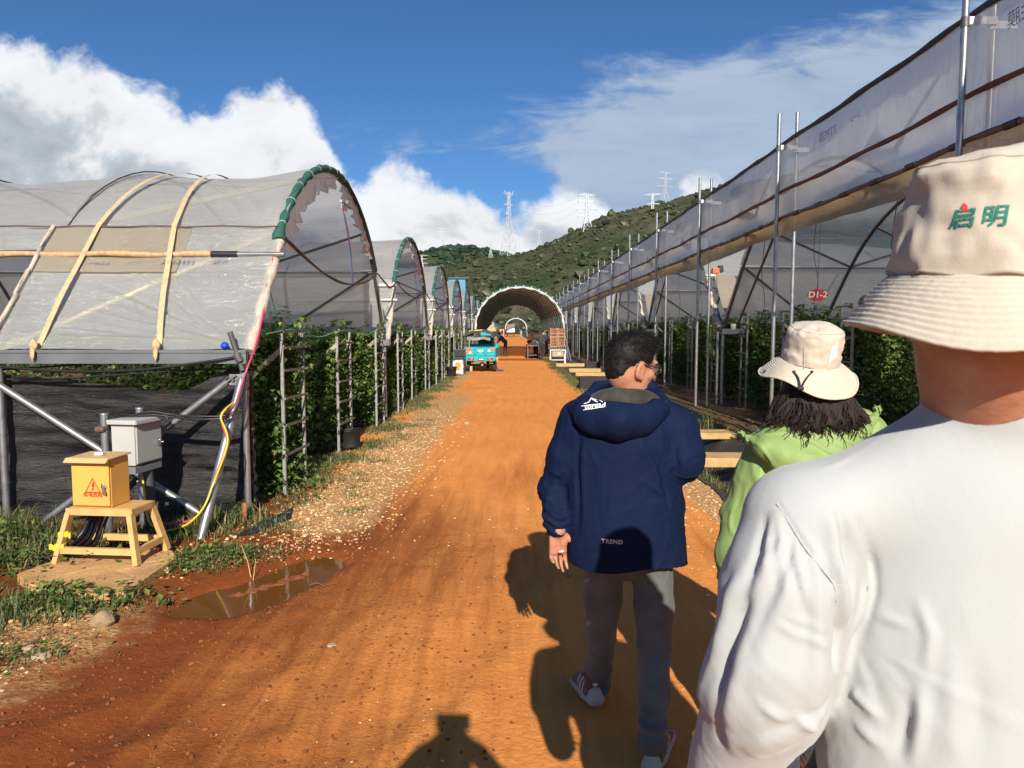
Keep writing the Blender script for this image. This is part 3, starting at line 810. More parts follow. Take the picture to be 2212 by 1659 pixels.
def build_hills():
    for nm, near, ys in (('hillside', True, np.concatenate([np.linspace(236, Y1, 110), np.linspace(Y1 + 12, 1200, 24)])), ('far_hills', False, np.concatenate([np.linspace(880, Y2, 40), np.linspace(Y2 + 20, 2400, 12)]))):
        us = np.linspace(-0.75, 1.05, 330) if near else np.linspace(-0.75, 0.3, 200)
        U, Y = np.meshgrid(us, ys)
        Z = hill_z(U, Y, near) - (1.5 if near else 3.0)
        V = np.stack([U * Y, Y, Z], -1).reshape(-1, 3)
        ny, nx = U.shape; I = np.arange(ny * nx).reshape(ny, nx)
        Q = np.stack([I[:-1, :-1], I[:-1, 1:], I[1:, 1:], I[1:, :-1]], -1).reshape(-1, 4)
        tag(np_mesh(nm, V, Q, HILLM), kind='structure')
    # scrub: thousands of small rough crowns, one mass
    rg = np.random.default_rng(5)
    bm = bmesh.new(); bmesh.ops.create_icosphere(bm, subdivisions=1, radius=1.0); bm.verts.index_update()
    BV = np.array([p.co[:] for p in bm.verts]); BF = np.array([[q.index for q in f.verts] for f in bm.faces]); bm.free()
    def crowns(n, ulo, uhi, ylo, yhi, rlo, rhi, near, crest=False, tall=1.0):
        u = rg.uniform(ulo, uhi, n); y = rg.uniform(ylo, yhi, n) if not crest else np.full(n, Y1 if near else Y2) + rg.normal(0, 10, n)
        r = rlo + (rhi - rlo) * rg.random(n) ** 3
        dens = vnoise(np.stack([u * y / 38, y / 38, 0 * y], -1), 71)
        keep = (dens > rg.uniform(-0.75, 0.5, n)) | crest
        u, y, r = u[keep], y[keep], r[keep]; n = len(u)
        z = hill_z(u, y, near) - 1.5 + r * 0.35
        V = BV[None] * (r[:, None, None] * np.array([1, 1, 0.6 * tall])) * rg.uniform(0.65, 1.3, (n, len(BV), 1)) + np.stack([u * y, y, z], -1)[:, None]
        F = BF[None] + (np.arange(n) * len(BV))[:, None, None]
        return V.reshape(-1, 3), F.reshape(-1, 3)
    sm = leaf_mat('scrub_leaf', [(0.0, (0.028, 0.040, 0.017)), (0.45, (0.055, 0.068, 0.030)), (0.8, (0.095, 0.10, 0.052)), (1.0, (0.14, 0.13, 0.085))], (0.08, 0.13, 0.03))
    parts = [crowns(15000, -0.35, 0.55, 250, Y1, 0.4, 2.0, True), crowns(260, 0.0, 0.5, 0, 0, 0.8, 2.6, True, True, 1.5), crowns(420, -0.2, 0.5, 255, Y1 - 20, 1.8, 4.6, True, False, 1.3)]
    vs, fs, k = [], [], 0
    for V, F in parts: vs.append(V); fs.append(F + k); k += len(V)
    tag(np_mesh('hillside_scrub', np.concatenate(vs), np.concatenate(fs), sm, None, False), kind='stuff')
    V, F = crowns(700, -0.2, 0.02, 0, 0, 4, 10, False, True, 1.1)
    V2, F2 = crowns(1800, -0.3, 0.05, 1150, Y2, 3, 9, False)
    fm = leaf_mat('hazed_wood_leaf', [(0.0, (0.022, 0.045, 0.028)), (1.0, (0.045, 0.08, 0.045))], (0.05, 0.09, 0.05))  # bluish leaf greens: distance haze painted into the far ridge
    tag(np_mesh('far_woodland', np.concatenate([V, V2]), np.concatenate([F, F2 + len(V)]), fm, None, False), kind='stuff')
    # farmhouse specks on the far ridge
    wm = mat('white_wall', (0.7, 0.7, 0.68), 0.8)
    for px, py, w, lab in ((944, 547, 9, 'tiny white house on the distant ridge, the wider of two'), (952, 545, 6, 'tiny white house on the distant ridge, the narrower of two')):
        p = at(px, py, Y2 - 30); t = thing('distant_house', lab, 'house', (p.x, p.y, p.z - 5))
        MB().box((0, 0, 3.5), (w, 7, 7)).build('wall', wm, t)
        MB().prism([(-w / 2 - .5, 7.0), (w / 2 + .5, 7.0), (0, 9)], -4, 4, Matrix(((1, 0, 0), (0, 0, 1), (0, 1, 0)))).build('roof', mat('grey_roof', (0.3, 0.3, 0.3)), t)
    # blue sheeted shed on the slope
    p = at(988, 613, 255); t = thing('blue_shed', 'small blue sheeted hut above the tunnel roofs on the hill foot', 'shed', (p.x, p.y, p.z - 4))
    mb = mat('blue_sheet', (0.10, 0.30, 0.42), 0.6, 0, 0.3, 1.2)
    MB().box((0, 0, 2.2), (6, 4, 7)).build('wall', mb, t)
    MB().box((-4.4, -0.5, 3.7), (3.4, 3.4, 2.0)).build('side_bay', mat('blue_sheet_pale', (0.30, 0.42, 0.50), 0.6), t)
    MB().box((0.3, -0.2, 5.85), (6.8, 5, 0.25)).build('roof', mat('blue_sheet_dark', (0.07, 0.22, 0.32), 0.6), t)
build_hills()

# ================================================================== PYLONS
PYM = mat('pylon_steel', (0.62, 0.64, 0.66), 0.5, 0.2)
PYM2 = mat('pylon_steel_hazed', (0.50, 0.54, 0.60), 0.7, 0.0)  # bluer, duller copy of the pylon steel: distance haze put into its colour
def pylon(pxb, pyb, pyt, Y, wb, arms, label, th=0.16, rz=0.0, m=None, legs_split=0.55, head='cross'):
    m = m or PYM
    b = at(pxb, pyb, Y); top = at(pxb, pyt, Y); Ht = top.z - b.z
    t = thing('pylon', label, 'pylon', b, rz)
    sc = Ht
    lat = MB()
    def half(z):                    # half width of the tower at height fraction z
        return (wb / 2) * (1 - z / legs_split) + (wb * 0.115) * (z / legs_split) if z < legs_split else wb * 0.115 + (wb * 0.05 - wb * 0.115) * (z - legs_split) / (1 - legs_split)
    zs = [0, .17, .32, .45, .55, .63, .71, .79, .87, .94, 1.0]
    cor = lambda z: [Vector((sx * half(z), sy * half(z), z * sc)) for sx, sy in ((-1, -1), (1, -1), (1, 1), (-1, 1))]
    for z0, z1 in zip(zs[:-1], zs[1:]):
        a, c = cor(z0), cor(z1)
        for i in range(4):
            lat.bar(a[i], c[i], th * (1.35 if z0 < .5 else 1.0)); j = (i + 1) % 4
            lat.bar(a[i], c[j], th * 0.55); lat.bar(a[j], c[i], th * 0.55); lat.bar(c[i], c[j], th * 0.5)
    lat.build('lattice_mast', m, t)
    for (z, L) in arms:
        w = half(z)
        for s in (-1, 1):
            am = MB(); tip = Vector((s * L, 0, z * sc + 0.15))
            for sy in (-1, 1):
                am.bar((s * w, sy * w, z * sc), tip, th * 0.75); am.bar((s * w, sy * w, z * sc + sc * 0.03), tip, th * 0.6)
            for k in (0.35, 0.68):
                q = Vector((s * w, 0, z * sc)).lerp(tip, k); am.bar(q + Vector((0, -w * (1 - k), 0)), q + Vector((0, w * (1 - k), sc * 0.03 * (1 - k))), th * 0.5)
            a_ = am.build('cross_arm', m, t)
            ins = MB().tube([(s * L * 0.97, 0, z * sc), (s * L * 0.97, 0, z * sc - sc * 0.045)], th * 0.6, 6)
            ins.build('insulator', mat('insulator', (0.12, 0.13, 0.14), 0.4), a_)
    if head == 'horns':
        hm = MB()
        for s in (-1, 1):
            hm.bar((s * half(.9), 0, .9 * sc), (s * wb * 0.42, 0, 1.02 * sc), th); hm.bar((s * wb * 0.42, 0, 1.02 * sc), (s * wb * 0.2, 0, .98 * sc), th * .7)
        hm.build('earth_wire_horn', m, t)
    return t, b, top
def build_pylons():
    T = []
    T.append(pylon(1099, 556, 415, 600, 11.5, [(.66, 3.6), (.80, 5.2), (.965, 6.0)], 'tall slim lattice pylon rising straight over the tunnel mouth', 0.26, R(38), head='horns'))
    T.append(pylon(1267, 531, 421, 560, 12.5, [(.58, 7.6), (.725, 8.2), (.875, 7.0), (.995, 7.0)], 'wide-legged lattice pylon standing halfway up the scrub slope', 0.24, R(12)))
    T.append(pylon(1409, 502, 420, 520, 8.5, [(.30, 5.5), (.52, 5.2), (.74, 5.0), (.99, 6.4)], 'pylon partly hidden behind the curtain poles on the slope', 0.22, R(-14)))
    T.append(pylon(1436, 452, 372, 900, 12, [(.60, 13), (.82, 12), (.98, 11)], 'pale thin pylon just beyond the hilltop', 0.24, R(20), PYM2, 0.5))
    T.append(pylon(1060, 565, 521, 640, 4.6, [(.72, 3.0), (.98, 2.8)], 'small pylon at the foot of the saddle, beside the tallest pylon', 0.16, R(30), None, 0.5, 'horns'))
    T.append(pylon(912, 590, 552, 420, 3.6, [(.55, 3.4), (.80, 3.2), (.99, 3.8)], 'small pylon showing between the first two tunnel roofs', 0.12, R(-8)))
    T.append(pylon(954, 542, 494, 1600, 16, [(.6, 12), (.85, 12), (.99, 13)], 'faint far pylon on the distant ridge', 0.42, R(10), PYM2))
    T.append(pylon(1164, 536, 498, 1500, 10, [(.6, 9), (.85, 8), (.99, 9)], 'faintest pylon against the cloud beyond the saddle', 0.3, R(10), PYM2))
    wm = mat('power_line', (0.33, 0.35, 0.38), 0.6)
    def wire(a, b, sag, lab, r=0.05):
        a, b = Vector(a), Vector(b)
        pts = [a.lerp(b, i / 16) - Vector((0, 0, sag * 4 * (i / 16) * (1 - i / 16))) for i in range(17)]
        tag(MB().tube(pts, r, 4).build('power_line', wm), lab, 'cable', 'power lines between the pylons')
    a, b, c = T[0], T[1], T[2]
    for i, (z, s) in enumerate(((.96, 1), (.80, 1), (.66, 1))):
        pa = a[1].lerp(a[2], z) + Vector((5 * s, 0, 0)); pb = b[1].lerp(b[2], [.995, .875, .725][i]) + Vector((-6, 0, 0)); pc = c[1].lerp(c[2], [.99, .74, .52][i]) + Vector((5, 0, 0))
        wire(pa, pb, 9, '%s power line from the top, strung from the tallest pylon to the wide-legged one' % ORD[i + 1])
        wire(pb + Vector((12, 0, 0)), pc, 8, '%s power line from the top, strung from the wide-legged pylon to the curtain' % ORD[i + 1])
    p0, p1 = at(0, 333, 30), at(75, 402, 13)
    tag(MB().tube([p0, p0.lerp(p1, .5) - Vector((0, 0, .12)), p1], 0.006, 4).build('sky_wire', wm), 'thin wire slanting down to the plastic tunnel roof', 'cable')
build_pylons()

# ================================================================== PLASTIC TUNNELS
def arch_profile(W, zg, dx, dz):
    """points (y, z) of a tunnel section: straight leg, tangent arc, straight leg"""
    a = math.atan2(dz, dx); half = W / 2 - dx; Rr = half / math.sin(a)
    pts = [(dx * i / 5, zg + dz * i / 5) for i in range(5)]
    cz = zg + dz - Rr * math.cos(a)
    for i in range(19):
        th = a - 2 * a * i / 18
        pts.append((W / 2 - Rr * math.sin(th), cz + Rr * math.cos(th)))
    pts += [(W - dx + dx * i / 5, zg + dz - dz * i / 5) for i in range(1, 6)]
    return pts            # 28 points: 0-4 leg, 5..23 (arc 5 = joint is index 5), leg
JT0, JT1 = 5, 23
def film_strip(prof, i0, i1, x0, x1, hoops, nx, off=0.03, sag=0.05, wr=0.02, seed=0, sub=2, folds=None):
    """film laid over section points i0..i1 from x0 to x1 (local), slack between hoops"""
    ys = np.array([p[0] for p in prof[i0:i1 + 1]]); zs = np.array([p[1] for p in prof[i0:i1 + 1]])
    t = np.linspace(0, len(ys) - 1, (len(ys) - 1) * sub + 1); ys, zs = np.interp(t, range(len(ys)), ys), np.interp(t, range(len(zs)), zs)
    ty, tz = np.gradient(ys), np.gradient(zs); l = np.hypot(ty, tz); ny, nz = -tz / l, ty / l      # outward = up
    s_ = np.sign(nz + 1e-6); ny, nz = ny * s_, nz * s_
    xs = np.linspace(x0, x1, nx)
    fr = np.interp(xs, hoops[::-1], range(len(hoops))); fr = np.abs(np.sin(np.pi * fr))
    X = np.repeat(xs[:, None], len(ys), 1)
    P = np.stack([X * 0.8, np.repeat(ys[None], nx, 0), np.repeat(zs[None], nx, 0)], -1)
    d = off - sag * fr[:, None] * np.sin(np.pi * np.linspace(0.08, 0.92, len(ys)))[None] + wr * fbm(P * 1.6 + seed * 3.1, 3, seed) + wr * 0.35 * fbm(np.stack([P[..., 0] * 7, P[..., 1] * 1.2 + P[..., 0] * 2, P[..., 2] * 1.2], -1), 3, seed + 2)
    if folds:
        Q_ = np.stack([X, np.repeat(ys[None], nx, 0), np.repeat(zs[None], nx, 0)], -1).reshape(-1, 3)
        for A_, B_, w_, a_ in folds: d = d + fold(Q_, A_, B_, w_, a_).reshape(d.shape)
    zz_ = zs[None] + nz[None] * d
    V = np.stack([X, ys[None] + ny[None] * d, zz_ - .034 * np.maximum(0, zz_ - 2.7) * np.abs(X)], -1)
    m = len(ys); I = np.arange(nx * m).reshape(nx, m)
    Q = np.stack([I[:-1, :-1], I[:-1, 1:], I[1:, 1:], I[1:, :-1]], -1).reshape(-1, 4)
    return V.reshape(-1, 3), Q
LX, LY0, LW = -2.4, 6.35, 7.05
LP = [(y, z if z < 2.7 else 2.7 + (z - 2.7) * .92) for y, z in arch_profile(LW, 1.50, 1.0, 1.2)]
droop = lambda x, z: z - .034 * max(0.0, z - 2.7) * abs(x)
L_HOOPS = [0.0, -2.2, -4.4, -6.6, -8.8, -11.0]
def gable_flap(prof, i0, i1, w0, w1, seed, sx=1):
    """loose film hanging inside the end hoop"""
    V, n = [], 0
    rg = random.Random(seed); cy = prof[0][0] * .5 + prof[-1][0] * .5; cz = 1.9
    rows = []
    for i in range(i0 * 3, i1 * 3 + 1):
        k = i / 3; j = min(int(k), len(prof) - 2); f = k - j
        y = prof[j][0] * (1 - f) + prof[j + 1][0] * f; z = prof[j][1] * (1 - f) + prof[j + 1][1] * f
        d = Vector((cy - y, cz - z)).normalized()
        w = (w0 + (w1 - w0) * (i - i0 * 3) / max(1, (i1 - i0) * 3)) * rg.uniform(0.75, 1.25)
        rows.append([Vector((0.04 + 0.05 * math.sin(i * 1.9 + q * 3) * q - 0.08 * q + 0.03 * rg.uniform(-1, 1) * q, y + d.x * w * q, z + d.y * w * q)) for q in (0, .25, .5, .75, 1)])
    return MB().sheet(rows)
def left_tunnel(k):
    Y0 = LY0 + LW * k; first = k == 0; near = k < 3
    t = thing('plastic_tunnel', ('big plastic tunnel with green padded end hoop beside the electrical boxes' if first else
              '%s plastic tunnel along the boxes side of the road, counting from the electrical boxes' % ORD[k + 1]), 'plastic tunnel', (LX, Y0, 0), 0, 'plastic tunnels on the side of the electrical boxes')
    P = LP; hs = L_HOOPS if near else L_HOOPS[:4]; xe = hs[-1]
    g = gz(LX, Y0)
    ps = MB().tube([(0, 0, g - 0.2), (0, 0, 1.5)], 0.028, 10); ps.tube([(0, 0, 1.1), (0, 0, 1.16)], 0.036, 10)
    ps.build('post', STEEL, t)
    for x in hs[1:3]:
        MB().tube([(x, 0, -0.1), (x, 0, 1.5)], 0.032, 8).build('post', STEEL, t)
    gut = MB()
    for (a, b, c_, d_) in ((-0.09, -0.06, 1.40, 1.52), (-0.06, 0.06, 1.40, 1.43), (0.06, 0.09, 1.40, 1.52)):
        gut.box(((xe + 0.05) / 2, (a + b) / 2, (c_ + d_) / 2), (abs(xe) + 0.05 + (0.10 if not first else 0.0), b - a, d_ - c_))
    gut.box(((xe + 0.05) / 2, -0.093, 1.505), (abs(xe) + 0.03, 0.012, 0.02))
    gut.build('gutter', mat('gutter_steel', (0.20, 0.21, 0.225), 0.45, 0.4, 0.25, 5), t)
    for i, x in enumerate(hs):
        MB().tube([(x, y, droop(x, z)) for y, z in P], 0.026 if i else 0.03, 8).build('hoop', STEELD, t)
    br = lambda a, b, r=0.022, nm='brace', m=STEELD: MB().tube([a, b], r, 8).build(nm, m, t)
    br((0, P[20][0], P[20][1] - .03), (hs[1], P[JT1][0], P[JT1][1]))
    br((0, P[JT1][0], P[JT1][1]), (hs[1], P[-1][0], P[-1][1]))
    br((0, P[JT0][0], P[JT0][1]), (hs[1], P[0][0], P[0][1]), 0.022, 'brace', mat('painted_brace', (0.62, 0.50, 0.26), 0.6))
    br((0, P[9][0], P[9][1] - .02), (hs[1], P[JT0][0], P[JT0][1]), 0.018, 'brace', mat('painted_brace'))
    if not first:
        br((-0.02, P[JT0][0], P[JT0][1]), (-0.02, P[JT1][0], P[JT1][1]), 0.018, 'tie_bar')
    for (yy, zz) in ((P[JT0][0], P[JT0][1]), (P[JT1][0], P[JT1][1]), (P[14][0], P[14][1])):
        MB().tube([(0, yy, zz - .02), (xe, yy, droop(xe, zz) - .02)], 0.014, 6).build('purlin', STEELD, t)
    # film
    nx = 70 if near else 24
    V, F = film_strip(P, JT0, JT1, 0.06, xe, hs, nx, 0.035, 0.11 if first else 0.05, 0.035, k)
    np_mesh('roof_film', V, F, FILM, t)
    V, F = film_strip(P, JT1, 27, 0.05, xe, hs, nx, 0.03, 0.03, 0.03, k + 20)
    np_mesh('side_film', V, F, FILM_END, t)
    if first:
        fr_ = random.Random(5); fo = []
        for i in range(22):
            a = .06 + .036 * i; L_ = fr_.uniform(.5, 1.3); p0 = (-.02 - fr_.random() * .25, .03 + .05 * fr_.random(), 1.53 + .06 * fr_.random()); s0 = fr_.uniform(0, .8)
            dx_, dt_ = -math.cos(a), math.sin(a); fo.append(((p0[0] + dx_ * s0, p0[1] + dt_ * s0 * .64, p0[2] + dt_ * s0 * .77), (p0[0] + dx_ * (s0 + L_), p0[1] + dt_ * (s0 + L_) * .64, p0[2] + dt_ * (s0 + L_) * .77), fr_.uniform(.014, .026), fr_.choice((-1, 1)) * fr_.uniform(.010, .022)))
        for i in range(14):
            y_ = fr_.uniform(.1, .9); fo.append(((-2.2, y_, 1.5 + 1.2 * y_), (-2.2 + fr_.uniform(.3, .8), y_ + fr_.uniform(-.05, .2), 1.5 + 1.2 * y_ + .1), .014, fr_.uniform(.006, .012)))
        V, F = film_strip(P, 0, JT0, 0.06, -2.25, hs, 190, 0.045, 0.03, 0.022, 40, 26, fo); np_mesh('side_film', V, F, FILM, t)
        V, F = film_strip(P, 4, JT0, -2.25, xe, hs, 40, 0.045, 0.02, 0.02, 41); np_mesh('side_film', V, F, FILM, t)
    else:
        V, F = film_strip(P, 0, JT0, 0.06, xe, hs, nx, 0.045, 0.03, 0.03, k + 40); np_mesh('side_film', V, F, FILM, t)
    # green padding on the end hoop, tied every hand's width
    pd = MB(); pts = []
    for i in range(JT0 * 3 - 1, 16 * 3):
        j, f = i // 3, (i % 3) / 3; pts.append((0.03, P[j][0] * (1 - f) + P[j + 1][0] * f, P[j][1] * (1 - f) + P[j + 1][1] * f + .02))
    rs = [0.046 + 0.008 * math.sin(i * 2.4) - (0.008 if i % 4 == 0 else 0) for i in range(len(pts))]
    if first: pts = [Vector(pts[0]) + Vector((0.02, -0.05, -0.06))] + pts; rs = [0.075] + rs; rs[1] = 0.07
    pd.tube(pts, rs, 10); po = pd.build('hoop_padding', GREENPAD, t)
    for i in range(3, len(pts) - 1, 4) if near else ():
        d = Vector(pts[i + 1]) - Vector(pts[i]); MB().tube([Vector(pts[i]) - d * .05, Vector(pts[i]) + d * .05], rs[i] + 0.003, 10).build('padding_tie', mat('pale_tie', (0.42, 0.44, 0.40), 0.6), po)
    MB().tube([(0.03, P[i][0], P[i][1] + .01) for i in range(15, JT1 + 1)], 0.04, 8).build('dark_padding', mat('dark_padding', (0.03, 0.035, 0.032), 0.8), t)
    # pale film wrapped round the end leg
    MB().tube([(0.05, P[i / 2 == i // 2 and i // 2 or i // 2][0] + (P[i // 2 + 1][0] - P[i // 2][0]) * (i % 2) / 2, P[i // 2][1] + (P[i // 2 + 1][1] - P[i // 2][1]) * (i % 2) / 2) for i in range(0, JT0 * 2)],
              [0.05 + 0.012 * math.sin(i * 2.2) for i in range(JT0 * 2)], 8).build('end_leg_wrap', mat('film_wrap', (0.58, 0.50, 0.40), 0.5, 0, 0.35, 18, 0.4, 30), t)
    gable_flap(P, JT0, 14, 0.45 if first else 0.22, 0.18, k).build('gable_flap', FILM_END, t)
    gable_flap(P, 15, 22, 0.16, 0.14, k + 3).build('gable_flap', FILM_END, t)
    # white bracket with a stub pipe under the ridge
    a = P[15]
    w = MB(); w.bbox((0.02, a[0] + .02, a[1] - .22), (0.02, 0.12, 0.20), 0, 0.004); w.bbox((0.03, a[0] - .02, a[1] - .36), (0.03, 0.24, 0.06), 0, 0.004); w.build('bracket_plate', WHITEP, t)
    MB().tube([(0.05, a[0] - .28, a[1] - .31), (0.05, a[0] + .34, a[1] - .31)], 0.018, 8).build('stub_pipe', STEEL, t)
    for q, (c, lab) in enumerate((((0.50, 0.05, 0.09), 'r'), ((0.03, 0.10, 0.30), 'b'))):
        pts = [Vector((0.05, a[0] - .2 + .02 * q, a[1] - .4)), Vector((0.06, a[0] + .1, a[1] - .7 - .1 * q)), Vector((0.05, a[0] + .3, a[1] - 1.1)), Vector((0.04, a[0] + .42 - .06 * q, a[1] - 1.38)), Vector((0.04, a[0] + .3, a[1] - 1.42))]
        MB().tube(smooth_path(pts, 5), 0.007, 5).build('hanging_wire', mat('wire_' + ('red' if q == 0 else 'blue'), c, 0.5), t)
    # crank pipe wrapped in brown film along the shoulder
    yz = (P[3][0] - 0.07, P[3][1] + 0.06)
    if first:
        pts = [Vector((x, P[4][0] - .09 - .02 * math.sin(x * 3), P[4][1] - .02 + .008 * math.sin(x * 7))) for x in np.linspace(-0.55, xe, 60)]
        MB().tube(pts, [0.030 + 0.004 * math.sin(i * 1.7) for i in range(60)], 8).build('roll_pipe', TAPE, t)
        MB().tube([(-0.30, P[4][0] - .09, P[4][1] - .02), (-0.56, P[4][0] - .09, P[4][1] - .02)], 0.033, 10).build('pipe_sleeve', BLACKP, t)
        MB().tube([(0.16, P[4][0] - .09, P[4][1] - .02), (-0.31, P[4][0] - .09, P[4][1] - .02)], 0.024, 10).build('pipe_end', STEEL, t)
        # seam wire along the joint
        MB().tube([(x, P[JT0][0] - .06, P[JT0][1] + .045 + .006 * math.sin(x * 9)) for x in np.linspace(0.03, xe, 60)], 0.009, 5).build('seam_wire', mat('seam_brown', (0.12, 0.085, 0.06), 0.8), t)
        # two webbing straps over the roof
        for (xb, xt) in ((-1.82, -1.75), (-0.74, -1.42)):
            rows = []
            path = [P[0]] + [P[i] for i in range(1, 19)]
            L = len(path) - 1
            for i, (y, z) in enumerate(path):
                f = i / L; j0, j1 = max(i - 1, 0), min(i + 1, L)
                tn = Vector((path[j1][0] - path[j0][0], path[j1][1] - path[j0][1])).normalized(); n = Vector((-tn.y, tn.x))
                lift = 0.10 if i <= 5 else 0.06
                x = xb + (xt - xb) * min(1, f * 1.35) ** 0.9; lift = 0.05 + 0.05 * math.sin(math.pi * min(1, i / 5.5)) if i < 3 else 0.088 - (.11 * abs(math.sin(math.pi * x / 2.2)) * math.sin(math.pi * (.08 + .84 * (i - 5) / 18)) if i > 5 else 0)
                rows.append([Vector((x + w_, y + n.x * lift, droop(x, z + n.y * lift))) for w_ in (-0.026, 0.026)])
            MB().sheet(rows).build('strap', STRAP, t)
            kn = MB(); kn.blob((xb, -0.09, 1.56), (0.035, 0.03, 0.06), 3, 2, .2); kn.blob((xb + .01, -0.13, 1.49), (0.022, 0.012, 0.06), 5, 1, .2); kn.build('strap_knot', STRAP, t)
        lx = mat('dark_line', (0.05, 0.05, 0.05), 0.7)
        MB().tube([(hs[2] + .02, P[i][0], droop(4.4, P[i][1] + .065)) for i in range(JT0, 19)], 0.010, 5).build('hoop_rope', lx, t)
        MB().tube([(hs[1] + .06, P[i][0], droop(2.2, P[i][1] + .06)) for i in range(JT0, 19)], 0.008, 5).build('hoop_rope', lx, t)
        # dusty second sheet sewn along the side
        V, F = film_strip(P, 3, JT0, -0.85, -2.22, hs, 24, 0.062, 0.02, 0.012, 50)
        np_mesh('film_patch', V, F, film_mat('dusty_film', (0.52, 0.46, 0.36), (0.55, 0.48, 0.36), 0.05, 0.06, (0.40, 0.29, 0.16), 0.5), t)
        # end hem of the side sheet
        MB().tube([(-2.26 + .01 * math.sin(i * 2), P[i // 2][0] - .05, P[i // 2][1] + .05) for i in range(0, 11)], 0.022, 6).build('sheet_hem', mat('film_wrap'), t)
        # printing on the film, seen mirrored
        pr = mat('film_print', (0.23, 0.25, 0.27), 0.6)
        n = Vector((0, -P[4][1] + P[1][1], P[4][0] - P[1][0])).normalized(); up = Vector((0, P[4][0] - P[1][0], P[4][1] - P[1][1])).normalized()
        for (s_, x, f, sz) in (('TTPE®膜', -0.86, 3.42, 0.085), ('ユーン', -1.28, 3.40, 0.05), ('此面朝内', -1.62, 3.36, 0.05), ('农膜', -0.45, 3.44, 0.075)):
            V, F = text_shape(s_, sz)
            V = [Vector((-p.x, p.y)) for p in V]
            j = int(f); fr = f - j; o = Vector((x, P[j][0] * (1 - fr) + P[j + 1][0] * fr, P[j][1] * (1 - fr) + P[j + 1][1] * fr))
            place_flat('film_lettering', (V, [q[::-1] for q in F]), o, (1, 0, 0), up, pr, t, 0.078)
        # blue valve and clamp at the gutter end
        MB().blob((-0.13, -0.10, 1.56), 0.035, 2, 2, .02).build('blue_cap', mat('blue_cap', (0.01, 0.05, 0.5), 0.4), t)
        c = MB(); c.tube([(-0.08, -0.10, 1.68), (0.01, -0.07, 1.34)], 0.024, 10); c.tube([(-0.03, -0.10, 1.49), (0.0, -0.09, 1.42)], 0.036, 10); c.build('gutter_clamp', STEELD, t)
    else:
        MB().tube([(-1.6, yz[0], yz[1]), (-0.35, yz[0], yz[1])], 0.028, 8).build('roll_pipe', TAPE, t)
        MB().tube([(-0.36, yz[0], yz[1]), (0.16, yz[0], yz[1])], 0.02, 8).build('pipe_end', WHITEP, t)
        MB().tube([(-0.36, P[4][0], P[4][1] + .12), (0.10, P[4][0], P[4][1] + .12)], 0.03, 8).build('pipe_end', WHITEP, t)
        # white drain spoon clipped to the post
        sp = MB(); sp.lathe([(0.001, 0), (0.03, .03), (0.045, .10), (0.035, .17), (0.012, .21), (0.010, .34)], (-0.02, -0.30, 1.02), 10, Matrix.Rotation(R(-62), 3, 'X')); sp.build('drain_spout', WHITEP, t)
    return t
def smooth_path(pts, n=6):
    pts = [Vector(p) for p in pts]; out = []
    for i in range(len(pts) - 1):
        p0, p1, p2, p3 = pts[max(i - 1, 0)], pts[i], pts[i + 1], pts[min(i + 2, len(pts) - 1)]
        for k in range(n):
            t = k / n
            out.append(0.5 * ((2 * p1) + (p2 - p0) * t + (2 * p0 - 5 * p1 + 4 * p2 - p3) * t * t + (3 * p1 - p0 - 3 * p2 + p3) * t ** 3))
    return out + [pts[-1]]
mat('painted_brace', (0.62, 0.50, 0.26), 0.6)
NLEFT = 13
for k in range(NLEFT): left_tunnel(k)

# cables that swag from tunnel to tunnel
def build_swag():
    pts = []
    for k in range(9):
        Y0 = LY0 + LW * k
        for f in np.linspace(0, 1, 10)[:-1]:
            y = LP[JT0][0] + (LP[JT1][0] - LP[JT0][0]) * f
            pts.append(Vector((LX + 0.07, Y0 + y, LP[JT0][1] - 0.06 - 0.30 * math.sin(math.pi * f) * (1 if k % 2 == 0 else .6))))
        pts.append(Vector((LX + 0.07, Y0 + LP[JT1][0], LP[JT1][1] - .03))); pts.append(Vector((LX + 0.10, Y0 + LW, LP[JT1][1] - .22)))
    tag(MB().tube(smooth_path(pts, 2), [0.016 + 0.004 * math.sin(i) for i in range(len(pts) * 2 - 1)], 6).build('cable_bundle', mat('cable_brown', (0.10, 0.065, 0.055), 0.6, 0, 0.5, 30)), 'brown bundle of cables swagged across the tunnel mouths', 'cable')
build_swag()

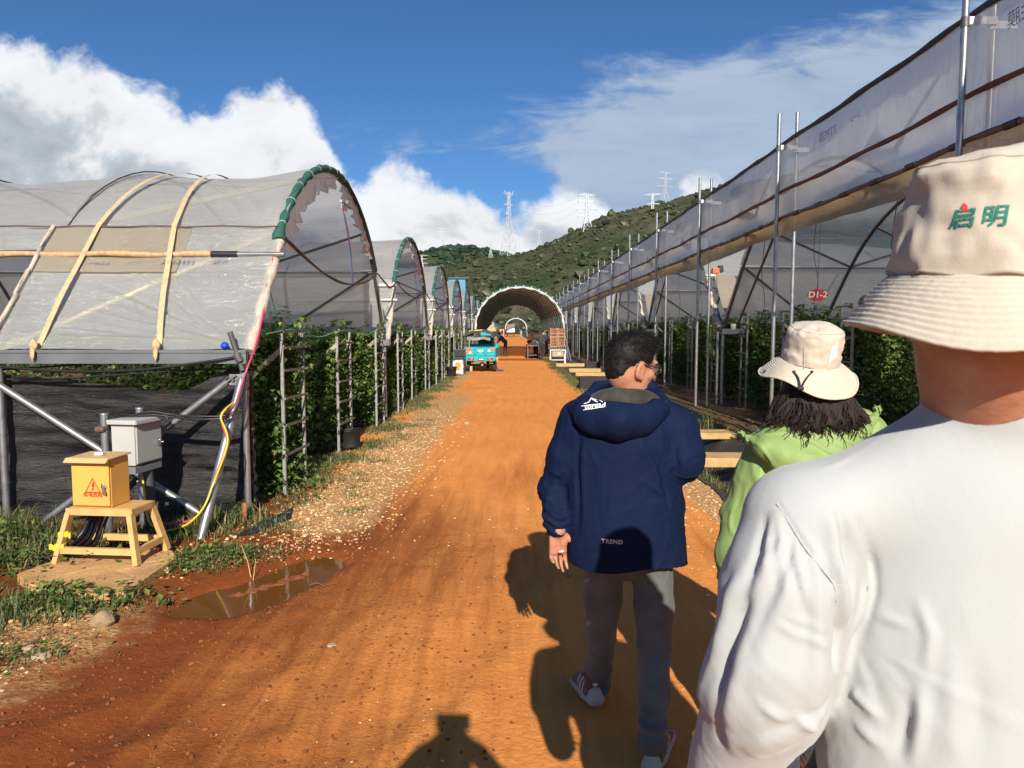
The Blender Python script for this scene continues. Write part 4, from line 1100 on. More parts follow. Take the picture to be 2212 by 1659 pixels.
# ================================================================== RASPBERRY ROWS AND TRELLIS FRAMES
def leaf_cloud(n, seed, L, sprigs, zt, half=0.46, size=(0.05, 0.095)):
    """compound leaves through a hedge-like volume; returns V, F(tri), canes MB, berry spots"""
    rg = np.random.default_rng(seed)
    m = n
    x = -np.abs(rg.exponential(0.5, m)) + 0.12 + rg.normal(0, .06, m); x = np.where(rg.random(m) < 0.45, -rg.uniform(0, L, m), np.maximum(x, -L))
    th = rg.uniform(-1, 1, m)
    bulge = 0.72 + 0.28 * np.sin(np.linspace(0, 1, m) * 50)
    z = 0.12 + (zt - 0.12) * rg.beta(1.25, 1.0, m)
    prof = np.where(z < 0.5, 0.55 + 0.6 * z, 1.0) * (1 - 0.35 * sstep(z, zt - 0.35, zt))
    lump = 0.75 + 0.45 * fbm(np.stack([x * 1.5, z * 2.2, th], -1), 3, seed)
    y = np.sign(th) * np.abs(th) ** 0.55 * half * prof * lump
    x = x + 0.10 * fbm(np.stack([y * 4, z * 3, x * 0], -1), 2, seed + 3)
    C = np.stack([x, y, z], -1)
    cane = MB(); extra = []
    rr = random.Random(seed)
    for i in range(sprigs):
        b = Vector((-rr.random() ** 1.7 * L * .8 + .05, rr.uniform(-.3, .3), zt - .35)); tip = b + Vector((rr.uniform(-.25, .4), rr.uniform(-.45, .45), rr.uniform(.3, .62)))
        mid = b.lerp(tip, .5) + Vector((0, 0, .16)); pts = [b.lerp(mid, q / 4).lerp(mid.lerp(tip, q / 4), q / 4) for q in range(5)]
        cane.tube(pts, [.006, .005, .004, .003, .002], 4, False)
        for q in np.linspace(.15, 1, 15):
            p = b.lerp(mid, q).lerp(mid.lerp(tip, q), q); extra.append((p.x + rr.uniform(-.05, .05), p.y + rr.uniform(-.05, .05), p.z + rr.uniform(-.03, .03)))
    for i in range(12):
        b = Vector((-rr.random() * .9, rr.uniform(-.28, .28), 0)); cane.tube([b, b + Vector((rr.uniform(-.05, .1), rr.uniform(-.08, .08), zt * .5)), b + Vector((rr.uniform(-.1, .15), rr.uniform(-.15, .15), zt * .92))], [.008, .007, .004], 5, False)
    if extra: C = np.concatenate([C, np.array(extra)])
    m = len(C)
    # three leaflets per leaf
    az = rg.uniform(0, 2 * np.pi, m); out = np.arctan2(C[:, 1], C[:, 0] + 1.0); az = np.where(rg.random(m) < .6, out + rg.normal(0, .8, m), az)
    pitch = rg.normal(-0.35, 0.5, m)
    Vs, Fs, k = [], [], 0
    sz = rg.uniform(size[0], size[1], m)
    for da, sc, dp in ((0, 1.0, 0), (1.15, .78, -.1), (-1.15, .78, -.1)):
        a = az + da; p = pitch + dp + rg.normal(0, .15, m)
        d = np.stack([np.cos(a) * np.cos(p), np.sin(a) * np.cos(p), np.sin(p)], -1)
        s = np.stack([-np.sin(a), np.cos(a), 0 * a], -1); u = np.cross(d, s); u = np.where(u[:, 2:3] < 0, -u, u)
        Ls = (sz * sc)[:, None]; wd = Ls * 0.40
        base = C + d * Ls * 0.25
        v0, tip = base, base + d * Ls - u * Ls * .12
        l = base + d * Ls * .45 + s * wd + u * wd * .35; r_ = base + d * Ls * .45 - s * wd + u * wd * .35
        mid = base + d * Ls * .5
        V = np.stack([v0, l, tip, r_, mid], 1).reshape(-1, 3)
        idx = (np.arange(m) * 5)[:, None, None]
        F = (np.array([[0, 4, 1], [4, 2, 1], [0, 3, 4], [4, 3, 2]])[None] + idx).reshape(-1, 3)
        Vs.append(V); Fs.append(F + k); k += len(V)
    bs = C[rg.choice(m, 160)]
    return np.concatenate(Vs), np.concatenate(Fs), cane, bs
def make_row(seed, n, L, sprigs, zt, berries=True, size=(0.05, 0.095), half=.46):
    t = thing('raspberry_row', 'raspberry', 'raspberry plants')
    V, F, cane, bs = leaf_cloud(n, seed, L, sprigs, zt, half, size)
    np_mesh('foliage', V, F, LEAF, t, False)
    cane.build('vines', mat('cane_green', (0.10, 0.13, 0.05), 0.7, 0, .4, 20), t)
    if berries:
        b1, b2 = MB(), MB()
        for i, p in enumerate(bs):
            if p[0] < -1.2: continue
            (b1 if i % 4 == 0 else b2).blob((p[0] + .05, p[1] * 1.05, p[2]), .012 if i % 4 == 0 else .009, i, 1, .1)
        tag(b1.build('ripening_berries', mat('raspberry_red', (0.55, 0.13, 0.07), .45), t), kind='stuff')
        tag(b2.build('pale_buds', mat('pale_bud', (0.55, 0.58, 0.34), .6), t), kind='stuff')
    return t
def make_frame(w, h, rungs, name_mat, arms=True, collars=False):
    t = thing('trellis_frame', 'trellis', 'trellis frame')
    for s in (-1, 1):
        MB().bar((0, s * w / 2, -.12), (0, s * w / 2, h), .028, .032).build('post', name_mat, t)
        if collars: MB().lathe([(0.001, .05), (.07, .045), (.15, .022), (.19, 0)], (0, s * w / 2, 0.0), 12).build('soil_collar', mat('collar_soil', (0.36, 0.17, 0.065), .95, 0, .3, 12, .5, 40), t)
    for i, z in enumerate(rungs):
        e = .05 + .02 * math.sin(i * 5)
        MB().bar((.035, -w / 2 - e, z + .01 * math.sin(i * 3)), (.035, w / 2 + e, z - .012 * math.sin(i * 7)), .015, .026).build('rung', mat('rung_steel', (0.22, 0.21, 0.19), .6, .3, .4, 12), t)
    if arms:
        for s in (-1, 1):
            MB().bar((.03, s * w / 2, h * .92), (-.45, s * (w / 2 + .02), h * .66), .02, .05).build('diagonal_arm', mat('dusty_arm', (0.40, 0.35, 0.28), .8, 0, .3, 15), t)
    return t
ROW_FX = [make_row(101, 5200, 4.2, 26, 1.66, half=.54), make_row(102, 4600, 4.0, 16, 1.60, half=.54), make_row(103, 4600, 4.0, 22, 1.66, half=.54)]
ROW_R = [make_row(111, 4600, 4.5, 34, 1.88, True, (.05, .10), .6), make_row(112, 4200, 4.5, 26, 1.84, True, (.05, .10), .6)]
ROW_FAR = [make_row(121, 1000, 3.5, 8, 1.66, False, (.09, .16)), make_row(122, 900, 3.5, 8, 1.8, False, (.09, .16), .5)]
FR_L = make_frame(.62, 1.66, (.42, .72, 1.0, 1.28, 1.52, 1.67), mat('dull_zinc', (0.36, 0.36, 0.35), .5, .35, .35, 18))
FR_R = make_frame(.36, 2.0, (.45, .85, 1.2, 1.55, 1.8, 1.99), mat('worn_steel', (0.30, 0.30, 0.29), .5, .4, .3, 15), True, True)
used_src = set()
def put(src, label, loc, rz, group):
    if src.name not in used_src:
        used_src.add(src.name); o = src; o.location = loc; o.rotation_euler = (0, 0, rz); o['label'] = label
    else: o = copy_tree(src, None, label, loc, rz)
    o['group'] = group; return o
for k in range(10):
    for j in range(3):
        y = LY0 + LW * k + 1.15 + 2.38 * j
        src = ROW_FX[(k * 3 + j) % 3] if k < 4 else ROW_FAR[0]
        if k == 0 and j == 0: src = ROW_FX[0]
        lab = '%s raspberry row inside the %s tunnel along the side of the electrical boxes' % (ORD[j + 1], ORD[k + 1])
        put(src, lab, (LX - 0.12 - .05 * ((k * 3 + j) % 2), y + .07 * math.sin(k * 5 + j * 3), gz(LX, y) - .02), random.uniform(-.04, .04), 'raspberry rows under the tunnels by the electrical boxes')
        put(FR_L, '%s ladder trellis frame at the mouth of the %s tunnel by the electrical boxes' % (ORD[j + 1], ORD[k + 1]), (LX + .08 + .03 * math.sin(j * 4 + k), y, gz(LX, y)), random.uniform(-.06, .06), 'ladder trellis frames along the side of the electrical boxes')

# ================================================================== CURTAIN SIDE
RX, RY0, RW = 4.75, 7.0, 9.0
RP = arch_profile(RW, 1.68, 1.3, 1.30)
R_HOOPS = [0.0, -2.2, -4.4, -6.6, -8.8]        # mirrored in x when built
def right_tunnel(k):
    Y0 = RY0 + RW * k
    nm = ('plastic tunnel with the red sign inside, on the curtain side' if k == 0 else 'plastic tunnel behind the tall man in white' if k == -1 else
          '%s plastic tunnel behind the long curtain, counting from the red sign' % ORD[k + 1])
    t = thing('plastic_tunnel', nm, 'plastic tunnel', (RX, Y0, 0), 0, 'plastic tunnels behind the long curtain')
    P = RP; near = k < 3; hs = R_HOOPS if near else R_HOOPS[:4]; xe = hs[-1]
    fl = lambda V: V * np.array([-1, 1, 1])
    g = gz(RX, Y0)
    for x in hs[:3]:
        MB().tube([(-x, 0, g - .2), (-x, 0, 1.70)], 0.036, 10).build('post', STEEL, t)
        MB().tube([(-x - .11, 0.02, g - .2), (-x - .11, 0.02, 1.66)], 0.026, 8).build('post', STEELP, t) if x == 0 else None
    gut = MB()
    for (a, b, c_, d_) in ((-0.10, -0.07, 1.60, 1.72), (-0.07, 0.07, 1.60, 1.63), (0.07, 0.10, 1.60, 1.72)):
        gut.box((-xe / 2, (a + b) / 2, (c_ + d_) / 2), (abs(xe) + .1, b - a, d_ - c_))
    gut.build('gutter', mat('gutter_steel'), t)
    for i, x in enumerate(hs): MB().tube([(-x, y, z - .034 * max(0, z - 2.7) * abs(x)) for y, z in P], 0.032, 8).build('hoop', STEELD, t)
    br = lambda a, b, r=0.024: MB().tube([a, b], r, 8).build('brace', STEELD, t)
    br((0, P[JT1][0], P[JT1][1]), (2.2, P[-1][0], P[-1][1] + .05)); br((0, P[JT0][0], P[JT0][1]), (2.2, P[0][0], P[0][1] + .05))
    br((0, P[20][0], P[20][1] - .03), (2.2, P[JT1][0], P[JT1][1])); br((2.2, P[20][0], P[20][1] - .03), (4.4, P[JT1][0], P[JT1][1]))
    br((2.2, P[JT1][0], P[JT1][1]), (4.4, P[20][0], P[20][1]))
    br((0.0, 4.4, 1.75), (0.0, P[20][0], P[20][1])) if False else None
    br((0.02, P[-1][0] - 3.6, P[18][1] - .1), (0.02, P[-1][0] - .9, 1.75))
    for (yy, zz) in ((P[JT0][0], P[JT0][1]), (P[JT1][0], P[JT1][1]), (P[14][0], P[14][1])):
        MB().tube([(0, yy, zz - .02), (-xe, yy, zz - .02)], 0.016, 6).build('purlin', STEELD, t)
    nx = 60 if near else 22
    V, F = film_strip(P, JT0, JT1, 0.06, xe, hs, nx, 0.035, 0.06, 0.035, k + 60); np_mesh('roof_film', fl(V), F, FILM, t)
    V, F = film_strip(P, JT1, 27, 0.05, xe, hs, nx, 0.03, 0.03, 0.03, k + 70); np_mesh('side_film', fl(V), F, FILM_END, t)
    V, F = film_strip(P, 0, JT0, -0.9 if near else .05, xe, hs, nx, 0.045, 0.03, 0.03, k + 80); np_mesh('side_film', fl(V), F, FILM, t)
    # loose end sheet rolled along the end leg
    MB().tube([(-.06 + .02 * math.sin(i * 2.1), P[i // 2][0] + .06, P[i // 2][1] + .05) for i in range(0, 11)], [.05 + .02 * math.sin(i * 1.7) for i in range(11)], 8).build('end_leg_wrap', mat('film_wrap'), t)
    V, F = film_strip(P, 1, JT0, -0.12, -0.62, hs, 16, 0.06, 0.02, 0.03, k + 90); np_mesh('loose_sheet', fl(V), F, film_mat('dusty_film'), t)
    # drooping wires
    for q in range(3):
        y0 = 1.8 + 2.3 * q; z0 = 2.95 + .2 * (q == 1)
        MB().tube(smooth_path([(-.02, y0, z0 + .5), (-.03, y0 + .12, z0 - .2), (-.02, y0 - .05, z0 - .7), (-.02, y0 + .1, z0 - 1.05)], 5), .006, 5).build('hanging_wire', mat('dark_line'), t)
    return t
for k in range(-1, 11): right_tunnel(k)

def build_curtain():
    t = thing('wind_curtain', 'long grey plastic wind curtain with a brown dirty hem, hung along the tall poles', 'wind curtain', (4.16, 0, 0))
    y0, y1 = 1.5, 104.0
    def sheet(zb, zt, seed, bulge, mt, name, n_y, n_z, scal=0.0):
        ys = np.concatenate([np.linspace(y0, 30, int(n_y * .65)), np.linspace(30, y1, int(n_y * .35))[1:]])
        zz = np.linspace(0, 1, n_z)
        Y, T = np.meshgrid(ys, zz, indexing='ij')
        zb_ = zb + scal * (np.abs(np.sin((Y - 7) / 9 * np.pi)) - .5) + .03 * fbm(np.stack([Y * 1.2, 0 * Y, 0 * Y], -1), 3, seed)
        Z = zb_ + (zt - zb_) * T
        fr = np.abs(np.sin((Y - 6.5) / 4.5 * np.pi))
        X = bulge * fr * np.sin(np.pi * T) + .014 * fbm(np.stack([Y * 2.2, Z * .8 + Y * .7, 0 * Y], -1), 3, seed + 1) + .03 * fbm(np.stack([Y * .7, Z * .7, 0 * Y], -1), 2, seed + 2)
        Z = Z - .010 * fr * T * (T > .98)
        V = np.stack([X, Y, Z], -1).reshape(-1, 3); m = n_z; n = len(ys); I = np.arange(n * m).reshape(n, m)
        Q = np.stack([I[:-1, :-1], I[:-1, 1:], I[1:, 1:], I[1:, :-1]], -1).reshape(-1, 4)
        return np_mesh(name, V, Q, mt, t)
    sheet(3.80, 4.52, 200, -.03, FILM_CURT, 'upper_film', 420, 12)
    sheet(3.40, 3.80, 210, .05, FILM_CURT, 'lower_film', 420, 8)
    sheet(3.10, 3.41, 220, .06, FILM_DIRTY, 'dirty_hem', 420, 7, 0.10)
    def rail(z, r, mt, nm, x=0.0, sag=.012, seg=6):
        ys = np.concatenate([np.arange(y0, 30, .25), np.arange(30, y1, 1.0)])
        MB().tube([(x + .004 * math.sin(y * 5), y, z - sag * abs(math.sin((y - 6.5) / 4.5 * math.pi)) + .008 * math.sin(y * 3.1)) for y in ys], [r * (1 + .15 * math.sin(y * 7.3)) for y in ys], seg).build(nm, mt, t)
    rail(4.53, .034, mat('dark_rail', (0.025, 0.03, 0.04), .6), 'top_rail')
    rail(3.80, .026, mat('rust_rail', (0.16, 0.075, 0.05), .7, 0, .4, 9), 'middle_rail', -.035, .03)
    rail(3.40, .028, mat('grey_roll', (0.16, 0.13, 0.12), .6, 0, .4, 9), 'roll_pipe', -.04, .03, 8)
    for i in range(60):
        y = 2.2 + i * .74; zc = 3.40 - .03 * abs(math.sin((y + .08 - 6.5) / 4.5 * math.pi)); MB().tube([(-.042, y, zc), (-.042, y + .16, zc)], .036, 8).build('pipe_clip', BLACKP, t)
    # seams at the poles
    for i in range(8):
        y = 6.72 + 4.5 * i
        MB().tube([(-.03, y + .02 * math.sin(z * 9), z) for z in np.linspace(3.12, 4.5, 12)], .012, 5).build('seam', mat('grey_roll'), t)
    pr = mat('film_print_blue', (0.26, 0.29, 0.36), .6)
    for y in (5.8, 9.4, 13.2, 17.6):
        for s_, dy, sz in (('TTPE膜', 0, .16), ('ユーン', .75, .09)):
            V, F = text_shape(s_, sz, 0, .1)
            V = [Vector((-p.x, p.y)) for p in V]
            place_flat('film_lettering', (V, [q[::-1] for q in F]), (-.075, y + dy * -1, 4.22), (0, -1, 0), (0, 0, 1), pr, t, .0)
build_curtain()

def build_poles():
    def pole(front):
        t = thing('tall_pole', 'tall', 'pole')
        h = 4.92 if front else 4.95
        MB().tube([(0, 0, -.5), (0, 0, h)], .030 if front else .028, 10).build('pole_tube', STEEL, t)
        if front:
            m = MB(); m.bbox((.13, 0, 4.43), (.32, .012, .07), 0, .004); m.bbox((.36, .02, 4.40), (.24, .012, .07), 0, .004); m.build('clamp_plate', WHITEP, t)
            MB().tube([(0, 0, 4.37), (0, 0, 4.46)], .036, 10).build('clamp_ring', STEELD, t)
        return t
    A, B = pole(True), pole(False)
    for i in range(20):
        y = 6.55 + 4.5 * i
        lab = ['tall steel pole rising behind the tall man in the white shirt', 'tall steel pole rising behind the hat of the woman in green', 'tall steel pole beside the slanting leg of the red sign tunnel'][i] if i < 3 else '%s tall steel pole in front of the curtain, counting from the man in white' % (ORD[i + 1])
        put(A, lab, (4.04 + .01 * math.sin(i * 3), y + .06 * math.sin(i * 5), gz(4.04, y)), .03 * math.sin(i), 'tall poles in front of the long curtain')
        lab = '%s tall steel pole standing just behind the curtain, counting from the man in white' % ORD[i + 1]
        put(B, lab, (4.33 + .01 * math.sin(i * 2), y + .05 + .06 * math.sin(i * 4), gz(4.3, y)), 0, 'tall poles just behind the long curtain')
build_poles()
for k in range(-1, 9):
    for j in range(4):
        y = RY0 + RW * k + 1.1 + 2.25 * j
        if y < 4.5: continue
        src = ROW_R[(k + j) % 2] if k < 3 else ROW_FAR[1]
        nmk = ORD[k + 2]
        put(src, '%s raspberry row inside the %s tunnel on the curtain side' % (ORD[j + 1], nmk), (RX + .35 + .05 * ((k + j) % 3), y, gz(RX, y)), math.pi + random.uniform(-.04, .04), 'raspberry rows under the curtain side tunnels')
        put(FR_R, '%s ladder frame with a soil mound at the mouth of the %s curtain side tunnel' % (ORD[j + 1], nmk), (RX + .10 + .03 * math.sin(j + k * 2), y, gz(RX, y)), math.pi + random.uniform(-.05, .05), 'ladder frames with soil mounds on the curtain side')
for src in ROW_FX + ROW_R + ROW_FAR + [FR_L, FR_R]:
    if src.name not in used_src:
        for c in list(src.children): bpy.data.objects.remove(c)
        bpy.data.objects.remove(src)

def build_right_small():
    # black ground cover that lines the ditch
    gc = mat('black_ground_cover', (0.020, 0.021, 0.024), .6, 0, .3, 1.6, .5, 70, color2=(0.075, 0.045, 0.025))
    ys = np.concatenate([np.linspace(4.35, 16, 120), np.linspace(16.2, 60, 80)]); xs = np.linspace(0, 1, 22)
    Y, T = np.meshgrid(ys, xs, indexing='ij')
    Y = Y + (1 - sstep(Y, 4.3, 6.8)) * (.35 * np.sin(T * 4.2 + .6) + .12 * np.sin(T * 13))
    xa = np.interp(Y, [4.3, 5.0, 7, 60], [2.55, 2.05, 2.15, 2.45]) + .06 * fbm(np.stack([Y * 1.6, 0 * Y, 0 * Y], -1), 3, 51)
    X = xa + (3.75 + .12 * np.sin(Y * .9) - xa) * T
    Z = gh(X, Y) + .014 + .03 * (fbm(np.stack([X * 2.5, Y * 2.5, 0 * X], -1), 3, 52) + .3).clip(0) * np.sin(np.pi * T)
    V = np.stack([X, Y, Z], -1).reshape(-1, 3); n, m = X.shape; I = np.arange(n * m).reshape(n, m)
    Q = np.stack([I[:-1, :-1], I[1:, :-1], I[1:, 1:], I[:-1, 1:]], -1).reshape(-1, 4)
    tag(np_mesh('ground_cover', V, Q, gc), 'black woven ground cover lining the ditch on the curtain side', 'ground cover', None, 'structure')
    def slab(p0, p1, dep, th, lab, rz=0.0, z=0.06):
        a, b = Vector(p0), Vector(p1); c = (a + b) / 2; L = (b - a).length
        bm = bmesh.new(); bmesh.ops.create_cube(bm, size=1); 
        for v in bm.verts: v.co = Vector((v.co.x * L, v.co.y * dep, v.co.z * th))
        bmesh.ops.bevel(bm, geom=bm.edges[:], offset=.012, segments=1, affect='EDGES')
        bmesh.ops.subdivide_edges(bm, edges=bm.edges[:], cuts=6, use_grid_fill=True)
        for v in bm.verts:
            q = np.array([[v.co.x * 9, v.co.y * 9, v.co.z * 9]]) + L * 7
            v.co += Vector((float(vnoise(q, 1)[0]), float(vnoise(q, 2)[0]), float(vnoise(q, 3)[0]))) * .008
        me = bpy.data.meshes.new('slab'); bm.to_mesh(me); bm.free(); me.materials.append(CONC)
        o = bpy.data.objects.new('slab', me); COL.objects.link(o); o.location = (c.x, c.y, z + th / 2); o.rotation_euler = (0, 0, rz)
        tag(o, lab, 'concrete slab', 'concrete slabs bridging the ditch')
    slab((2.30, 8.85, 0), (3.55, 8.85, 0), .42, .12, 'concrete slab over the ditch between the navy jacket and the green jacket, lower one', -.03, .0)
    slab((2.55, 11.1, 0), (3.50, 11.1, 0), .42, .10, 'concrete slab over the ditch just above the elbow of the navy jacket', -.02, .0)
    slab((2.25, 25.2, 0), (3.5, 25.2, 0), .45, .12, 'pale concrete slab over the ditch beside the black tray stack', 0)
    slab((2.2, 27.4, 0), (3.45, 27.4, 0), .45, .14, 'pale concrete slab over the ditch just beyond the black tray stack', 0)
    slab((1.95, 31.6, 0), (3.25, 31.6, 0), .45, .14, 'pale concrete slab over the ditch in front of the fruit tray table', 0)
    # black tray stacks
    def tray_stack(c, size, n, lab):
        t = thing('tray_stack', lab, 'tray stack', c)
        for i in range(n):
            h = size[2] / n
            MB().bbox((.006 * math.sin(i * 4), .006 * math.sin(i * 7), h * (i + .5)), (size[0] - .01 * (i % 2), size[1] - .01 * (i % 3), h * .86), 0, .008).build('tray', mat('black_tray', (0.028, 0.025, 0.025), .7, 0, .4, 9, .3, 60), t)
    tray_stack((2.33, 20.6, gz(2.3, 20.6)), (.75, .5, .44), 9, 'low stack of black seed trays at the grassy road edge')
    tray_stack((3.35, 29.5, gz(3.3, 29.5)), (.62, .5, .42), 7, 'low stack of black seed trays at the foot of the curtain poles')
    # red oval sign
    p = at(1766, 637, 12.5); t = thing('row_sign', 'red oval sign with white lettering among the leaves', 'sign', p, R(-14))
    n = 40; el = [(.17 * math.cos(2 * math.pi * i / n), .105 * math.sin(2 * math.pi * i / n)) for i in range(n)]
    Mx = Matrix(((1, 0, 0), (0, 0, 1), (0, 1, 0)))
    MB().prism(el, -.006, .006, Mx).build('sign_plate', mat('sign_red', (0.52, 0.02, 0.025), .4), t)
    sh = text_shape('D1-2', .15, .003, .08)
    place_flat('sign_lettering', sh, (0, -.006, 0), (1, 0, 0), (0, 0, 1), mat('sign_white', (.75, .75, .72), .5), t, .003)
    MB().tube([(0, 0, .10), (.01, .01, 1.2)], .004, 5).build('hanging_string', mat('dark_line'), t)
    # small winch motor with its chains
    p = at(1546, 585, 16.2); t = thing('winch_motor', 'small orange and black winch motor hanging at the tunnel mouth', 'winch motor', p)
    MB().bbox((0, 0, 0), (.16, .12, .13), 0, .02).build('motor_housing', mat('motor_orange', (0.65, 0.12, 0.04), .45), t)
    m = MB(); m.bbox((.11, .02, .04), (.10, .16, .16), 0, .02); m.tube([(-.16, 0, -.02), (.17, 0, .02)], .04, 10); m.build('gear_case', BLACKP, t)
    m = MB(); m.lathe([(.001, .02), (.10, 0), (.12, -.04), (.001, -.045)], (-.12, 0, -.09), 12); m.build('drip_cap', WHITEP, t)
    m = MB(); m.tube([(0, 0, .05), (.1, .02, .6)], .012, 6); m.tube([(.07, 0, .05), (.15, .02, .6)], .012, 6); m.build('motor_bracket', STEEL, t)
    m = MB(); m.tube([(-.03, 0, -.1), (-.03, 0, -.9)], .006, 5); m.tube([(.03, 0, -.1), (.035, 0, -.75)], .006, 5); m.build('pull_chain', mat('dark_line'), t)
    # white cup tied to a frame
    p = at(1584, 713, 14.6); c = MB(); c.lathe([(.001, 0), (.05, 0), (.055, .12), (.045, .13), (.042, .02), (.001, .02)], (0, 0, 0), 14)
    o = c.build('plastic_cup', WHITEP); o.location = p; tag(o, 'small white plastic cup tied to a ladder frame', 'cup')
    p = at(1418, 722, 30.5)
    c = MB()
    for i in range(4): c.tube([p + Vector((.12 * math.cos(a) * (1 + .1 * i), .02 * i, .26 * math.sin(a) - .15)) for a in np.linspace(0, 2 * math.pi, 18)], .012, 5)
    tag(c.build('rope_coil', mat('tan_rope', (0.45, 0.33, 0.18), .8)), 'coil of tan rope hung on a curtain pole', 'rope')
build_right_small()

# ================================================================== ROAD CANOPY
def canopy(Y0, Y1, xc, half, zleg, ztop, flare, lab, nh, rim=True, far=False):
    t = thing('road_canopy', lab, 'canopy', (xc, Y0, 0))
    hgt = ztop - zleg
    n = 36
    arc = [(-half * math.cos(math.pi * i / n), zleg + hgt * math.sin(math.pi * i / n) ** 0.92) for i in range(n + 1)]
    full = [(-half - flare, 0.0)] + arc + [(half + flare, 0.0)]
    hm = mat('canopy_hoop', (0.03, 0.035, 0.03), .7, .0)
    L = Y1 - Y0
    for i in range(nh):
        y = L * i / (nh - 1)
        MB().tube([(x, y, z) for x, z in arc], .05, 6).build('hoop', hm, t)
        for s in (0, 1): MB().tube([(full[-s][0], y, -.2), (arc[-s][0], y, arc[-s][1] + .02)], .035, 6).build('leg', STEEL, t)
    for k in (6, 12, 18, 24, 30):
        MB().tube([(arc[k][0], 0, arc[k][1] - .04), (arc[k][0], L, arc[k][1] - .04)], .025, 6).build('purlin', hm, t)
    cm = bpy.data.materials.get('brown_shade_net')
    if cm is None:
        cm = bpy.data.materials.new('brown_shade_net'); cm.use_nodes = True; nt = NT(cm.node_tree); nt.n.clear()
        out = nt.new('ShaderNodeOutputMaterial'); tc = nt.new('ShaderNodeTexCoord')
        f = nt.ramp(nt.noise(nt.mapping(tc.outputs['Object'], (1.2, 5, 1.2)), 2.2, 6, .7), [(.35, 0.0), (.7, 1.0)])
        d = nt.new('ShaderNodeBsdfDiffuse'); nt.put(d.inputs[0], nt.mix(f, (0.45, 0.25, 0.14), (0.16, 0.09, 0.06)))
        tl = nt.new('ShaderNodeBsdfTranslucent'); nt.put(tl.inputs[0], nt.mix(f, (0.95, 0.58, 0.34), (0.50, 0.27, 0.16)))
        tr = nt.new('ShaderNodeBsdfTransparent'); tr.inputs[0].default_value = (1, 1, 1, 1)
        a = nt.new('ShaderNodeMixShader'); a.inputs[0].default_value = .75; nt.l.new(d.outputs[0], a.inputs[1]); nt.l.new(tl.outputs[0], a.inputs[2])
        b = nt.new('ShaderNodeMixShader'); b.inputs[0].default_value = .20; nt.l.new(a.outputs[0], b.inputs[1]); nt.l.new(tr.outputs[0], b.inputs[2])
        nt.l.new(b.outputs[0], out.inputs[0])
    ny = 60
    rows = []
    sagn = lambda y: abs(math.sin(y / L * (nh - 1) * math.pi))
    for j in range(ny + 1):
        y = L * j / ny
        rows.append([Vector((x * (1.012 - .012 * sagn(y)), y, z * 1.0 + .06 - .05 * sagn(y) + .01 * math.sin(i * 2.1 + j))) for i, (x, z) in enumerate(arc) if (i < n - 3 or far)])
    MB().sheet(rows).build('shade_net', cm, t)
    rows = []
    for j in range(ny + 1):
        y = L * j / ny
        rows.append([Vector((x * 1.02, y, z + .10 + .01 * math.sin(i * 1.7 + j * 2))) for i, (x, z) in enumerate(arc) if 3 <= i <= n - 3])
    MB().sheet(rows).build('outer_film', film_mat('thin_clear_film', (.5, .48, .45), (.5, .48, .45), .8, .04), t)
    # grey see-through skirt low on the curtain side
    if not far:
        rows = [[Vector((arc[n - 4 + q / 2 == 0 and 0 or min(n, n - 4 + q // 2)][0] * 1.0, L * j / 30, arc[min(n, n - 4 + q // 2)][1] + .02)) for q in range(0, 9)] for j in range(31)]
        MB().sheet(rows).build('clear_side', film_mat('thin_clear_film', (.5, .48, .45), (.35, .33, .30), .5, .06), t)
        MB().sheet([[Vector((arc[n][0] + .04 + .22 * (q / 5) + .05 * math.sin(j * 2 + q), -.02 + .12 * j, arc[n][1] + .25 - .95 * q / 5)) for q in range(6)] for j in range(5)]).build('hanging_film', film_mat('thin_clear_film'), t)
    if rim:
        rows = []
        for i, (x, z) in enumerate(arc):
            r = Vector((x / half, (z - zleg) / hgt)).normalized() if i not in (0, n) else Vector((x / half, 0))
            w = .09 + .035 * math.sin(i * 1.9) if not far else .2
            rows.append([Vector((x * 1.02 - r.x * w * q, -.05 - .04 * math.sin(q * 3), z + .06 - r.y * w * q)) for q in (-.1, .3, .65, 1.0)])
        MB().sheet(rows).build('white_rim_film', mat('white_rim', (0.50, 0.50, 0.48), .5), t)
        MB().tube([(x * 1.03, -.02, z + .10) for x, z in arc[4:-4]], .045, 6).build('rim_padding', GREENPAD, t)
        for i in range(3, n - 2, 2): MB().bbox((arc[i][0] * 1.035, -.08, arc[i][1] + .10), (.05, .05, .07), 0, .01).build('rim_clip', WHITEP, t)
    return t
canopy(39.0, 66.0, 0.42, 2.42, 1.65, 3.98, .45, 'arched road canopy with brown shade net and a white rim, where the fruit is packed', 16)
canopy(170.0, 182.0, 0.95, 2.6, 1.7, 4.4, .3, 'small far arched canopy over the end of the road', 6, True, True)

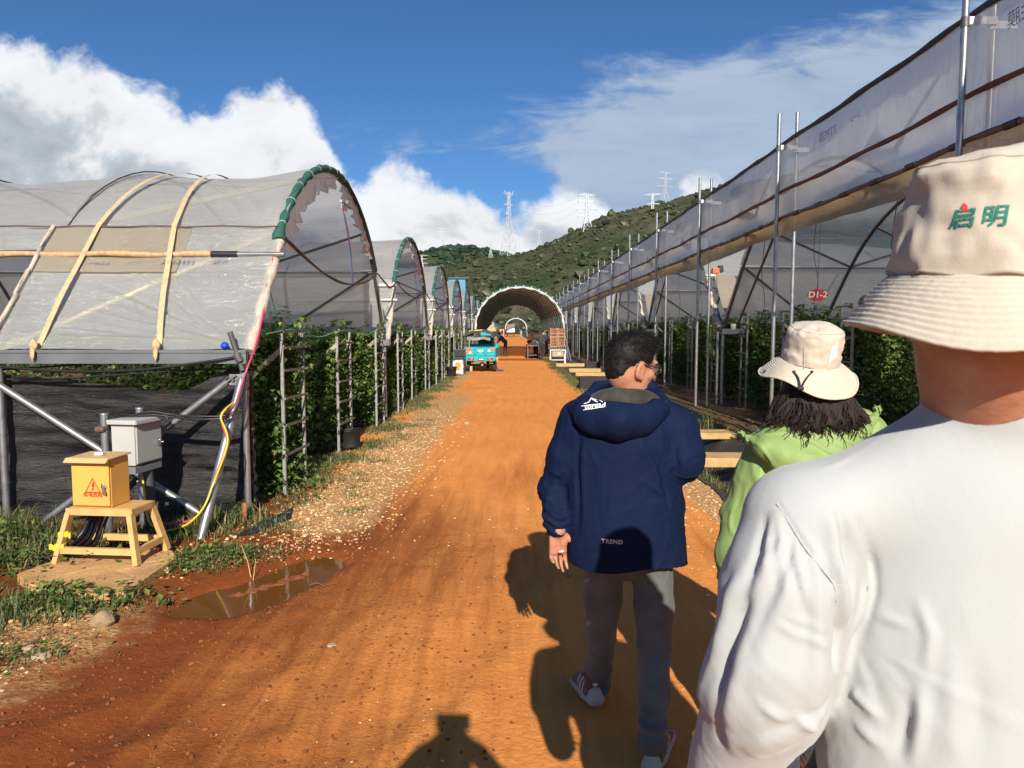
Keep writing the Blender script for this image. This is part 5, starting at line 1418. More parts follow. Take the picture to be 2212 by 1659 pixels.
# ================================================================== CARGO TRICYCLE
def wheel(r, w, name, parent, loc, rz=0.0):
    Mx = Matrix.Rotation(rz, 3, 'Z') @ Matrix.Rotation(math.pi / 2, 3, 'Y')
    prof = [(r * .62, -w * .5), (r * .92, -w * .5), (r, -w * .3), (r * 1.01, 0), (r, w * .3), (r * .92, w * .5), (r * .62, w * .5)]
    wo = MB().lathe(prof, loc, 22, Mx).build(name, mat('tyre_rubber', (0.05, 0.042, 0.036), .85, 0, .4, 12, .3, 50), parent)
    MB().lathe([(.001, -w * .3), (r * .2, -w * .34), (r * .3, -w * .1), (r * .62, -w * .32), (r * .64, w * .32), (r * .3, w * .1), (r * .2, w * .34), (.001, w * .3)], loc, 16, Mx).build('rim', mat('wheel_rim', (0.30, 0.29, 0.28), .5, .5), wo)
    return wo
def tricycle():
    p = atz(1033, 794, 0); x0 = -1.27; Y = 28.3
    t = thing('cargo_tricycle', 'turquoise electric cargo tricycle with grey tarpaulin roof and rusty tailgate, parked on the verge', 'cargo tricycle', (x0, Y, 0), R(-4))
    TQ = mat('turquoise_paint', (0.012, 0.40, 0.45), .4, 0, .15, 4); TQD = mat('turquoise_dark', (0.010, 0.16, 0.18), .5)
    RU = mat('rusty_orange', (0.52, 0.22, 0.09), .8, 0, .4, 8)
    W = 1.22
    def part(nm, m, mt, par=t): return m.build(nm, mt, par)
    # bed
    b = MB(); b.bbox((0, .85, .60), (W - .04, 1.68, .05), 0, .01)
    for s in (-1, 1): b.bbox((s * (W / 2 - .02), .85, .78), (.035, 1.68, .34), 0, .01)
    b.bbox((0, 1.68, .85), (W, .04, .5), 0, .01)
    part('cargo_bed', b, TQ)
    g = MB(); g.bbox((0, 0, .83), (W, .045, .36), 0, .012)
    for z in (.68, .80, .92, 1.0): g.bbox((0, -.028, z), (W - .06, .03, .026), 0, .008)
    tg = part('tailgate', g, TQ)
    r = MB(); r.bbox((-.455, -.028, .86), (.30, .012, .25), 0, .004); r.bbox((.50, -.028, .93), (.22, .012, .15), 0, .004); part('rusty_patch', r, RU, tg)
    for sx in (-.19, .22):
        h = MB(); h.bbox((sx, -.05, .80), (.08, .05, .18), 0, .012); h.bbox((sx, -.07, .83), (.05, .03, .03), 0, .008); part('latch', h, TQ, tg)
    d = MB(); d.prism([(-.14, .06), (.14, .06), (.03, -.05), (-.03, -.05)], -.003, .003, Matrix(((1, 0, 0), (0, 0, 1), (0, 1, 0))), (.02, -.058, .84)); part('white_badge', d, WHITEP, tg)
    d = MB(); d.prism([(-.09, .045), (.09, .045), (.0, -.03)], -.003, .003, Matrix(((1, 0, 0), (0, 0, 1), (0, 1, 0))), (.02, -.063, .842)); part('badge_emblem', d, mat('faded_red', (.6, .22, .15), .6), tg)
    for (sx, sz) in ((.36, .86), (-.40, .79)):
        d = MB(); d.bbox((sx, -.058, sz), (.10, .006, .09), 0, .002); part('white_sticker', d, WHITEP, tg)
    bp = MB(); bp.bbox((0, .0, .55), (W + .01, .06, .20), 0, .02); bp.bbox((0, -.02, .63), (W, .03, .03), 0, .008); bo = part('rear_panel', bp, TQ)
    for s in (-1, 1):
        l = MB(); l.bbox((s * .38 + .02, -.035, .54), (.25, .03, .08), 0, .012); lo = part('tail_light', l, mat('tail_red', (.35, .03, .02), .25), bo)
        l = MB(); l.bbox((s * .38 + .02 - s * .02, -.052, .54), (.07, .01, .06), 0, .006); part('amber_lens', l, mat('amber', (.62, .30, .06), .25), lo)
    pl = MB(); pl.bbox((.05, -.036, .52), (.24, .02, .09), 0, .006); po = part('plate_frame', pl, BLACKP, bo)
    pl = MB(); pl.bbox((.05, -.05, .52), (.19, .012, .045), 0, .003); part('number_plate', pl, WHITEP, po)
    # roof frame and tarpaulin
    fm = MB()
    cs = [(-W / 2 + .03, .02), (W / 2 - .03, .02), (-W / 2 + .03, 1.66), (W / 2 - .03, 1.66)]
    for (x, y) in cs: fm.tube([(x, y, .95), (x * .96, y + .02, 1.44)], .018, 6)
    for (a, b_) in ((0, 1), (2, 3), (0, 2), (1, 3)): fm.tube([(cs[a][0] * .96, cs[a][1], 1.44), (cs[b_][0] * .96, cs[b_][1], 1.44)], .016, 6)
    part('roof_frame', fm, mat('dark_frame', (.10, .11, .11), .5, .4))
    rows = []
    for j in range(13):
        y = -.16 + 2.5 * j / 12
        rows.append([Vector((x, y + .03 * math.sin(i * 2), 1.43 + .27 * math.cos(x / (W / 2) * 1.25) - .10 * (j == 0) - .04 * (j == 12) + .014 * math.sin(i * 1.9 + j * 1.3) - (.09 if i in (0, 16) else 0))) for i, x in enumerate(np.linspace(-W / 2 - .02, W / 2 - .04, 17))])
    o = part('tarpaulin', MB().sheet(rows), mat('grey_tarpaulin', (0.085, 0.085, 0.075), .75, 0, .3, 5, .4, 20))
    q = MB(); q.bar((-.22, -.10, 1.665), (.10, -.10, 1.685), .012, .03); part('yellow_stripe', q, mat('yellow_tape', (.75, .62, .05), .6), o)
    rows = [[Vector((x, -.16 + .02 * math.sin(x * 9), 1.40 + .02 * math.sin(x * 11) - .10 * q_ - .05 * q_ * abs(x - .1))) for x in np.linspace(-.5, .42, 14)] for q_ in (0, .5, 1)]
    part('torn_edge', MB().sheet(rows), mat('torn_sheet', (.35, .33, .30), .8, 0, .6, 9), o)
    # front shell, seat, steering fork, wheels
    f = MB(); f.bbox((.0, 1.92, 1.02), (.62, .10, .52), 0, .06); f.bbox((0, 1.86, 1.05), (.36, .03, .28), 0, .02); f.bbox((0, 2.25, .72), (.9, .6, .2), 0, .05); part('seat_shell', f, TQD)
    f = MB(); f.bbox((0, 2.85, .80), (.62, .30, .75), 0, .1); f.bbox((0, 2.78, 1.32), (.60, .06, .5), 0, .04); part('front_fairing', f, TQ)
    f = MB(); f.tube([(-.36, 2.65, 1.12), (0, 2.72, 1.08), (.36, 2.65, 1.12)], .02, 6); f.tube([(0, 2.72, 1.08), (0, 3.0, .3)], .04, 8); part('handlebar', f, BLACKP)
    f = MB()
    for s in (-1, 1): f.bar((s * .34, .1, .46), (s * .30, 2.9, .46), .05, .08)
    f.bar((-.5, .55, .27), (.5, .55, .27), .07); f.blob((.02, .55, .28), (.12, .12, .11), 3, 2, .05)
    for s in (-1, 1):
        f.bar((s * .4, .15, .38), (s * .4, .95, .38), .06, .03)
    part('chassis', f, mat('chassis_dark', (.035, .03, .028), .7))
    f = MB(); f.tube([(.08, .35, .30), (.08, -.02, .30)], .05, 8); part('motor_cover', f, STEEL)
    for s in (-1, 1): wheel(.27, .11, 'wheel', t, (s * .53, .55, .27))
    wheel(.27, .10, 'wheel', t, (0, 3.0, .27))
    f = MB(); f.bbox((-.40, .30, .12), (.10, .12, .22), 0, .01); part('mud_flap', f, mat('tan_flap', (.42, .32, .22), .8))
    # sheet of cardboard on the roof
    o = MB().prism([(-.26, 0), (.24, -.02), (.05, .34)], 0, .05).add([], []).build('cardboard_sheet', mat('cardboard', (0.46, 0.34, 0.20), .85, 0, .2, 6)); o.location = (x0 + .42, Y + .9, 1.62); o.rotation_euler = (R(70), R(-4), R(-15))
    tag(o, 'crumpled tan cardboard sheet lying on the tricycle roof', 'cardboard')
    return t
tricycle()

# ================================================================== PACKING TABLES AND FRUIT CRATES
CRATE_M = mat('kraft_crate', (0.60, 0.33, 0.16), .8, 0, .25, 7)
FRUIT_M = mat('boxed_fruit', (0.20, 0.022, 0.018), .5, 0, .5, 30)
def make_crate(w, d, h):
    t = thing('fruit_crate', 'crate', 'fruit crate')
    m = MB(); m.box((0, 0, .008), (w, d, .016))
    for s in (-1, 1):
        m.box((0, s * (d / 2 - .006), h * .22), (w, .012, h * .40)); m.box((s * (w / 2 - .006), 0, h * .42), (.012, d - .024, h * .80))
        for q in (-1, 1): m.box((s * (w / 2 - .035), q * (d / 2 - .007), h * .8), (.05, .010, h * .34))
    m.build('card_box', CRATE_M, t)
    f = MB()
    for i in range(4):
        for s in (-1, 1): f.blob((-w / 2 + .07 + i * (w - .14) / 3, s * (d / 2 - .035), h * .62), (.040, .03, h * .26), i, 1, .1)
    tag(f.build('fruit', FRUIT_M, t), kind='stuff')
    return t
CR = make_crate(.40, .55, .078)
def crate_stack(x, y, z0, cols, n, where, dx=.415, dz=.0785):
    for c in range(cols):
        cname = ('single column' if cols == 1 else ['first', 'second', 'third'][c] + ' column')
        for i in range(n):
            nm = 'bottom' if i == 0 else ('topmost' if i == n - 1 else ORD[i + 1] + ' from the bottom')
            put(CR, 'fruit crate, %s, %s, %s' % (nm, cname, where), (x + c * dx + .006 * math.sin(i * 4 + c), y + .01 * math.sin(i * 3), z0 + i * dz), .015 * math.sin(i * 5 + c), 'fruit crates ' + where)
def table(x, y, w, d, h, lab, mt):
    t = thing('packing_table', lab, 'table', (x, y, gz(x, y)))
    m = MB(); m.bbox((0, 0, h - .02), (w, d, .04), 0, .008); m.build('table_top', mt, t)
    for sx in (-1, 1):
        for sy in (-1, 1): MB().bar((sx * (w / 2 - .03), sy * (d / 2 - .03), 0), (sx * (w / 2 - .03), sy * (d / 2 - .03), h - .04), .05).build('leg', mt, t)
    m = MB(); m.bbox((0, 0, .20), (w - .06, d - .06, .035), 0, .006); m.build('lower_shelf', mt, t)
    return t
WT = mat('white_table', (0.72, 0.72, 0.70), .45)
table(2.50, 38.9, .86, .62, .76, 'white steel table carrying the tall fruit crates at the canopy mouth', WT)
crate_stack(2.28, 38.9, .765, 2, 13, 'sunlit white table stack')
t = thing('cardboard_carton', 'flattened cardboard carton on the lower shelf of the white table', 'carton', (2.5, 38.8, .225))
MB().bbox((0, 0, .15), (.62, .42, .30), 0, .02).build('carton_body', mat('cardboard'), t); MB().bbox((.09, -.215, .16), (.12, .006, .13), 0, .002).build('white_label', WHITEP, t)
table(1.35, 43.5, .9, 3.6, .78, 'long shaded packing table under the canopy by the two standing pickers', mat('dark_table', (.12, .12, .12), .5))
crate_stack(1.40, 45.2, .79, 1, 9, 'shaded stack behind the hooded picker')
table(-1.25, 40.5, .8, 3.0, .76, 'shaded packing table behind the tricycle', WT)
crate_stack(-1.48, 39.6, .775, 1, 11, 'stack beside the tricycle roof')
crate_stack(-1.06, 39.9, .775, 1, 9, 'stack next to the stooping picker')
t = thing('cardboard_carton', 'tall tan carton on the ground by the tricycle wheel', 'carton', (-.95, 38.2, 0)); MB().bbox((0, 0, .32), (.42, .4, .64), 0, .01).build('carton_body', mat('cardboard'), t)
MB().bbox((0, -.203, .32), (.10, .004, .62), 0, .001).build('tape_strip', mat('pale_tape', (.62, .55, .42), .4), t)
# blue sheet on the ground beside the tricycle
rows = [[Vector((.32 * (i / 8) - .05, .5 * j / 6, .02 + .09 * abs(math.sin(i * 1.7 + j * 2.3)) * (1 - i / 10) + .14 * (i == 1))) for i in range(9)] for j in range(7)]
o = MB().sheet(rows).build('blue_sheet', mat('blue_plastic', (0.03, 0.13, 0.50), .45)); o.location = (-.62, 28.9, 0); tag(o, 'crumpled blue plastic sheet beside the tricycle wheel', 'plastic sheet')

# pots, sacks by the verge
def pot(loc, r, h, tilt, rz, lab, name='plant_pot'):
    t = thing(name, lab, 'plant pot', loc); t.rotation_euler = (tilt, 0, rz)
    MB().lathe([(.001, 0), (r * .78, 0), (r * .80, .015), (r * .98, h * .92), (r * 1.06, h * .93), (r * 1.07, h), (r * .98, h), (r * .76, .03), (.001, .03)], (0, 0, 0), 26).build('pot_body', mat('black_pot', (0.022, 0.022, 0.022), .5, 0, .5, 9, .2, 30), t)
    MB().lathe([(r * 1.02, h * .84), (r * 1.05, h * .86), (r * 1.02, h * .88)], (0, 0, 0), 26).build('pot_rim', mat('black_pot'), t)
    return t
p = atz(758, 972); pot((p.x, p.y - .02, gz(p.x, p.y) + .02), .17, .27, R(-12), R(40), 'scuffed black plant pot leaning against the near trellis frame')
p = atz(975, 814); pot((p.x, p.y, gz(p.x, p.y)), .20, .36, 0, 0, 'upright black plant pot in front of the white sacks')
def sack(loc, size, lab, seed, stripe):
    t = thing('plastic_sack', lab, 'sack', loc)
    s = SDF((-.4, -.4, -.1), (.4, .4, .8), .025); s.rbox((0, 0, size[2] / 2), (size[0] / 2, size[1] / 2, size[2] / 2), .06)
    V, F = s.mesh(2); N = vnormals(V, F); V = V + N * (.05 * fbm(V * 6, 3, seed))[:, None]; V[:, 2] = np.maximum(V[:, 2], 0)
    np_mesh('sack_body', V, F, mat('white_sack', (.68, .66, .63), .6, 0, .2, 9), t)
    MB().bbox((0.01, -size[1] / 2 - .02, size[2] * .62), (size[0] * .5, .012, size[2] * .5), 0, .004).build('printed_panel', stripe, t)
p = atz(964, 812); sack((p.x - .12, p.y + .30, 0), (.36, .3, .52), 'white sack with a pink print behind the black pot', 3, mat('pink_print', (.65, .16, .16), .6))
sack((p.x + .40, p.y + .45, 0), (.40, .3, .56), 'white sack with an orange top beside the black pot', 8, mat('orange_print', (.78, .25, .05), .6))
o = MB(); t = thing('black_crate_pile', 'pile of black crates behind the white sacks by the tricycle', 'crate pile', (-2.02, 27.5, 0))
for i in range(3): MB().bbox((0, 0, .16 + .32 * i), (.45, .5, .30), .03 * i, .02).build('black_crate', BLACKP, t)

# ================================================================== FAR TRUCK
def truck():
    t = thing('box_truck', 'white box truck standing at the far end of the road', 'truck', (-.35, 176, 0))
    MB().bbox((0, 0, 2.05), (2.0, 4.2, 2.0), 0, .04).build('cargo_box', mat('truck_white', (.78, .78, .77), .4), t)
    MB().bbox((0, 2.9, 1.35), (1.8, 1.5, 1.7), 0, .15).build('cab', mat('truck_white'), t)
    MB().bbox((0, 0, .85), (1.8, 4.2, .3), 0, .03).build('chassis', mat('chassis_dark'), t)
    for s in (-1, 1):
        for y in (-1.3, 2.8): wheel(.38, .22, 'wheel', t, (s * .8, y, .38))
        MB().bbox((s * .75, -2.12, .8), (.25, .05, .14), 0, .02).build('tail_light', mat('tail_red'), t)
    MB().bbox((0, -2.115, 2.05), (.03, .02, 1.9), 0, .004).build('door_seam', mat('grey_seam', (.4, .4, .4), .6), t)
truck()
o = thing('market_stall', 'small heap of red and white goods by the far truck', 'goods', (-2.4, 168, 0))
MB().bbox((0, 0, .9), (1.1, .8, 1.8), 0, .05).build('carton_heap', mat('kraft_crate'), o); MB().bbox((.1, -.45, 1.2), (.5, .1, .7), 0, .03).build('red_wrap', mat('faded_red'), o)
o = thing('parked_scooter', 'red tail lamp scooter by the shaded side of the road beyond the packing tables', 'scooter', (1.55, 64, 0))
MB().bbox((0, .3, .62), (.35, 1.1, .35), 0, .1).build('scooter_body', BLACKP, o); MB().bbox((0, -.28, .75), (.28, .06, .12), 0, .02).build('tail_light', mat('lamp_red', (.6, .05, .04), .3), o)
for y in (-.15, 1.05): wheel(.26, .1, 'wheel', o, (0, y, .26))
MB().tube([(-.3, .95, 1.05), (0, 1.0, 1.0), (.3, .95, 1.05)], .02, 6).build('handlebar', BLACKP, o)

# ================================================================== BOX CORNER: shade net, braces, cabinets, cables
def shade_net():
    m = bpy.data.materials.new('black_shade_net'); m.use_nodes = True; nt = NT(m.node_tree); nt.n.clear()
    out = nt.new('ShaderNodeOutputMaterial'); tc = nt.new('ShaderNodeTexCoord'); P = tc.outputs['Object']
    st = nt.noise(nt.mapping(P, (2.6, 1, 34)), 3.0, 6, .7, .6); fine = nt.noise(nt.mapping(P, (5, 1, 120)), 1.0, 4, .75)
    p = nt.new('ShaderNodeBsdfPrincipled'); nt.put(p.inputs['Base Color'], nt.mix(nt.ramp(nt.noise(P, 1.3, 5, .6), [(.55, 0.0), (.78, 1.0)]), (.0045, .0045, .005), (.030, .017, .011)))
    nt.put(p.inputs['Roughness'], nt.ramp(fine, [(.35, .22), (.65, .50)])); p.inputs['Specular IOR Level'].default_value = .55
    bn = nt.new('ShaderNodeBump'); bn.inputs['Strength'].default_value = .7; bn.inputs['Distance'].default_value = .012
    nt.l.new(nt.math('ADD', st, nt.math('MULTIPLY', fine, .5)), bn.inputs['Height']); nt.l.new(bn.outputs[0], p.inputs['Normal'])
    tr = nt.new('ShaderNodeBsdfTransparent'); a = nt.new('ShaderNodeMixShader')
    nt.put(a.inputs[0], nt.math('MULTIPLY', nt.ramp(st, [(.45, 0.0), (.75, 1.0)]), .12)); nt.l.new(p.outputs[0], a.inputs[1]); nt.l.new(tr.outputs[0], a.inputs[2])
    nt.l.new(a.outputs[0], out.inputs[0])
    xs = np.linspace(-2.42, -7.0, 150); T = np.linspace(0, 1, 50)
    X, TT = np.meshgrid(xs, T, indexing='ij')
    top = 1.245 + .05 * np.cos((X + 2.42) * 2.6) - .10 * np.exp(-((X + 3.05) / .35) ** 2) + .10 * np.exp(-((X + 2.42) / .25) ** 2) + .02 * fbm(np.stack([X * 4, 0 * X, 0 * X], -1), 2, 61)
    Z = -.06 + (top + .06) * TT
    Y = 6.47 + .05 * np.sin(np.pi * np.clip((X + 2.4) / -2.2 % 1, 0, 1)) * np.sin(np.pi * TT) + .034 * fbm(np.stack([X * 1.1, Z * 6, 0 * X], -1), 4, 62) + .016 * fbm(np.stack([X * 2 + Z * 3, Z * 18, 0 * X], -1), 3, 63)
    V = np.stack([X, Y, Z], -1).reshape(-1, 3); n, k = X.shape; I = np.arange(n * k).reshape(n, k)
    Q = np.stack([I[:-1, :-1], I[1:, :-1], I[1:, 1:], I[:-1, 1:]], -1).reshape(-1, 4)
    t = thing('shade_net', 'black shade net hung along the side of the padded plastic tunnel', 'shade net')
    np_mesh('net_cloth', V, Q, m, t)
    rm = MB(); rm.tube([(-2.40 + .02 * math.sin(i * 3), 6.48 + .02 * math.sin(i * 2), -.05 + 1.35 * i / 24) for i in range(25)], [.03 + .014 * math.sin(i * 2.7) for i in range(25)], 8); rm.build('gathered_edge', mat('net_roll', (.014, .014, .015), .35, 0, .2, 20, .6, 60), t)
    wm = MB(); wm.tube([(x, 6.40, 1.33 + .05 * math.cos((x + 2.4) * 1.5) - .03) for x in np.linspace(-2.42, -7, 30)], .010, 6); wm.build('top_wire', BLACKP, t)
    wm = MB(); wm.tube([(x, 6.39, 1.36 + .05 * math.cos((x + 2.4) * 1.5) - .06 * math.sin((x + 2.4) * 1.2)) for x in np.linspace(-2.42, -7, 30)], .010, 6); wm.build('top_wire', BLACKP, t)
shade_net()
def front_braces():
    t = thing('pipe_bracing', 'crossed galvanised pipe bracing in front of the black shade net', 'pipe bracing', (0, 0, 0))
    A = Vector((-2.42, 6.30, 1.24)); B = Vector((-4.62, 6.30, 1.24)); gA = Vector(at(462, 1142, 6.1)); gA.z = -.1; gB = Vector((-4.35, 6.05, -.1))
    def pipe(a, b, r=.030, flat=None):
        a, b = Vector(a), Vector(b); m = MB(); m.tube([a, b], r, 12); o = m.build('pipe', STEEL, t)
        d = (b - a).normalized(); e = MB(); e.tube([a - d * .10, a - d * .02, a + d * .06, a + d * .12], [.034, .038, .034, r], 10, True, .35); e.build('flattened_end', STEEL, o); return o
    pipe(A + Vector((-.10, -.03, .0)), gB + Vector((.1, 0, 0))); pipe(B, Vector((gA.x, 6.22, -.05)))
    f = atz(424, 1172); f2 = Vector((f.x, f.y, -.1)); pipe(Vector((-2.40, 6.28, 1.26)), f2, .036)
    br = MB(); br.bbox((-2.44, 6.28, 1.255), (.14, .012, .10), 0, .004); br.bbox((-2.37, 6.28, 1.25), (.05, .08, .11), 0, .006); br.build('bracket', STEEL, t)
    b = MB(); b.tube([(-2.47, 6.27, 1.255), (-2.47, 6.25, 1.255)], .014, 8); b.tube([(-4.60, 6.27, 1.25), (-4.60, 6.245, 1.25)], .016, 8); b.build('bolt', STEELD, t)
front_braces()

def pad_and_boxes():
    # concrete pad
    pp = [atz(x, y, .05) for x, y in ((35, 1245), (130, 1205), (250, 1185), (372, 1188), (384, 1205), (312, 1255), (270, 1282), (215, 1287), (150, 1280), (60, 1262))]
    bm = bmesh.new(); poly = [(p.x, p.y) for p in pp]
    vs = [bm.verts.new((x, y, .055)) for x, y in poly]; f = bm.faces.new(vs)
    if f.normal.z < 0: f.normal_flip()
    bmesh.ops.triangulate(bm, faces=[f])
    for _ in range(4): bmesh.ops.subdivide_edges(bm, edges=bm.edges[:], cuts=1); bmesh.ops.triangulate(bm, faces=bm.faces[:]) if _ < 1 else None
    r = bmesh.ops.extrude_face_region(bm, geom=bm.faces[:])
    for v in r['geom']:
        if isinstance(v, bmesh.types.BMVert): v.co.z -= .16
    bmesh.ops.recalc_face_normals(bm, faces=bm.faces[:])
    for v in bm.verts:
        q = np.array([[v.co.x * 7, v.co.y * 7, v.co.z * 7]]); q2 = q * 4
        v.co += Vector((float(vnoise(q, 1)[0]) * .012, float(vnoise(q, 2)[0]) * .012, float(vnoise(q * .6, 3)[0]) * .010 + float(vnoise(q2, 4)[0]) * .004))
    me = bpy.data.meshes.new('concrete_pad'); bm.to_mesh(me); bm.free(); me.materials.append(mat('pad_concrete', (0.60, 0.36, 0.15), .95, 0, .35, 5, .8, 30, color2=(0.44, 0.24, 0.09)))
    o = bpy.data.objects.new('concrete_pad', me); COL.objects.link(o); tag(o, 'rough ochre concrete pad under the yellow cabinet stand', 'concrete pad')
    # grey cabinet on two posts
    Y = 5.75
    c = at(276, 912, Y); c2 = at(276, 1022, Y); top, bot = c.z, c2.z; xl_, xr_ = at(245, 960, Y).x, at(300, 960, Y).x
    w = xr_ - xl_; d = .34; rz = R(-9); h = top - bot
    t = thing('electrical_cabinet', 'grey steel electrical cabinet with a lipped roof, clamped to two short posts', 'electrical cabinet', ((xl_ + xr_) / 2, Y + d / 2, bot), rz)
    GB = mat('grey_enamel', (0.46, 0.46, 0.44), .45, 0, .15, 4, .03, 30, color2=(0.40, 0.385, 0.35)); GBD = mat('grey_enamel_door', (0.40, 0.40, 0.385), .38, 0, .06, 5)
    MB().bbox((0, 0, h / 2 + .03), (w, d, h - .06), 0, .006).build('cabinet_body', GB, t)
    MB().bbox((w / 2 + .006, 0, h / 2 + .03), (.014, d - .03, h - .09), 0, .004).build('door', GBD, t)
    m = MB(); m.bbox((w / 2 + .028, d / 2 - .06, h * .52), (.03, .035, .05), 0, .006); m.tube([(w / 2 + .02, d / 2 - .06, h * .52), (w / 2 + .06, d / 2 - .05, h * .52)], .01, 8); m.build('lock', mat('chrome', (.7, .7, .7), .15, 1.0), t.children[1])
    MB().bbox((0, 0, .02), (w - .004, d - .004, .06), 0, .003).build('dark_base_band', mat('grey_band', (.16, .17, .18), .5), t)
    m = MB(); m.bbox((.015, 0, h + .012), (w + .06, d + .07, .014), 0, .004); m.bbox((w / 2 + .042, 0, h - .002), (.008, d + .06, .03), 0, .003); m.bbox((0.015, -d / 2 - .032, h - .002), (w + .05, .008, .03), 0, .003); m.build('roof_lip', GB, t)
    for (px, nm, yy) in ((226, 'post', Y + .02), (293, 'post', Y + .34)):
        p = at(px, 895 if px < 250 else 882, yy)
        MB().tube([(p.x - t.location.x, yy - t.location.y, -bot - .1), (p.x - t.location.x, yy - t.location.y, p.z - bot)], .032, 12).build('post', STEEL, t)
        MB().lathe([(.036, 0), (.037, .012), (.001, .014)], (p.x - t.location.x, yy - t.location.y, p.z - bot - .006), 12).build('post_cap', STEEL, t)
    m = MB(); m.bbox((-w / 2 - .05, -.10, h - .06), (.14, .012, .05), .0, .003); m.bbox((-w / 2 - .085, -d / 2 + .0, h - .06), (.085, .085, .05), 0, .02); m.build('mounting_strap', mat('rust_strap', (.20, .12, .085), .7, .2, .5, 20), t)
    m = MB(); m.tube([(.05, .05, 0), (.05, .08, -bot)], .045, 10); m.build('conduit', mat('conduit_grey', (.06, .065, .07), .5), t)
    # yellow stand
    Yf = 4.93
    tl, tr = at(140, 1106, Yf), at(291, 1103, Yf); zt = at(215, 1100, Yf).z
    YS = mat('yellow_enamel', (0.68, 0.42, 0.15), .55, 0, .2, 9, .08, 30, color2=(0.52, 0.29, 0.11))
    wS = tr.x - tl.x; dS = .25
    s = thing('cabinet_stand', 'cream yellow splayed four-legged steel stand on the concrete pad', 'stand', ((tl.x + tr.x) / 2, Yf, 0), R(-5))
    m = MB(); m.bbox((0, 0.0, zt - .02), (wS, .03, .05), 0, .003); m.bbox((0, dS, zt - .02), (wS, .03, .05), 0, .003)
    for q in (-1, 1): m.bbox((q * (wS / 2 - .015), dS / 2, zt - .02), (.03, dS, .05), 0, .003)
    m.bbox((0, dS / 2, zt + .004), (wS - .02, dS - .02, .006), 0, .001); m.build('top_frame', YS, s)
    foot = {}
    for (sx, sy) in ((-1, 0), (1, 0), (1, 1), (-1, 1)):
        a = Vector((sx * (wS / 2 - .02), sy * dS, zt - .03)); b = Vector((sx * (wS / 2 + .055), (-.06 if sy == 0 else dS + .06), .055)); foot[(sx, sy)] = (a, b)
        MB().bar(a, b, .05, .035).build('leg', YS, s)
    L = lambda k, f: foot[k][0].lerp(foot[k][1], f)
    for a, b in (((-1, 0), (1, 0)), ((1, 0), (1, 1)), ((-1, 0), (-1, 1)), ((-1, 1), (1, 1))):
        MB().bar(L(a, .74), L(b, .74), .03, .045).build('stretcher', YS, s)
    # yellow cabinet
    YB = mat('yellow_cabinet', (0.76, 0.39, 0.075), .48, 0, .2, 3, .04, 30, color2=(0.66, 0.34, 0.085))
    bl, brr = at(157, 1105, Yf), at(244, 1107, Yf); wB = brr.x - bl.x; zt2 = at(200, 1001, Yf).z; hB = (zt2 - zt - .012) * 1.08; dB = .22
    b = thing('electrical_cabinet', 'yellow steel electrical cabinet with a red warning triangle, standing on the cream stand', 'electrical cabinet', ((bl.x + brr.x) / 2, Yf + dB / 2 + .005, zt + .010), R(-6))
    MB().bbox((0, .01, hB / 2), (wB, dB - .02, hB), 0, .004).build('cabinet_body', YB, b)
    dr = MB().bbox((0, -dB / 2 + .008, hB / 2 + .003), (wB - .004, .016, hB - .02), 0, .004).build('door', YB, b)
    rf = MB(); rf.bbox((.0, -.012, hB + .012), (wB + .035, dB + .05, .012), 0, .003, Matrix.Rotation(R(1.5), 3, 'X')); rf.prism([(-.0, 0), (.035, .0), (.0, .03)], -wB / 2 - .016, wB / 2 + .016, Matrix(((0, 0, 1), (-1, 0, 0), (0, 1, 0))), (0, -dB / 2 - .022, hB - .012)); rf.build('roof_lip', mat('dusty_yellow', (0.66, 0.42, 0.18), .6, 0, .2, 8), b)
    m = MB(); m.bbox((.01, -.02, hB + .03), (.06, .03, .022), .3, .006); m.build('white_clip', WHITEP, b)
    yF = -dB / 2 - .001
    red = mat('warning_red', (0.55, 0.02, 0.015), .5)
    tri = strokes([[(-.055, -.045), (.055, -.045), (0, .052), (-.055, -.045)]], .0055)
    bolt = ([Vector(p) for p in ((.004, .030), (.022, .030), (.010, .008), (.022, .008), (-.002, -.022), (.004, -.022), (-.012, -.036), (-.012, -.016), (-.006, -.018), (.001, -.004), (-.012, -.004))], [(0, 10, 3, 1), (10, 9, 4, 3), (4, 9, 8, 5), (5, 8, 7, 6)])
    bolt = ([Vector((x, y)) for x, y in ((.004, .028), (.016, .030), (.007, .008), (.017, .007), (-.001, -.028), (.002, -.004), (-.010, -.003))], [(0, 6, 2, 1), (6, 5, 3, 2), (5, 4, 3)])
    bh = ([Vector((x, y)) for x, y in ((-.012, -.018), (.010, -.018), (-.002, -.036))], [(0, 2, 1)])
    sh = shape_join(tri, bolt, bh)
    sh = (sh[0], sh[1])
    o = place_flat('warning_triangle', sh, (.018, yF, hB * .46), (1, 0, 0), (0, 0, 1), red, dr, .002)
    place_flat('warning_lettering', text_shape('有电危险', .037, .0006), (.018, yF, hB * .27), (1, 0, 0), (0, 0, 1), red, dr, .002)
    m = MB(); m.bbox((.105, yF - .008, hB * .40), (.022, .014, .085), 0, .006, Matrix.Rotation(R(-8), 3, 'Y')); m.tube([(.112, yF, hB * .46), (.112, yF - .03, hB * .46)], .013, 10); m.bbox((.117, yF - .026, hB * .39), (.014, .014, .07), 0, .005, Matrix.Rotation(R(-14), 3, 'Y')); m.build('handle', mat('chrome'), dr)
    # yellow tape flags round the stand leg
    ym = mat('yellow_flag_tape', (.80, .52, .03), .55)
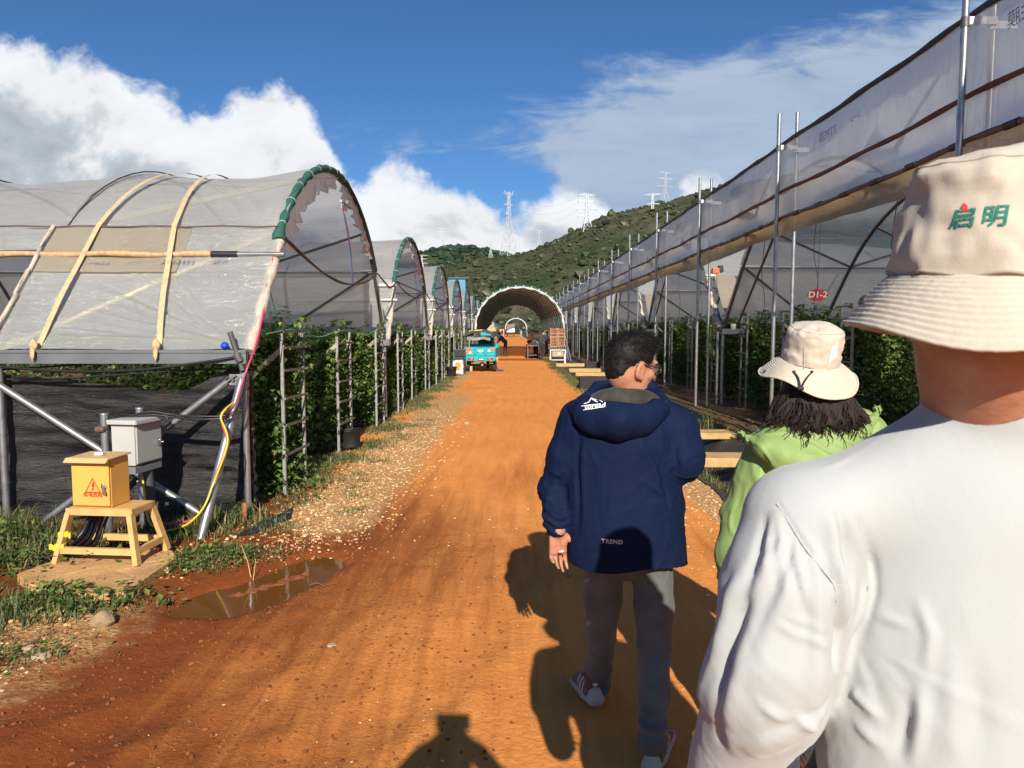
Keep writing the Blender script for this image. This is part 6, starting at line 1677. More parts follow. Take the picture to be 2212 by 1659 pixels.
    for i, f in enumerate((.42, .66)):
        q = L((-1, 0), f) ; mtx = Matrix.Rotation(R(-5), 3, 'Z'); q = mtx @ q + Vector(s.location)
        m = MB(); m.bbox((q.x, q.y, q.z), (.062, .05, .035), R(8), .006); m.sheet([[Vector((q.x + (-1 if i else 1) * (.02 + .045 * k / 4), q.y - .02 + .01 * math.sin(k), q.z + .015 - .02 * j + .01 * math.sin(k * 2 + i))) for k in range(5)] for j in range(3)])
        tag(m.build('tape_flag', ym), 'yellow plastic tape tied round the stand leg, %s one' % ('lower' if i else 'upper'), 'tape')
    return t, b, s
pad_and_boxes()

def cables():
    def cable(name, pts, r, c, lab, n=8, cat='cable', grp=None):
        o = MB().tube(smooth_path(pts, n), r, 8).build(name, mat('cable_' + name, c, .4)); tag(o, lab, cat, grp); return o
    S = lambda px, py, Y: at(px, py, Y)
    cable('pink_cable', [S(596, 506, 7.30), S(590, 555, 7.05), S(575, 625, 6.80), S(566, 690, 6.55), S(551, 750, 6.33), S(536, 790, 6.2), S(522, 830, 6.15), S(507, 875, 6.05), S(488, 898, 5.95), S(480, 915, 5.9), S(490, 950, 5.9), S(481, 985, 5.85), S(462, 1040, 5.8), S(440, 1098, 5.7), S(405, 1126, 5.7), S(343, 1132, 5.72)], .0085, (0.62, 0.045, 0.12), 'pink cable looping down from the tunnel end to the cabinets')
    cable('yellow_cable', [S(504, 870, 6.03), S(487, 884, 5.9), S(477, 902, 5.86), S(486, 925, 5.86), S(492, 950, 5.84), S(484, 985, 5.8), S(462, 1042, 5.76), S(440, 1096, 5.66), S(405, 1132, 5.64), S(360, 1147, 5.66), S(345, 1146, 5.7), S(320, 1120, 5.8), S(308, 1030, 5.9)], .0085, (0.62, 0.50, 0.03), 'yellow cable looping beside the pink one to the cabinets')
    cable('white_cable', [S(297, 1040, 5.85), S(305, 1070, 5.7), S(330, 1105, 5.65), S(348, 1135, 5.62), S(352, 1160, 5.6), S(345, 1150, 5.6)], .009, (.55, .52, .48), 'thin white cable hanging below the grey cabinet')
    for i in range(2): cable('black_cable', [S(536, 760, 6.28), S(531, 800 + 4 * i, 6.2), S(522, 850, 6.1), S(500, 893 + 4 * i, 6.0), S(440, 900 + 6 * i, 5.95), S(380, 897 + 5 * i, 5.95), S(318, 890 + 6 * i, 5.93), S(240, 912, 5.9)], .010, (.012, .012, .013), 'black cable running from the tunnel post to the grey cabinet, %s of two' % ['upper', 'lower'][i])
    cable('black_cable', [S(0, 792, 6.2), S(140, 802, 6.2), S(290, 800, 6.2), S(420, 785, 6.22), S(520, 770, 6.25)], .012, (.012, .012, .013), 'black cable slung under the tunnel gutter')
    for i in range(5):
        a = S(210 + 8 * i, 1090, 5.15 + .04 * i); b = S(170 + 10 * i, 1160 + 4 * i, 5.0 + .05 * i); c = S(110 + 14 * i, 1200 + 4 * i, 4.95 + .06 * i); c.z = max(c.z, .05)
        d = S(60 + 12 * i, 1225 + 3 * i, 4.9 + .07 * i); d.z = .02
        cable('black_cable', [a, a.lerp(b, .5), b, c, d], .016 if i < 3 else .011, (.015, .015, .017), '%s thick black cable running down under the yellow cabinet into the grass' % ORD[i + 1], 6, 'cable', 'thick black cables under the yellow cabinet')
    cable('green_string', [atx(583, 627, -2.45), atx(590, 655, -2.5), atx(600, 690, -2.5)], .006, (.12, .55, .25), 'pale green string dangling inside the padded tunnel', 4, 'string')
    for i, (k0) in enumerate((0, 1, 2)):
        y0 = LY0 + LW * k0
        cable('green_string', [(LX + .1, y0 + .3 + .9 * j, 1.66 + .05 * math.sin(j * 2.2 + i)) for j in range(8)], .005, (.12, .42, .25), 'green string tied across the trellis tops of the %s tunnel by the boxes' % ORD[k0 + 1], 4, 'string')
cables()

# ================================================================== STONES, GRASS, GRAVEL, PLASTIC SHEET
def stones():
    rg = np.random.default_rng(3)
    bm = bmesh.new(); bmesh.ops.create_icosphere(bm, subdivisions=1, radius=1.0); bm.verts.index_update()
    BV = np.array([p.co[:] for p in bm.verts]); BF = np.array([[q.index for q in f.verts] for f in bm.faces]); bm.free()
    def scatter(name, x, y, r, m, zoff=0.15, flat=.6, extra=None):
        n = len(x); z = gh(x, y) + r * zoff
        a = rg.uniform(0, 6.28, n); sx = rg.uniform(.7, 1.4, n); sy = rg.uniform(.6, 1.1, n)
        J = rg.uniform(.72, 1.25, (n, len(BV), 1))
        B = BV[None] * J * r[:, None, None] * np.stack([sx, sy, np.full(n, flat) * rg.uniform(.6, 1.2, n)], -1)[:, None]
        c, s = np.cos(a)[:, None], np.sin(a)[:, None]
        V = np.stack([B[..., 0] * c - B[..., 1] * s, B[..., 0] * s + B[..., 1] * c, B[..., 2]], -1) + np.stack([x, y, z], -1)[:, None]
        F = BF[None] + (np.arange(n) * len(BV))[:, None, None]
        return tag(np_mesh(name, V.reshape(-1, 3), F.reshape(-1, 3), m, None, False), kind='stuff')
    gm = leaf_like_stone('gravel_stone', [(0.0, (.42, .22, .085)), (.5, (.62, .38, .18)), (.85, (.74, .50, .27)), (1.0, (.78, .62, .42))])
    n = 9000
    y = 4.9 + (17 - 4.9) * rg.random(n) ** 1.45; x = -1.62 + .02 * (y - 9) + rg.normal(0, .33, n)
    k = (x > -2.35) & (rg.random(n) < (1 - sstep(y, 10, 17)) * sstep(y + .5 * fbm(np.stack([x * 2, y * 2, 0 * x], -1), 3, 5), 4.9, 6.4)); x, y = x[k], y[k]; n = len(x)
    n2 = 1500; x2 = -2.35 - rg.random(n2) * 1.6; y2 = 2.1 + 2.3 * rg.random(n2)
    n3 = 2600; x3 = rg.normal(1.95, .22, n3); y3 = 4.4 + 7 * rg.random(n3) ** 1.4
    n4 = 700; x4 = -2.35 + rg.random(n4) * 3.0; y4 = 2.0 + rg.random(n4) * 6; k4 = fbm(np.stack([x4 * 1.3, y4 * .8, 0 * x4], -1), 3, 77) > .10; x4, y4 = x4[k4], y4[k4]
    n5 = 650; x5 = -2.2 - rg.random(n5) * 1.1; y5 = 4.7 + rg.random(n5) * 1.3
    x = np.concatenate([x, x2, x3, x4, x5]); y = np.concatenate([y, y2, y3, y4, y5])
    r = .004 + .013 * rg.random(len(x)) ** 3
    r[-len(x5) - len(x4):-len(x5)] *= .62
    scatter('gravel', x, y, r, gm)
    # loose soil crumbs on the muddy side
    n = 5200; x = np.concatenate([RNG.uniform(-2, 1.7, 1100), RNG.uniform(-1.2, 1.7, 500)]); y = 1.4 + 8 * RNG.random(1600) ** 1.6; d = seg_dist(x, y, [(-1.40, 5.05), (-1.56, 4.72), (-1.82, 4.34)]); x, y = x[d > .28], y[d > .28]
    scatter('road_grit', x, y, .0018 + .0055 * RNG.random(len(x)) ** 4, gm, .1, .5)
    x = rg.normal(-1.5, .85, n); y = 2.0 + 3.6 * rg.random(n); k = (x < .0)
    d = seg_dist(x, y, [(-1.40, 5.05), (-1.56, 4.72), (-1.82, 4.34)]); k &= d > .27
    scatter('soil_crumbs', x[k], y[k], .003 + .010 * rg.random(k.sum()) ** 3, leaf_like_stone('crumb_soil', [(0.0, (.15, .045, .014)), (1.0, (.28, .095, .03))]), .1, .7)
    sm = mat('rock_tan', (0.52, 0.38, 0.24), .9, 0, .3, 9, .8, 30)
    def rock(px, py, r, lab, seed, m=None, flat=.75):
        p = atz(px, py); rg_ = random.Random(seed); bm = bmesh.new(); bmesh.ops.create_icosphere(bm, subdivisions=3, radius=1)
        for v in bm.verts:
            q = np.array([list(v.co * 1.1 + Vector((seed, 0, 0)))]); f = 1 + .38 * float(fbm(q, 3, seed)[0]); v.co = Vector((v.co.x * f * r, v.co.y * f * r * .8, v.co.z * f * r * flat))
        me = bpy.data.meshes.new('rock'); bm.to_mesh(me); bm.free(); me.materials.append(m or sm)
        o = bpy.data.objects.new('rock', me); COL.objects.link(o); o.location = (p.x, p.y, gz(p.x, p.y) + r * flat * .5); tag(o, lab, 'rock')
    rock(222, 1352, .066, 'fist sized tan rock at the near end of the puddle', 4, mat('rock_brown', (0.40, 0.27, 0.15), .9, 0, .35, 9, .8, 30))
    rock(88, 1416, .05, 'flat pale stone in the gravel below the weeds', 9, None, .35)
    rock(62, 1395, .035, 'small pale stone in the gravel below the weeds', 12, None, .4)
    rock(280, 1222, .022, 'white pebble at the corner of the concrete pad', 15, mat('white_stone', (.6, .55, .5), .8))
    rock(545, 1268, .035, 'reddish stone at the muddy rim of the puddle', 21, mat('red_stone', (.42, .17, .08), .9))
    rock(617, 1272, .05, 'lump of red soil at the far end of the puddle', 23, mat('red_stone'), .4)
    rock(1008, 917, .04, 'small pale stone alone on the sunlit road', 25)
    rock(512, 1345 - 40, .02, 'small stone beside the puddle stick', 27)
    rock(1230, 1248, .02, 'crumbled stone beside the lifted shoe', 31, mat('red_stone'))
    rock(717, 1400, .028, 'pale flat stone bedded in the wet road', 33, None, .3)
    # mud ridge in the puddle
    m = MB(); rg_ = random.Random(8)
    for i in range(26):
        f = i / 25; x = -1.80 + .34 * f; y = 4.46 + .42 * f; m.blob((x + rg_.uniform(-.03, .03), y + rg_.uniform(-.02, .02), -.022), (.030 + .02 * rg_.random(), .022 + .012 * rg_.random(), .012 * rg_.random() + .006), i, 1, .3)
    tag(m.build('mud_ridge', mat('wet_mud', (.24, .075, .025), .7, 0, .3, 20, .5, 60)), kind='stuff')
    o = MB().tube([(-1.80, 4.78, -.02), (-1.83, 4.80, .10), (-1.88, 4.82, .21)], [.004, .003, .002], 5); o.tube([(-1.78, 4.76, -.02), (-1.77, 4.79, .12)], [.003, .002], 5); tag(o.build('dry_stalk', mat('straw', (.50, .38, .16), .8)), 'dry straw stalk sticking out of the puddle', 'stalk')
def leaf_like_stone(name, cols):
    if name in MATS: return MATS[name]
    m = bpy.data.materials.new(name); m.use_nodes = True; nt = NT(m.node_tree); b = nt.n['Principled BSDF']; ge = nt.new('ShaderNodeNewGeometry')
    nt.put(b.inputs['Base Color'], nt.ramp(ge.outputs['Random Per Island'], cols)); b.inputs['Roughness'].default_value = .9; b.inputs['Specular IOR Level'].default_value = .2
    MATS[name] = m; return m
stones()
def grass():
    rg = np.random.default_rng(17)
    def blades(x, y, hgt, lean=.5, w=.006):
        n = len(x); a = rg.uniform(0, 6.28, n); h = hgt * rg.uniform(.45, 1.2, n); ln = h * lean * rg.uniform(.1, 1.2, n)
        dx, dy = np.cos(a), np.sin(a); z = gh(x, y) - .01
        px, py = -dy, dx; W = w * rg.uniform(.6, 1.4, n)
        def pt(f, bend, wd, s): return np.stack([x + dx * ln * bend + px * wd * s, y + dy * ln * bend + py * wd * s, z + h * f], -1)
        V = np.stack([pt(0, 0, W, -1), pt(0, 0, W, 1), pt(.55, .3, W * .8, -1), pt(.55, .3, W * .8, 1), pt(.95, 1.0, W * .1, 0)], 1).reshape(-1, 3)
        F = (np.array([[0, 1, 3], [0, 3, 2], [2, 3, 4]])[None] + (np.arange(n) * 5)[:, None, None]).reshape(-1, 3)
        return V, F
    def leaves(x, y, z0, z1, size):
        n = len(x); z = gh(x, y) + rg.uniform(z0, z1, n); a = rg.uniform(0, 6.28, n); p = rg.normal(.1, .4, n); s = size * rg.uniform(.6, 1.3, n)
        d = np.stack([np.cos(a) * np.cos(p), np.sin(a) * np.cos(p), np.sin(p)], -1); q = np.stack([-np.sin(a), np.cos(a), 0 * a], -1)
        c = np.stack([x, y, z], -1); s = s[:, None]
        V = np.stack([c, c + d * s * .5 + q * s * .42, c + d * s, c + d * s * .5 - q * s * .42, c + d * s * .5 + np.array([0, 0, -.12]) * s], 1).reshape(-1, 3)
        F = (np.array([[0, 4, 1], [4, 2, 1], [0, 3, 4], [4, 3, 2]])[None] + (np.arange(n) * 5)[:, None, None]).reshape(-1, 3)
        return V, F
    parts = []
    def patch(cx, cy, sx, sy, n, h, lean=.6, clip=None, w=.005):
        x = rg.normal(cx, sx, n); y = rg.normal(cy, sy, n)
        parts.append(blades(x, y, np.full(len(x), h), lean, w))
    # tall weeds round the posts and cabinets
    patch(-4.35, 5.6, .30, .22, 1500, .24, .9); patch(-3.75, 5.35, .35, .28, 900, .14, .9); patch(-3.3, 5.75, .35, .2, 500, .09, .8)
    patch(-4.15, 5.0, .28, .2, 900, .17, .9); patch(-2.75, 5.75, .3, .16, 700, .12, .7); patch(-2.55, 6.15, .18, .1, 500, .16, .7)
    patch(-3.05, 4.22, .33, .12, 1100, .10, 1.0); patch(-2.72, 4.30, .22, .08, 450, .07, 1.0); patch(-3.4, 3.95, .25, .18, 700, .08, 1.0)
    patch(-2.15, 5.2, .22, .1, 900, .055, .8); patch(-2.3, 4.95, .18, .08, 500, .05, .8); patch(-2.75, 3.6, .25, .08, 400, .05, .8)
    patch(-2.05, 5.9, .15, .1, 250, .06, .8)
    # verge tufts
    for i in range(70):
        y = 6.8 + 24 * rg.random() ** 1.3; x = -2.20 + rg.normal(0, .14) + .10 * math.sin(y * 1.3)
        patch(x, y, .14, .22, 260, .055 + .04 * rg.random(), .8, None, .004 + .0012 * (y / 8))
    for i in range(16):
        patch(-1.75 + rg.normal(0, .16), 6.5 + 7 * rg.random(), .10, .10, 130, .04, .8)
    for i in range(50):
        y = 15 + 26 * rg.random(); patch(2.1 + .12 * math.sin(y) + rg.normal(0, .10), y, .16, .35, 240, .07 + .05 * rg.random(), .8, None, .004 + .0011 * (y / 8))
    patch(3.35, 12.2, .15, .12, 240, .22, .9); patch(3.0, 9.6, .2, .12, 200, .14, .9); patch(2.45, 8.4, .12, .1, 220, .14, .9)
    vs, fs, k = [], [], 0
    for V, F in parts: vs.append(V); fs.append(F + k); k += len(V)
    tag(np_mesh('grass', np.concatenate(vs), np.concatenate(fs), GRASSM, None, False), kind='stuff')
    L = []
    def lp(cx, cy, sx, sy, n, z0, z1, s): L.append(leaves(rg.normal(cx, sx, n), rg.normal(cy, sy, n), z0, z1, s))
    lp(-4.1, 5.3, .35, .25, 260, .05, .28, .05); lp(-2.72, 4.30, .24, .10, 320, .01, .10, .045); lp(-2.2, 5.1, .22, .12, 360, .005, .05, .03)
    lp(-2.75, 3.62, .22, .07, 160, .005, .04, .03); lp(-3.5, 4.9, .3, .2, 160, .04, .18, .05); lp(3.4, 12.2, .12, .1, 160, .05, .35, .04); lp(3.55, 10.9, .12, .12, 120, .03, .22, .05); lp(-2.4, 7.2, .25, .3, 260, .02, .22, .05)
    lp(-2.3, 4.9, .15, .1, 130, .005, .04, .03)
    vs, fs, k = [], [], 0
    for V, F in L: vs.append(V); fs.append(F + k); k += len(V)
    tag(np_mesh('weeds', np.concatenate(vs), np.concatenate(fs), LEAF, None, False), kind='stuff')
    # dead grass litter
    n = 500; x = rg.normal(-3.2, .35, n); y = rg.normal(3.75, .25, n); a = rg.uniform(0, 6.28, n); l = rg.uniform(.03, .10, n); z = gh(x, y) + rg.uniform(.004, .03, n)
    d = np.stack([np.cos(a), np.sin(a), rg.normal(0, .12, n)], -1); q = np.stack([-np.sin(a), np.cos(a), 0 * a], -1) * .003; c = np.stack([x, y, z], -1)
    V = np.stack([c - q, c + q, c + d * l[:, None] + q, c + d * l[:, None] - q], 1).reshape(-1, 3); F = (np.array([[0, 1, 2, 3]])[None] + (np.arange(n) * 4)[:, None, None]).reshape(-1, 4)
    tag(np_mesh('dry_litter', V, F, leaf_mat('dry_litter_straw', [(0.0, (.14, .08, .045)), (1.0, (.34, .23, .12))], (.2, .15, .08)), None, False), kind='stuff')
    # black plastic sheet at the tunnel corner
    pts = [atz(555, 1142), atz(635, 1098), atz(625, 1128), atz(560, 1160), atz(480, 1166)]
    a, b, c2, d2 = atz(500, 1172), atz(635, 1100), atz(628, 1130), atz(540, 1165)
    rows = [[(a.lerp(b, i / 14)).lerp(d2.lerp(c2, i / 14), j / 5) + Vector((0, 0, .02 + .05 * math.sin(math.pi * i / 14) * math.sin(math.pi * j / 5) + .008 * math.sin(i * 1.7 + j * 2))) for i in range(15)] for j in range(6)]
    for r in rows:
        for q in r: q.z = max(q.z, gz(q.x, q.y) + .008)
    tag(MB().sheet(rows).build('plastic_sheet', mat('black_sheet', (.03, .032, .036), .5, 0, .3, 9, .3, 40)), 'scrap of black plastic sheet half buried at the tunnel corner', 'plastic sheet')
    st = mat('orange_stake', (.42, .16, .06), .9, 0, .3, 20)
    for (px, py, lab) in ((616, 1058, 'short orange wooden stake near the gravel edge'), (528, 1132, 'broken pale stake at the tunnel corner')):
        p = atz(px, py); z = gz(p.x, p.y); tag(MB().tube([(p.x, p.y, z - .05), (p.x + .01, p.y, z + .16)], .022, 8).build('stake', st), lab, 'stake')
    tw = mat('twig_brown', (.16, .08, .04), .9)
    for i, (px, py, lab) in enumerate(((1255, 1000, 'bent twig lying on the road beside the navy sleeve'), (560, 1283, 'dark twig lying at the far tip of the puddle'), (690, 1268, 'leafy scrap lying beyond the puddle'), (1590, 975 + 280, 'twig on the red soil by the green sleeve'))):
        p = atz(px, py); z = gz(p.x, p.y) + .008; tag(MB().tube([(p.x - .07, p.y, z), (p.x - .02, p.y + .02, z + .01), (p.x + .03, p.y - .01, z), (p.x + .09, p.y + .015, z + .004)], [.004, .005, .004, .002], 5).build('twig', tw), lab, 'twig')
grass()

# ================================================================== PEOPLE
def cloth(name, color, rough=.75, wv=420, bump=.25, trans=0.0, var=.0, color2=None, sheen=.2, vscale=5, spec=.3):
    if name in MATS: return MATS[name]
    m = bpy.data.materials.new(name); m.use_nodes = True; nt = NT(m.node_tree); b = nt.n['Principled BSDF']; tc = nt.new('ShaderNodeTexCoord'); P = tc.outputs['Object']
    c2 = color2 or tuple(x * .8 for x in color)
    f = nt.ramp(nt.noise(P, vscale, 5, .6), [(.35, 0.0), (.7, 1.0)])
    col = nt.mix(f, color, c2) if (var or color2) else nt.mix(0.0, color, color)
    nt.put(b.inputs['Base Color'], col); b.inputs['Roughness'].default_value = rough; b.inputs['Specular IOR Level'].default_value = spec; b.inputs['Sheen Weight'].default_value = sheen
    bn = nt.new('ShaderNodeBump'); bn.inputs['Strength'].default_value = bump; bn.inputs['Distance'].default_value = .004
    hh = nt.math('ADD', nt.math('MULTIPLY', nt.noise(P, wv, 2, .6), .25), nt.math('MULTIPLY', nt.noise(nt.mapping(P, (1, 1, .45)), 22, 5, .6, .8), 1.0))
    nt.l.new(hh, bn.inputs['Height']); nt.l.new(bn.outputs[0], b.inputs['Normal'])
    if trans:
        out = nt.n['Material Output']; t = nt.new('ShaderNodeBsdfTranslucent'); nt.put(t.inputs[0], col); a = nt.new('ShaderNodeMixShader'); a.inputs[0].default_value = trans
        nt.l.new(b.outputs[0], a.inputs[1]); nt.l.new(t.outputs[0], a.inputs[2]); nt.l.new(a.outputs[0], out.inputs[0])
    MATS[name] = m; return m
def skin_mat(name, c):
    if name in MATS: return MATS[name]
    m = bpy.data.materials.new(name); m.use_nodes = True; nt = NT(m.node_tree); b = nt.n['Principled BSDF']; tc = nt.new('ShaderNodeTexCoord'); P = tc.outputs['Object']
    f = nt.ramp(nt.noise(P, 26, 6, .7), [(.35, 0.0), (.68, 1.0)])
    nt.put(b.inputs['Base Color'], nt.mix(f, c, (c[0] * .82, c[1] * .70, c[2] * .66))); b.inputs['Roughness'].default_value = .5; b.inputs['Specular IOR Level'].default_value = .35
    b.inputs['Subsurface Weight'].default_value = .12; b.inputs['Subsurface Radius'].default_value = (.6, .25, .12); b.inputs['Subsurface Scale'].default_value = .012
    bn = nt.new('ShaderNodeBump'); bn.inputs['Strength'].default_value = .35; bn.inputs['Distance'].default_value = .003; nt.l.new(nt.noise(nt.mapping(P, (.5, .5, 1.6)), 120, 6, .7), bn.inputs['Height']); nt.l.new(bn.outputs[0], b.inputs['Normal'])
    MATS[name] = m; return m
SKIN = skin_mat('skin', (0.46, 0.225, 0.135)); SKIN_PINK = skin_mat('skin_pink', (0.52, 0.25, 0.17))
HAIRB = mat('black_hair', (0.010, 0.009, 0.009), .62, 0, .2, 60, spec=.25)
HAIRBR = mat('brown_hair', (0.026, 0.014, 0.010), .6, 0, .5, 40, .6, 160, (1, 1, .15), spec=.3)
HATC = cloth('beige_hat_cloth', (0.50, 0.44, 0.355), .85, 600, .35, 0, 0, None, .1)

def A3(*v): return np.array(v, float)
def face_frame(yaw, pitch=0.0, roll=0.0):
    """columns right, forward, up; yaw clockwise from +Y seen from above"""
    M = Matrix.Rotation(-yaw, 3, 'Z') @ Matrix.Rotation(pitch, 3, 'X') @ Matrix.Rotation(roll, 3, 'Y'); return np.array(M)
def head_sdf(s, c, M, sc=1.0, nb=None, nr=.056, detail=True):
    T = lambda x, y, z: c + M @ (A3(x, y, z) * sc)
    s.ell(T(0, -.014, .034), A3(.076, .097, .086) * sc, .02, M)
    s.ell(T(0, .030, -.035), A3(.062, .066, .085) * sc, .03, M)
    s.ell(T(0, .058, -.092), A3(.034, .030, .026) * sc, .025, M)
    s.ell(T(0, -.045, -.03), A3(.058, .05, .06) * sc, .03, M)
    if detail:
        s.cone(T(0, .088, .012), T(0, .112, -.028), .008 * sc, .0155 * sc, .010)
        for q in (-1, 1):
            s.ell(T(q * .013, .098, -.032), A3(.010, .012, .009) * sc, .006, M)
            s.ell(T(q * .030, .078, .030), A3(.026, .016, .010) * sc, .012, M)
            s.ell(T(q * .031, .092, .006), A3(.017, .014, .011) * sc, .010, M, 'd')
            s.ell(T(q * .031, .074, .005), A3(.0125, .0125, .0125) * sc, .003, M)
            s.ell(T(q * .046, .058, -.022), A3(.022, .022, .020) * sc, .015, M)
            ear = np.array(Matrix(M.tolist()) @ Matrix.Rotation(q * .30, 3, 'Z') @ Matrix.Rotation(-.18, 3, 'X'))
            s.ell(T(q * .079, -.008, -.012), A3(.011, .025, .036) * sc, .008, ear)
            s.ell(T(q * .092, -.003, -.008), A3(.010, .013, .021) * sc, .004, ear, 'd')
            s.ell(T(q * .077, .006, -.040), A3(.009, .011, .010) * sc, .006, ear)
        s.cone(T(-.020, .090, -.058), T(.020, .090, -.058), .0065 * sc, .0065 * sc, .006); s.cone(T(-.017, .088, -.070), T(.017, .088, -.070), .0075 * sc, .0075 * sc, .006)
    if nb is not None: s.cone(T(0, -.026, -.045), nb, nr * sc, nr * 1.12 * sc, .03)
def hand_sdf(s, w, d, n, t, curl=.5, sc=1.0, spread=.06, bend=None):
    """w wrist, d finger direction, n palm normal, t thumb side"""
    d, n, t = [np.array(v, float) / np.linalg.norm(v) for v in (d, n, t)]
    M = np.stack([t, d, n], -1)
    s.rbox(w + d * .050 * sc, A3(.038, .048, .0135) * sc, .012 * sc, .012, M)
    s.ell(w + d * .035 * sc + t * .022 * sc + n * .008 * sc, A3(.017, .032, .013) * sc, .012, M)
    for i, L in enumerate((.072, .080, .074, .058)):
        p = w + (d * (.094 - .004 * abs(i - 1)) + t * (.029 - .0195 * i)) * sc
        c0 = curl * (1 + .14 * i) if bend is None else bend[i]; dd = d + t * spread * (1.2 - i); a = 0
        for k, (f, r) in enumerate(((.44, .0088), (.31, .0080), (.25, .0068))):
            a += c0 * (.55 if k == 0 else .5); v = dd * math.cos(a) + n * math.sin(a); v /= np.linalg.norm(v); q = p + v * L * f * sc
            s.cone(p, q, r * sc * 1.04, r * sc * .94, .003); p = q
    p = w + (d * .022 + t * .030 + n * .006) * sc; v = d * .62 + t * .66 + n * .30; v /= np.linalg.norm(v)
    q = p + v * .045 * sc; s.cone(p, q, .0125 * sc, .0105 * sc, .008); v2 = d * .9 + t * .22 + n * .32; v2 /= np.linalg.norm(v2)
    s.cone(q, q + v2 * .032 * sc, .0102 * sc, .0078 * sc, .004)
def put_mesh(name, VF, root, m, parent=None):
    V, F = VF; return np_mesh(name, V - np.array(root.location), F, m, parent or root)
def shoe(root, heel, dirn, cols, L=.285, name='shoe', lift=0.0, stripes=True, logo=True):
    """heel: ground point under the heel, dirn: toe direction in the plane, lift: heel raised (rad)"""
    d = A3(dirn[0], dirn[1], 0); d /= np.linalg.norm(d); rt = A3(d[1], -d[0], 0); up = A3(0, 0, 1)
    d3 = d * math.cos(lift) - up * math.sin(lift); u3 = d * math.sin(lift) + up * math.cos(lift)
    h = np.array(heel, float) + up * (math.sin(lift) * L * .8)
    T = lambda x, y, z: h + rt * x + d3 * y + u3 * z
    M = np.stack([rt, d3, u3], -1)
    lo, hi = h - .36, h + .36
    s = SDF(lo, hi, .0065)
    s.rbox(T(0, .06, .022), A3(.040, .075, .022), .018, .01, M); s.rbox(T(0, .17, .018), A3(.047, .105, .018), .016, .02, M); s.cone(T(0, .02, .03), T(0, .02, .05), .036, .032, .01)
    so = put_mesh('sole', s.mesh(2), root, cols[1]);
    s = SDF(lo, hi, .006)
    s.cone(T(0, .045, .065), T(0, .115, .075), .038, .040, .01); s.cone(T(0, .045, .085), T(0, .05, .105), .036, .034, .01); s.cone(T(0, .12, .06), T(0, .225, .043), .043, .034, .02)
    s.rbox(T(0, .14, .04), A3(.040, .12, .018), .016, .01, M); s.ell(T(0, .055, .125), A3(.028, .032, .03), .004, M, 'd')
    V, F = s.mesh(2); uo = put_mesh(name, (V, F), root, cols[0]); so.parent = uo
    bv = bvh_of(uo); O = Vector(root.location)
    lm = cols[2]
    if stripes:
        for q in (1, -1):
            ls = [[(-.018 + i * .026, -.022), (.000 + i * .026, .034)] for i in range(3)]
            project('side_stripe', strokes(ls, .010), Vector(T(q * .06, .115, .062)) - O, Vector(d3) * q, Vector(u3), bv, lm, uo, .0016, .006)
    if logo:
        leaf = lambda a, w, l: [Vector((-w * math.cos(a), 0 - w * math.sin(a))), Vector((math.sin(a) * l * .5 + w * 1.3, math.cos(a) * l * .5)), Vector((math.sin(a) * l, math.cos(a) * l)), Vector((math.sin(a) * l * .5 - w * 1.3, math.cos(a) * l * .5))]
        shp = shape_join(*[(leaf(a, .004, .020), [(0, 1, 2, 3)]) for a in (-.65, 0, .65)], strokes([[(-.010, -.006), (.010, -.006)], [(-.009, -.0105), (.009, -.0105)]], .0028))
        project('heel_mark', shp, Vector(T(0, -.06, .082)) - O, rt, u3, bv, lm, uo, .0016, .006)
    for i in range(3):
        pass
    return uo
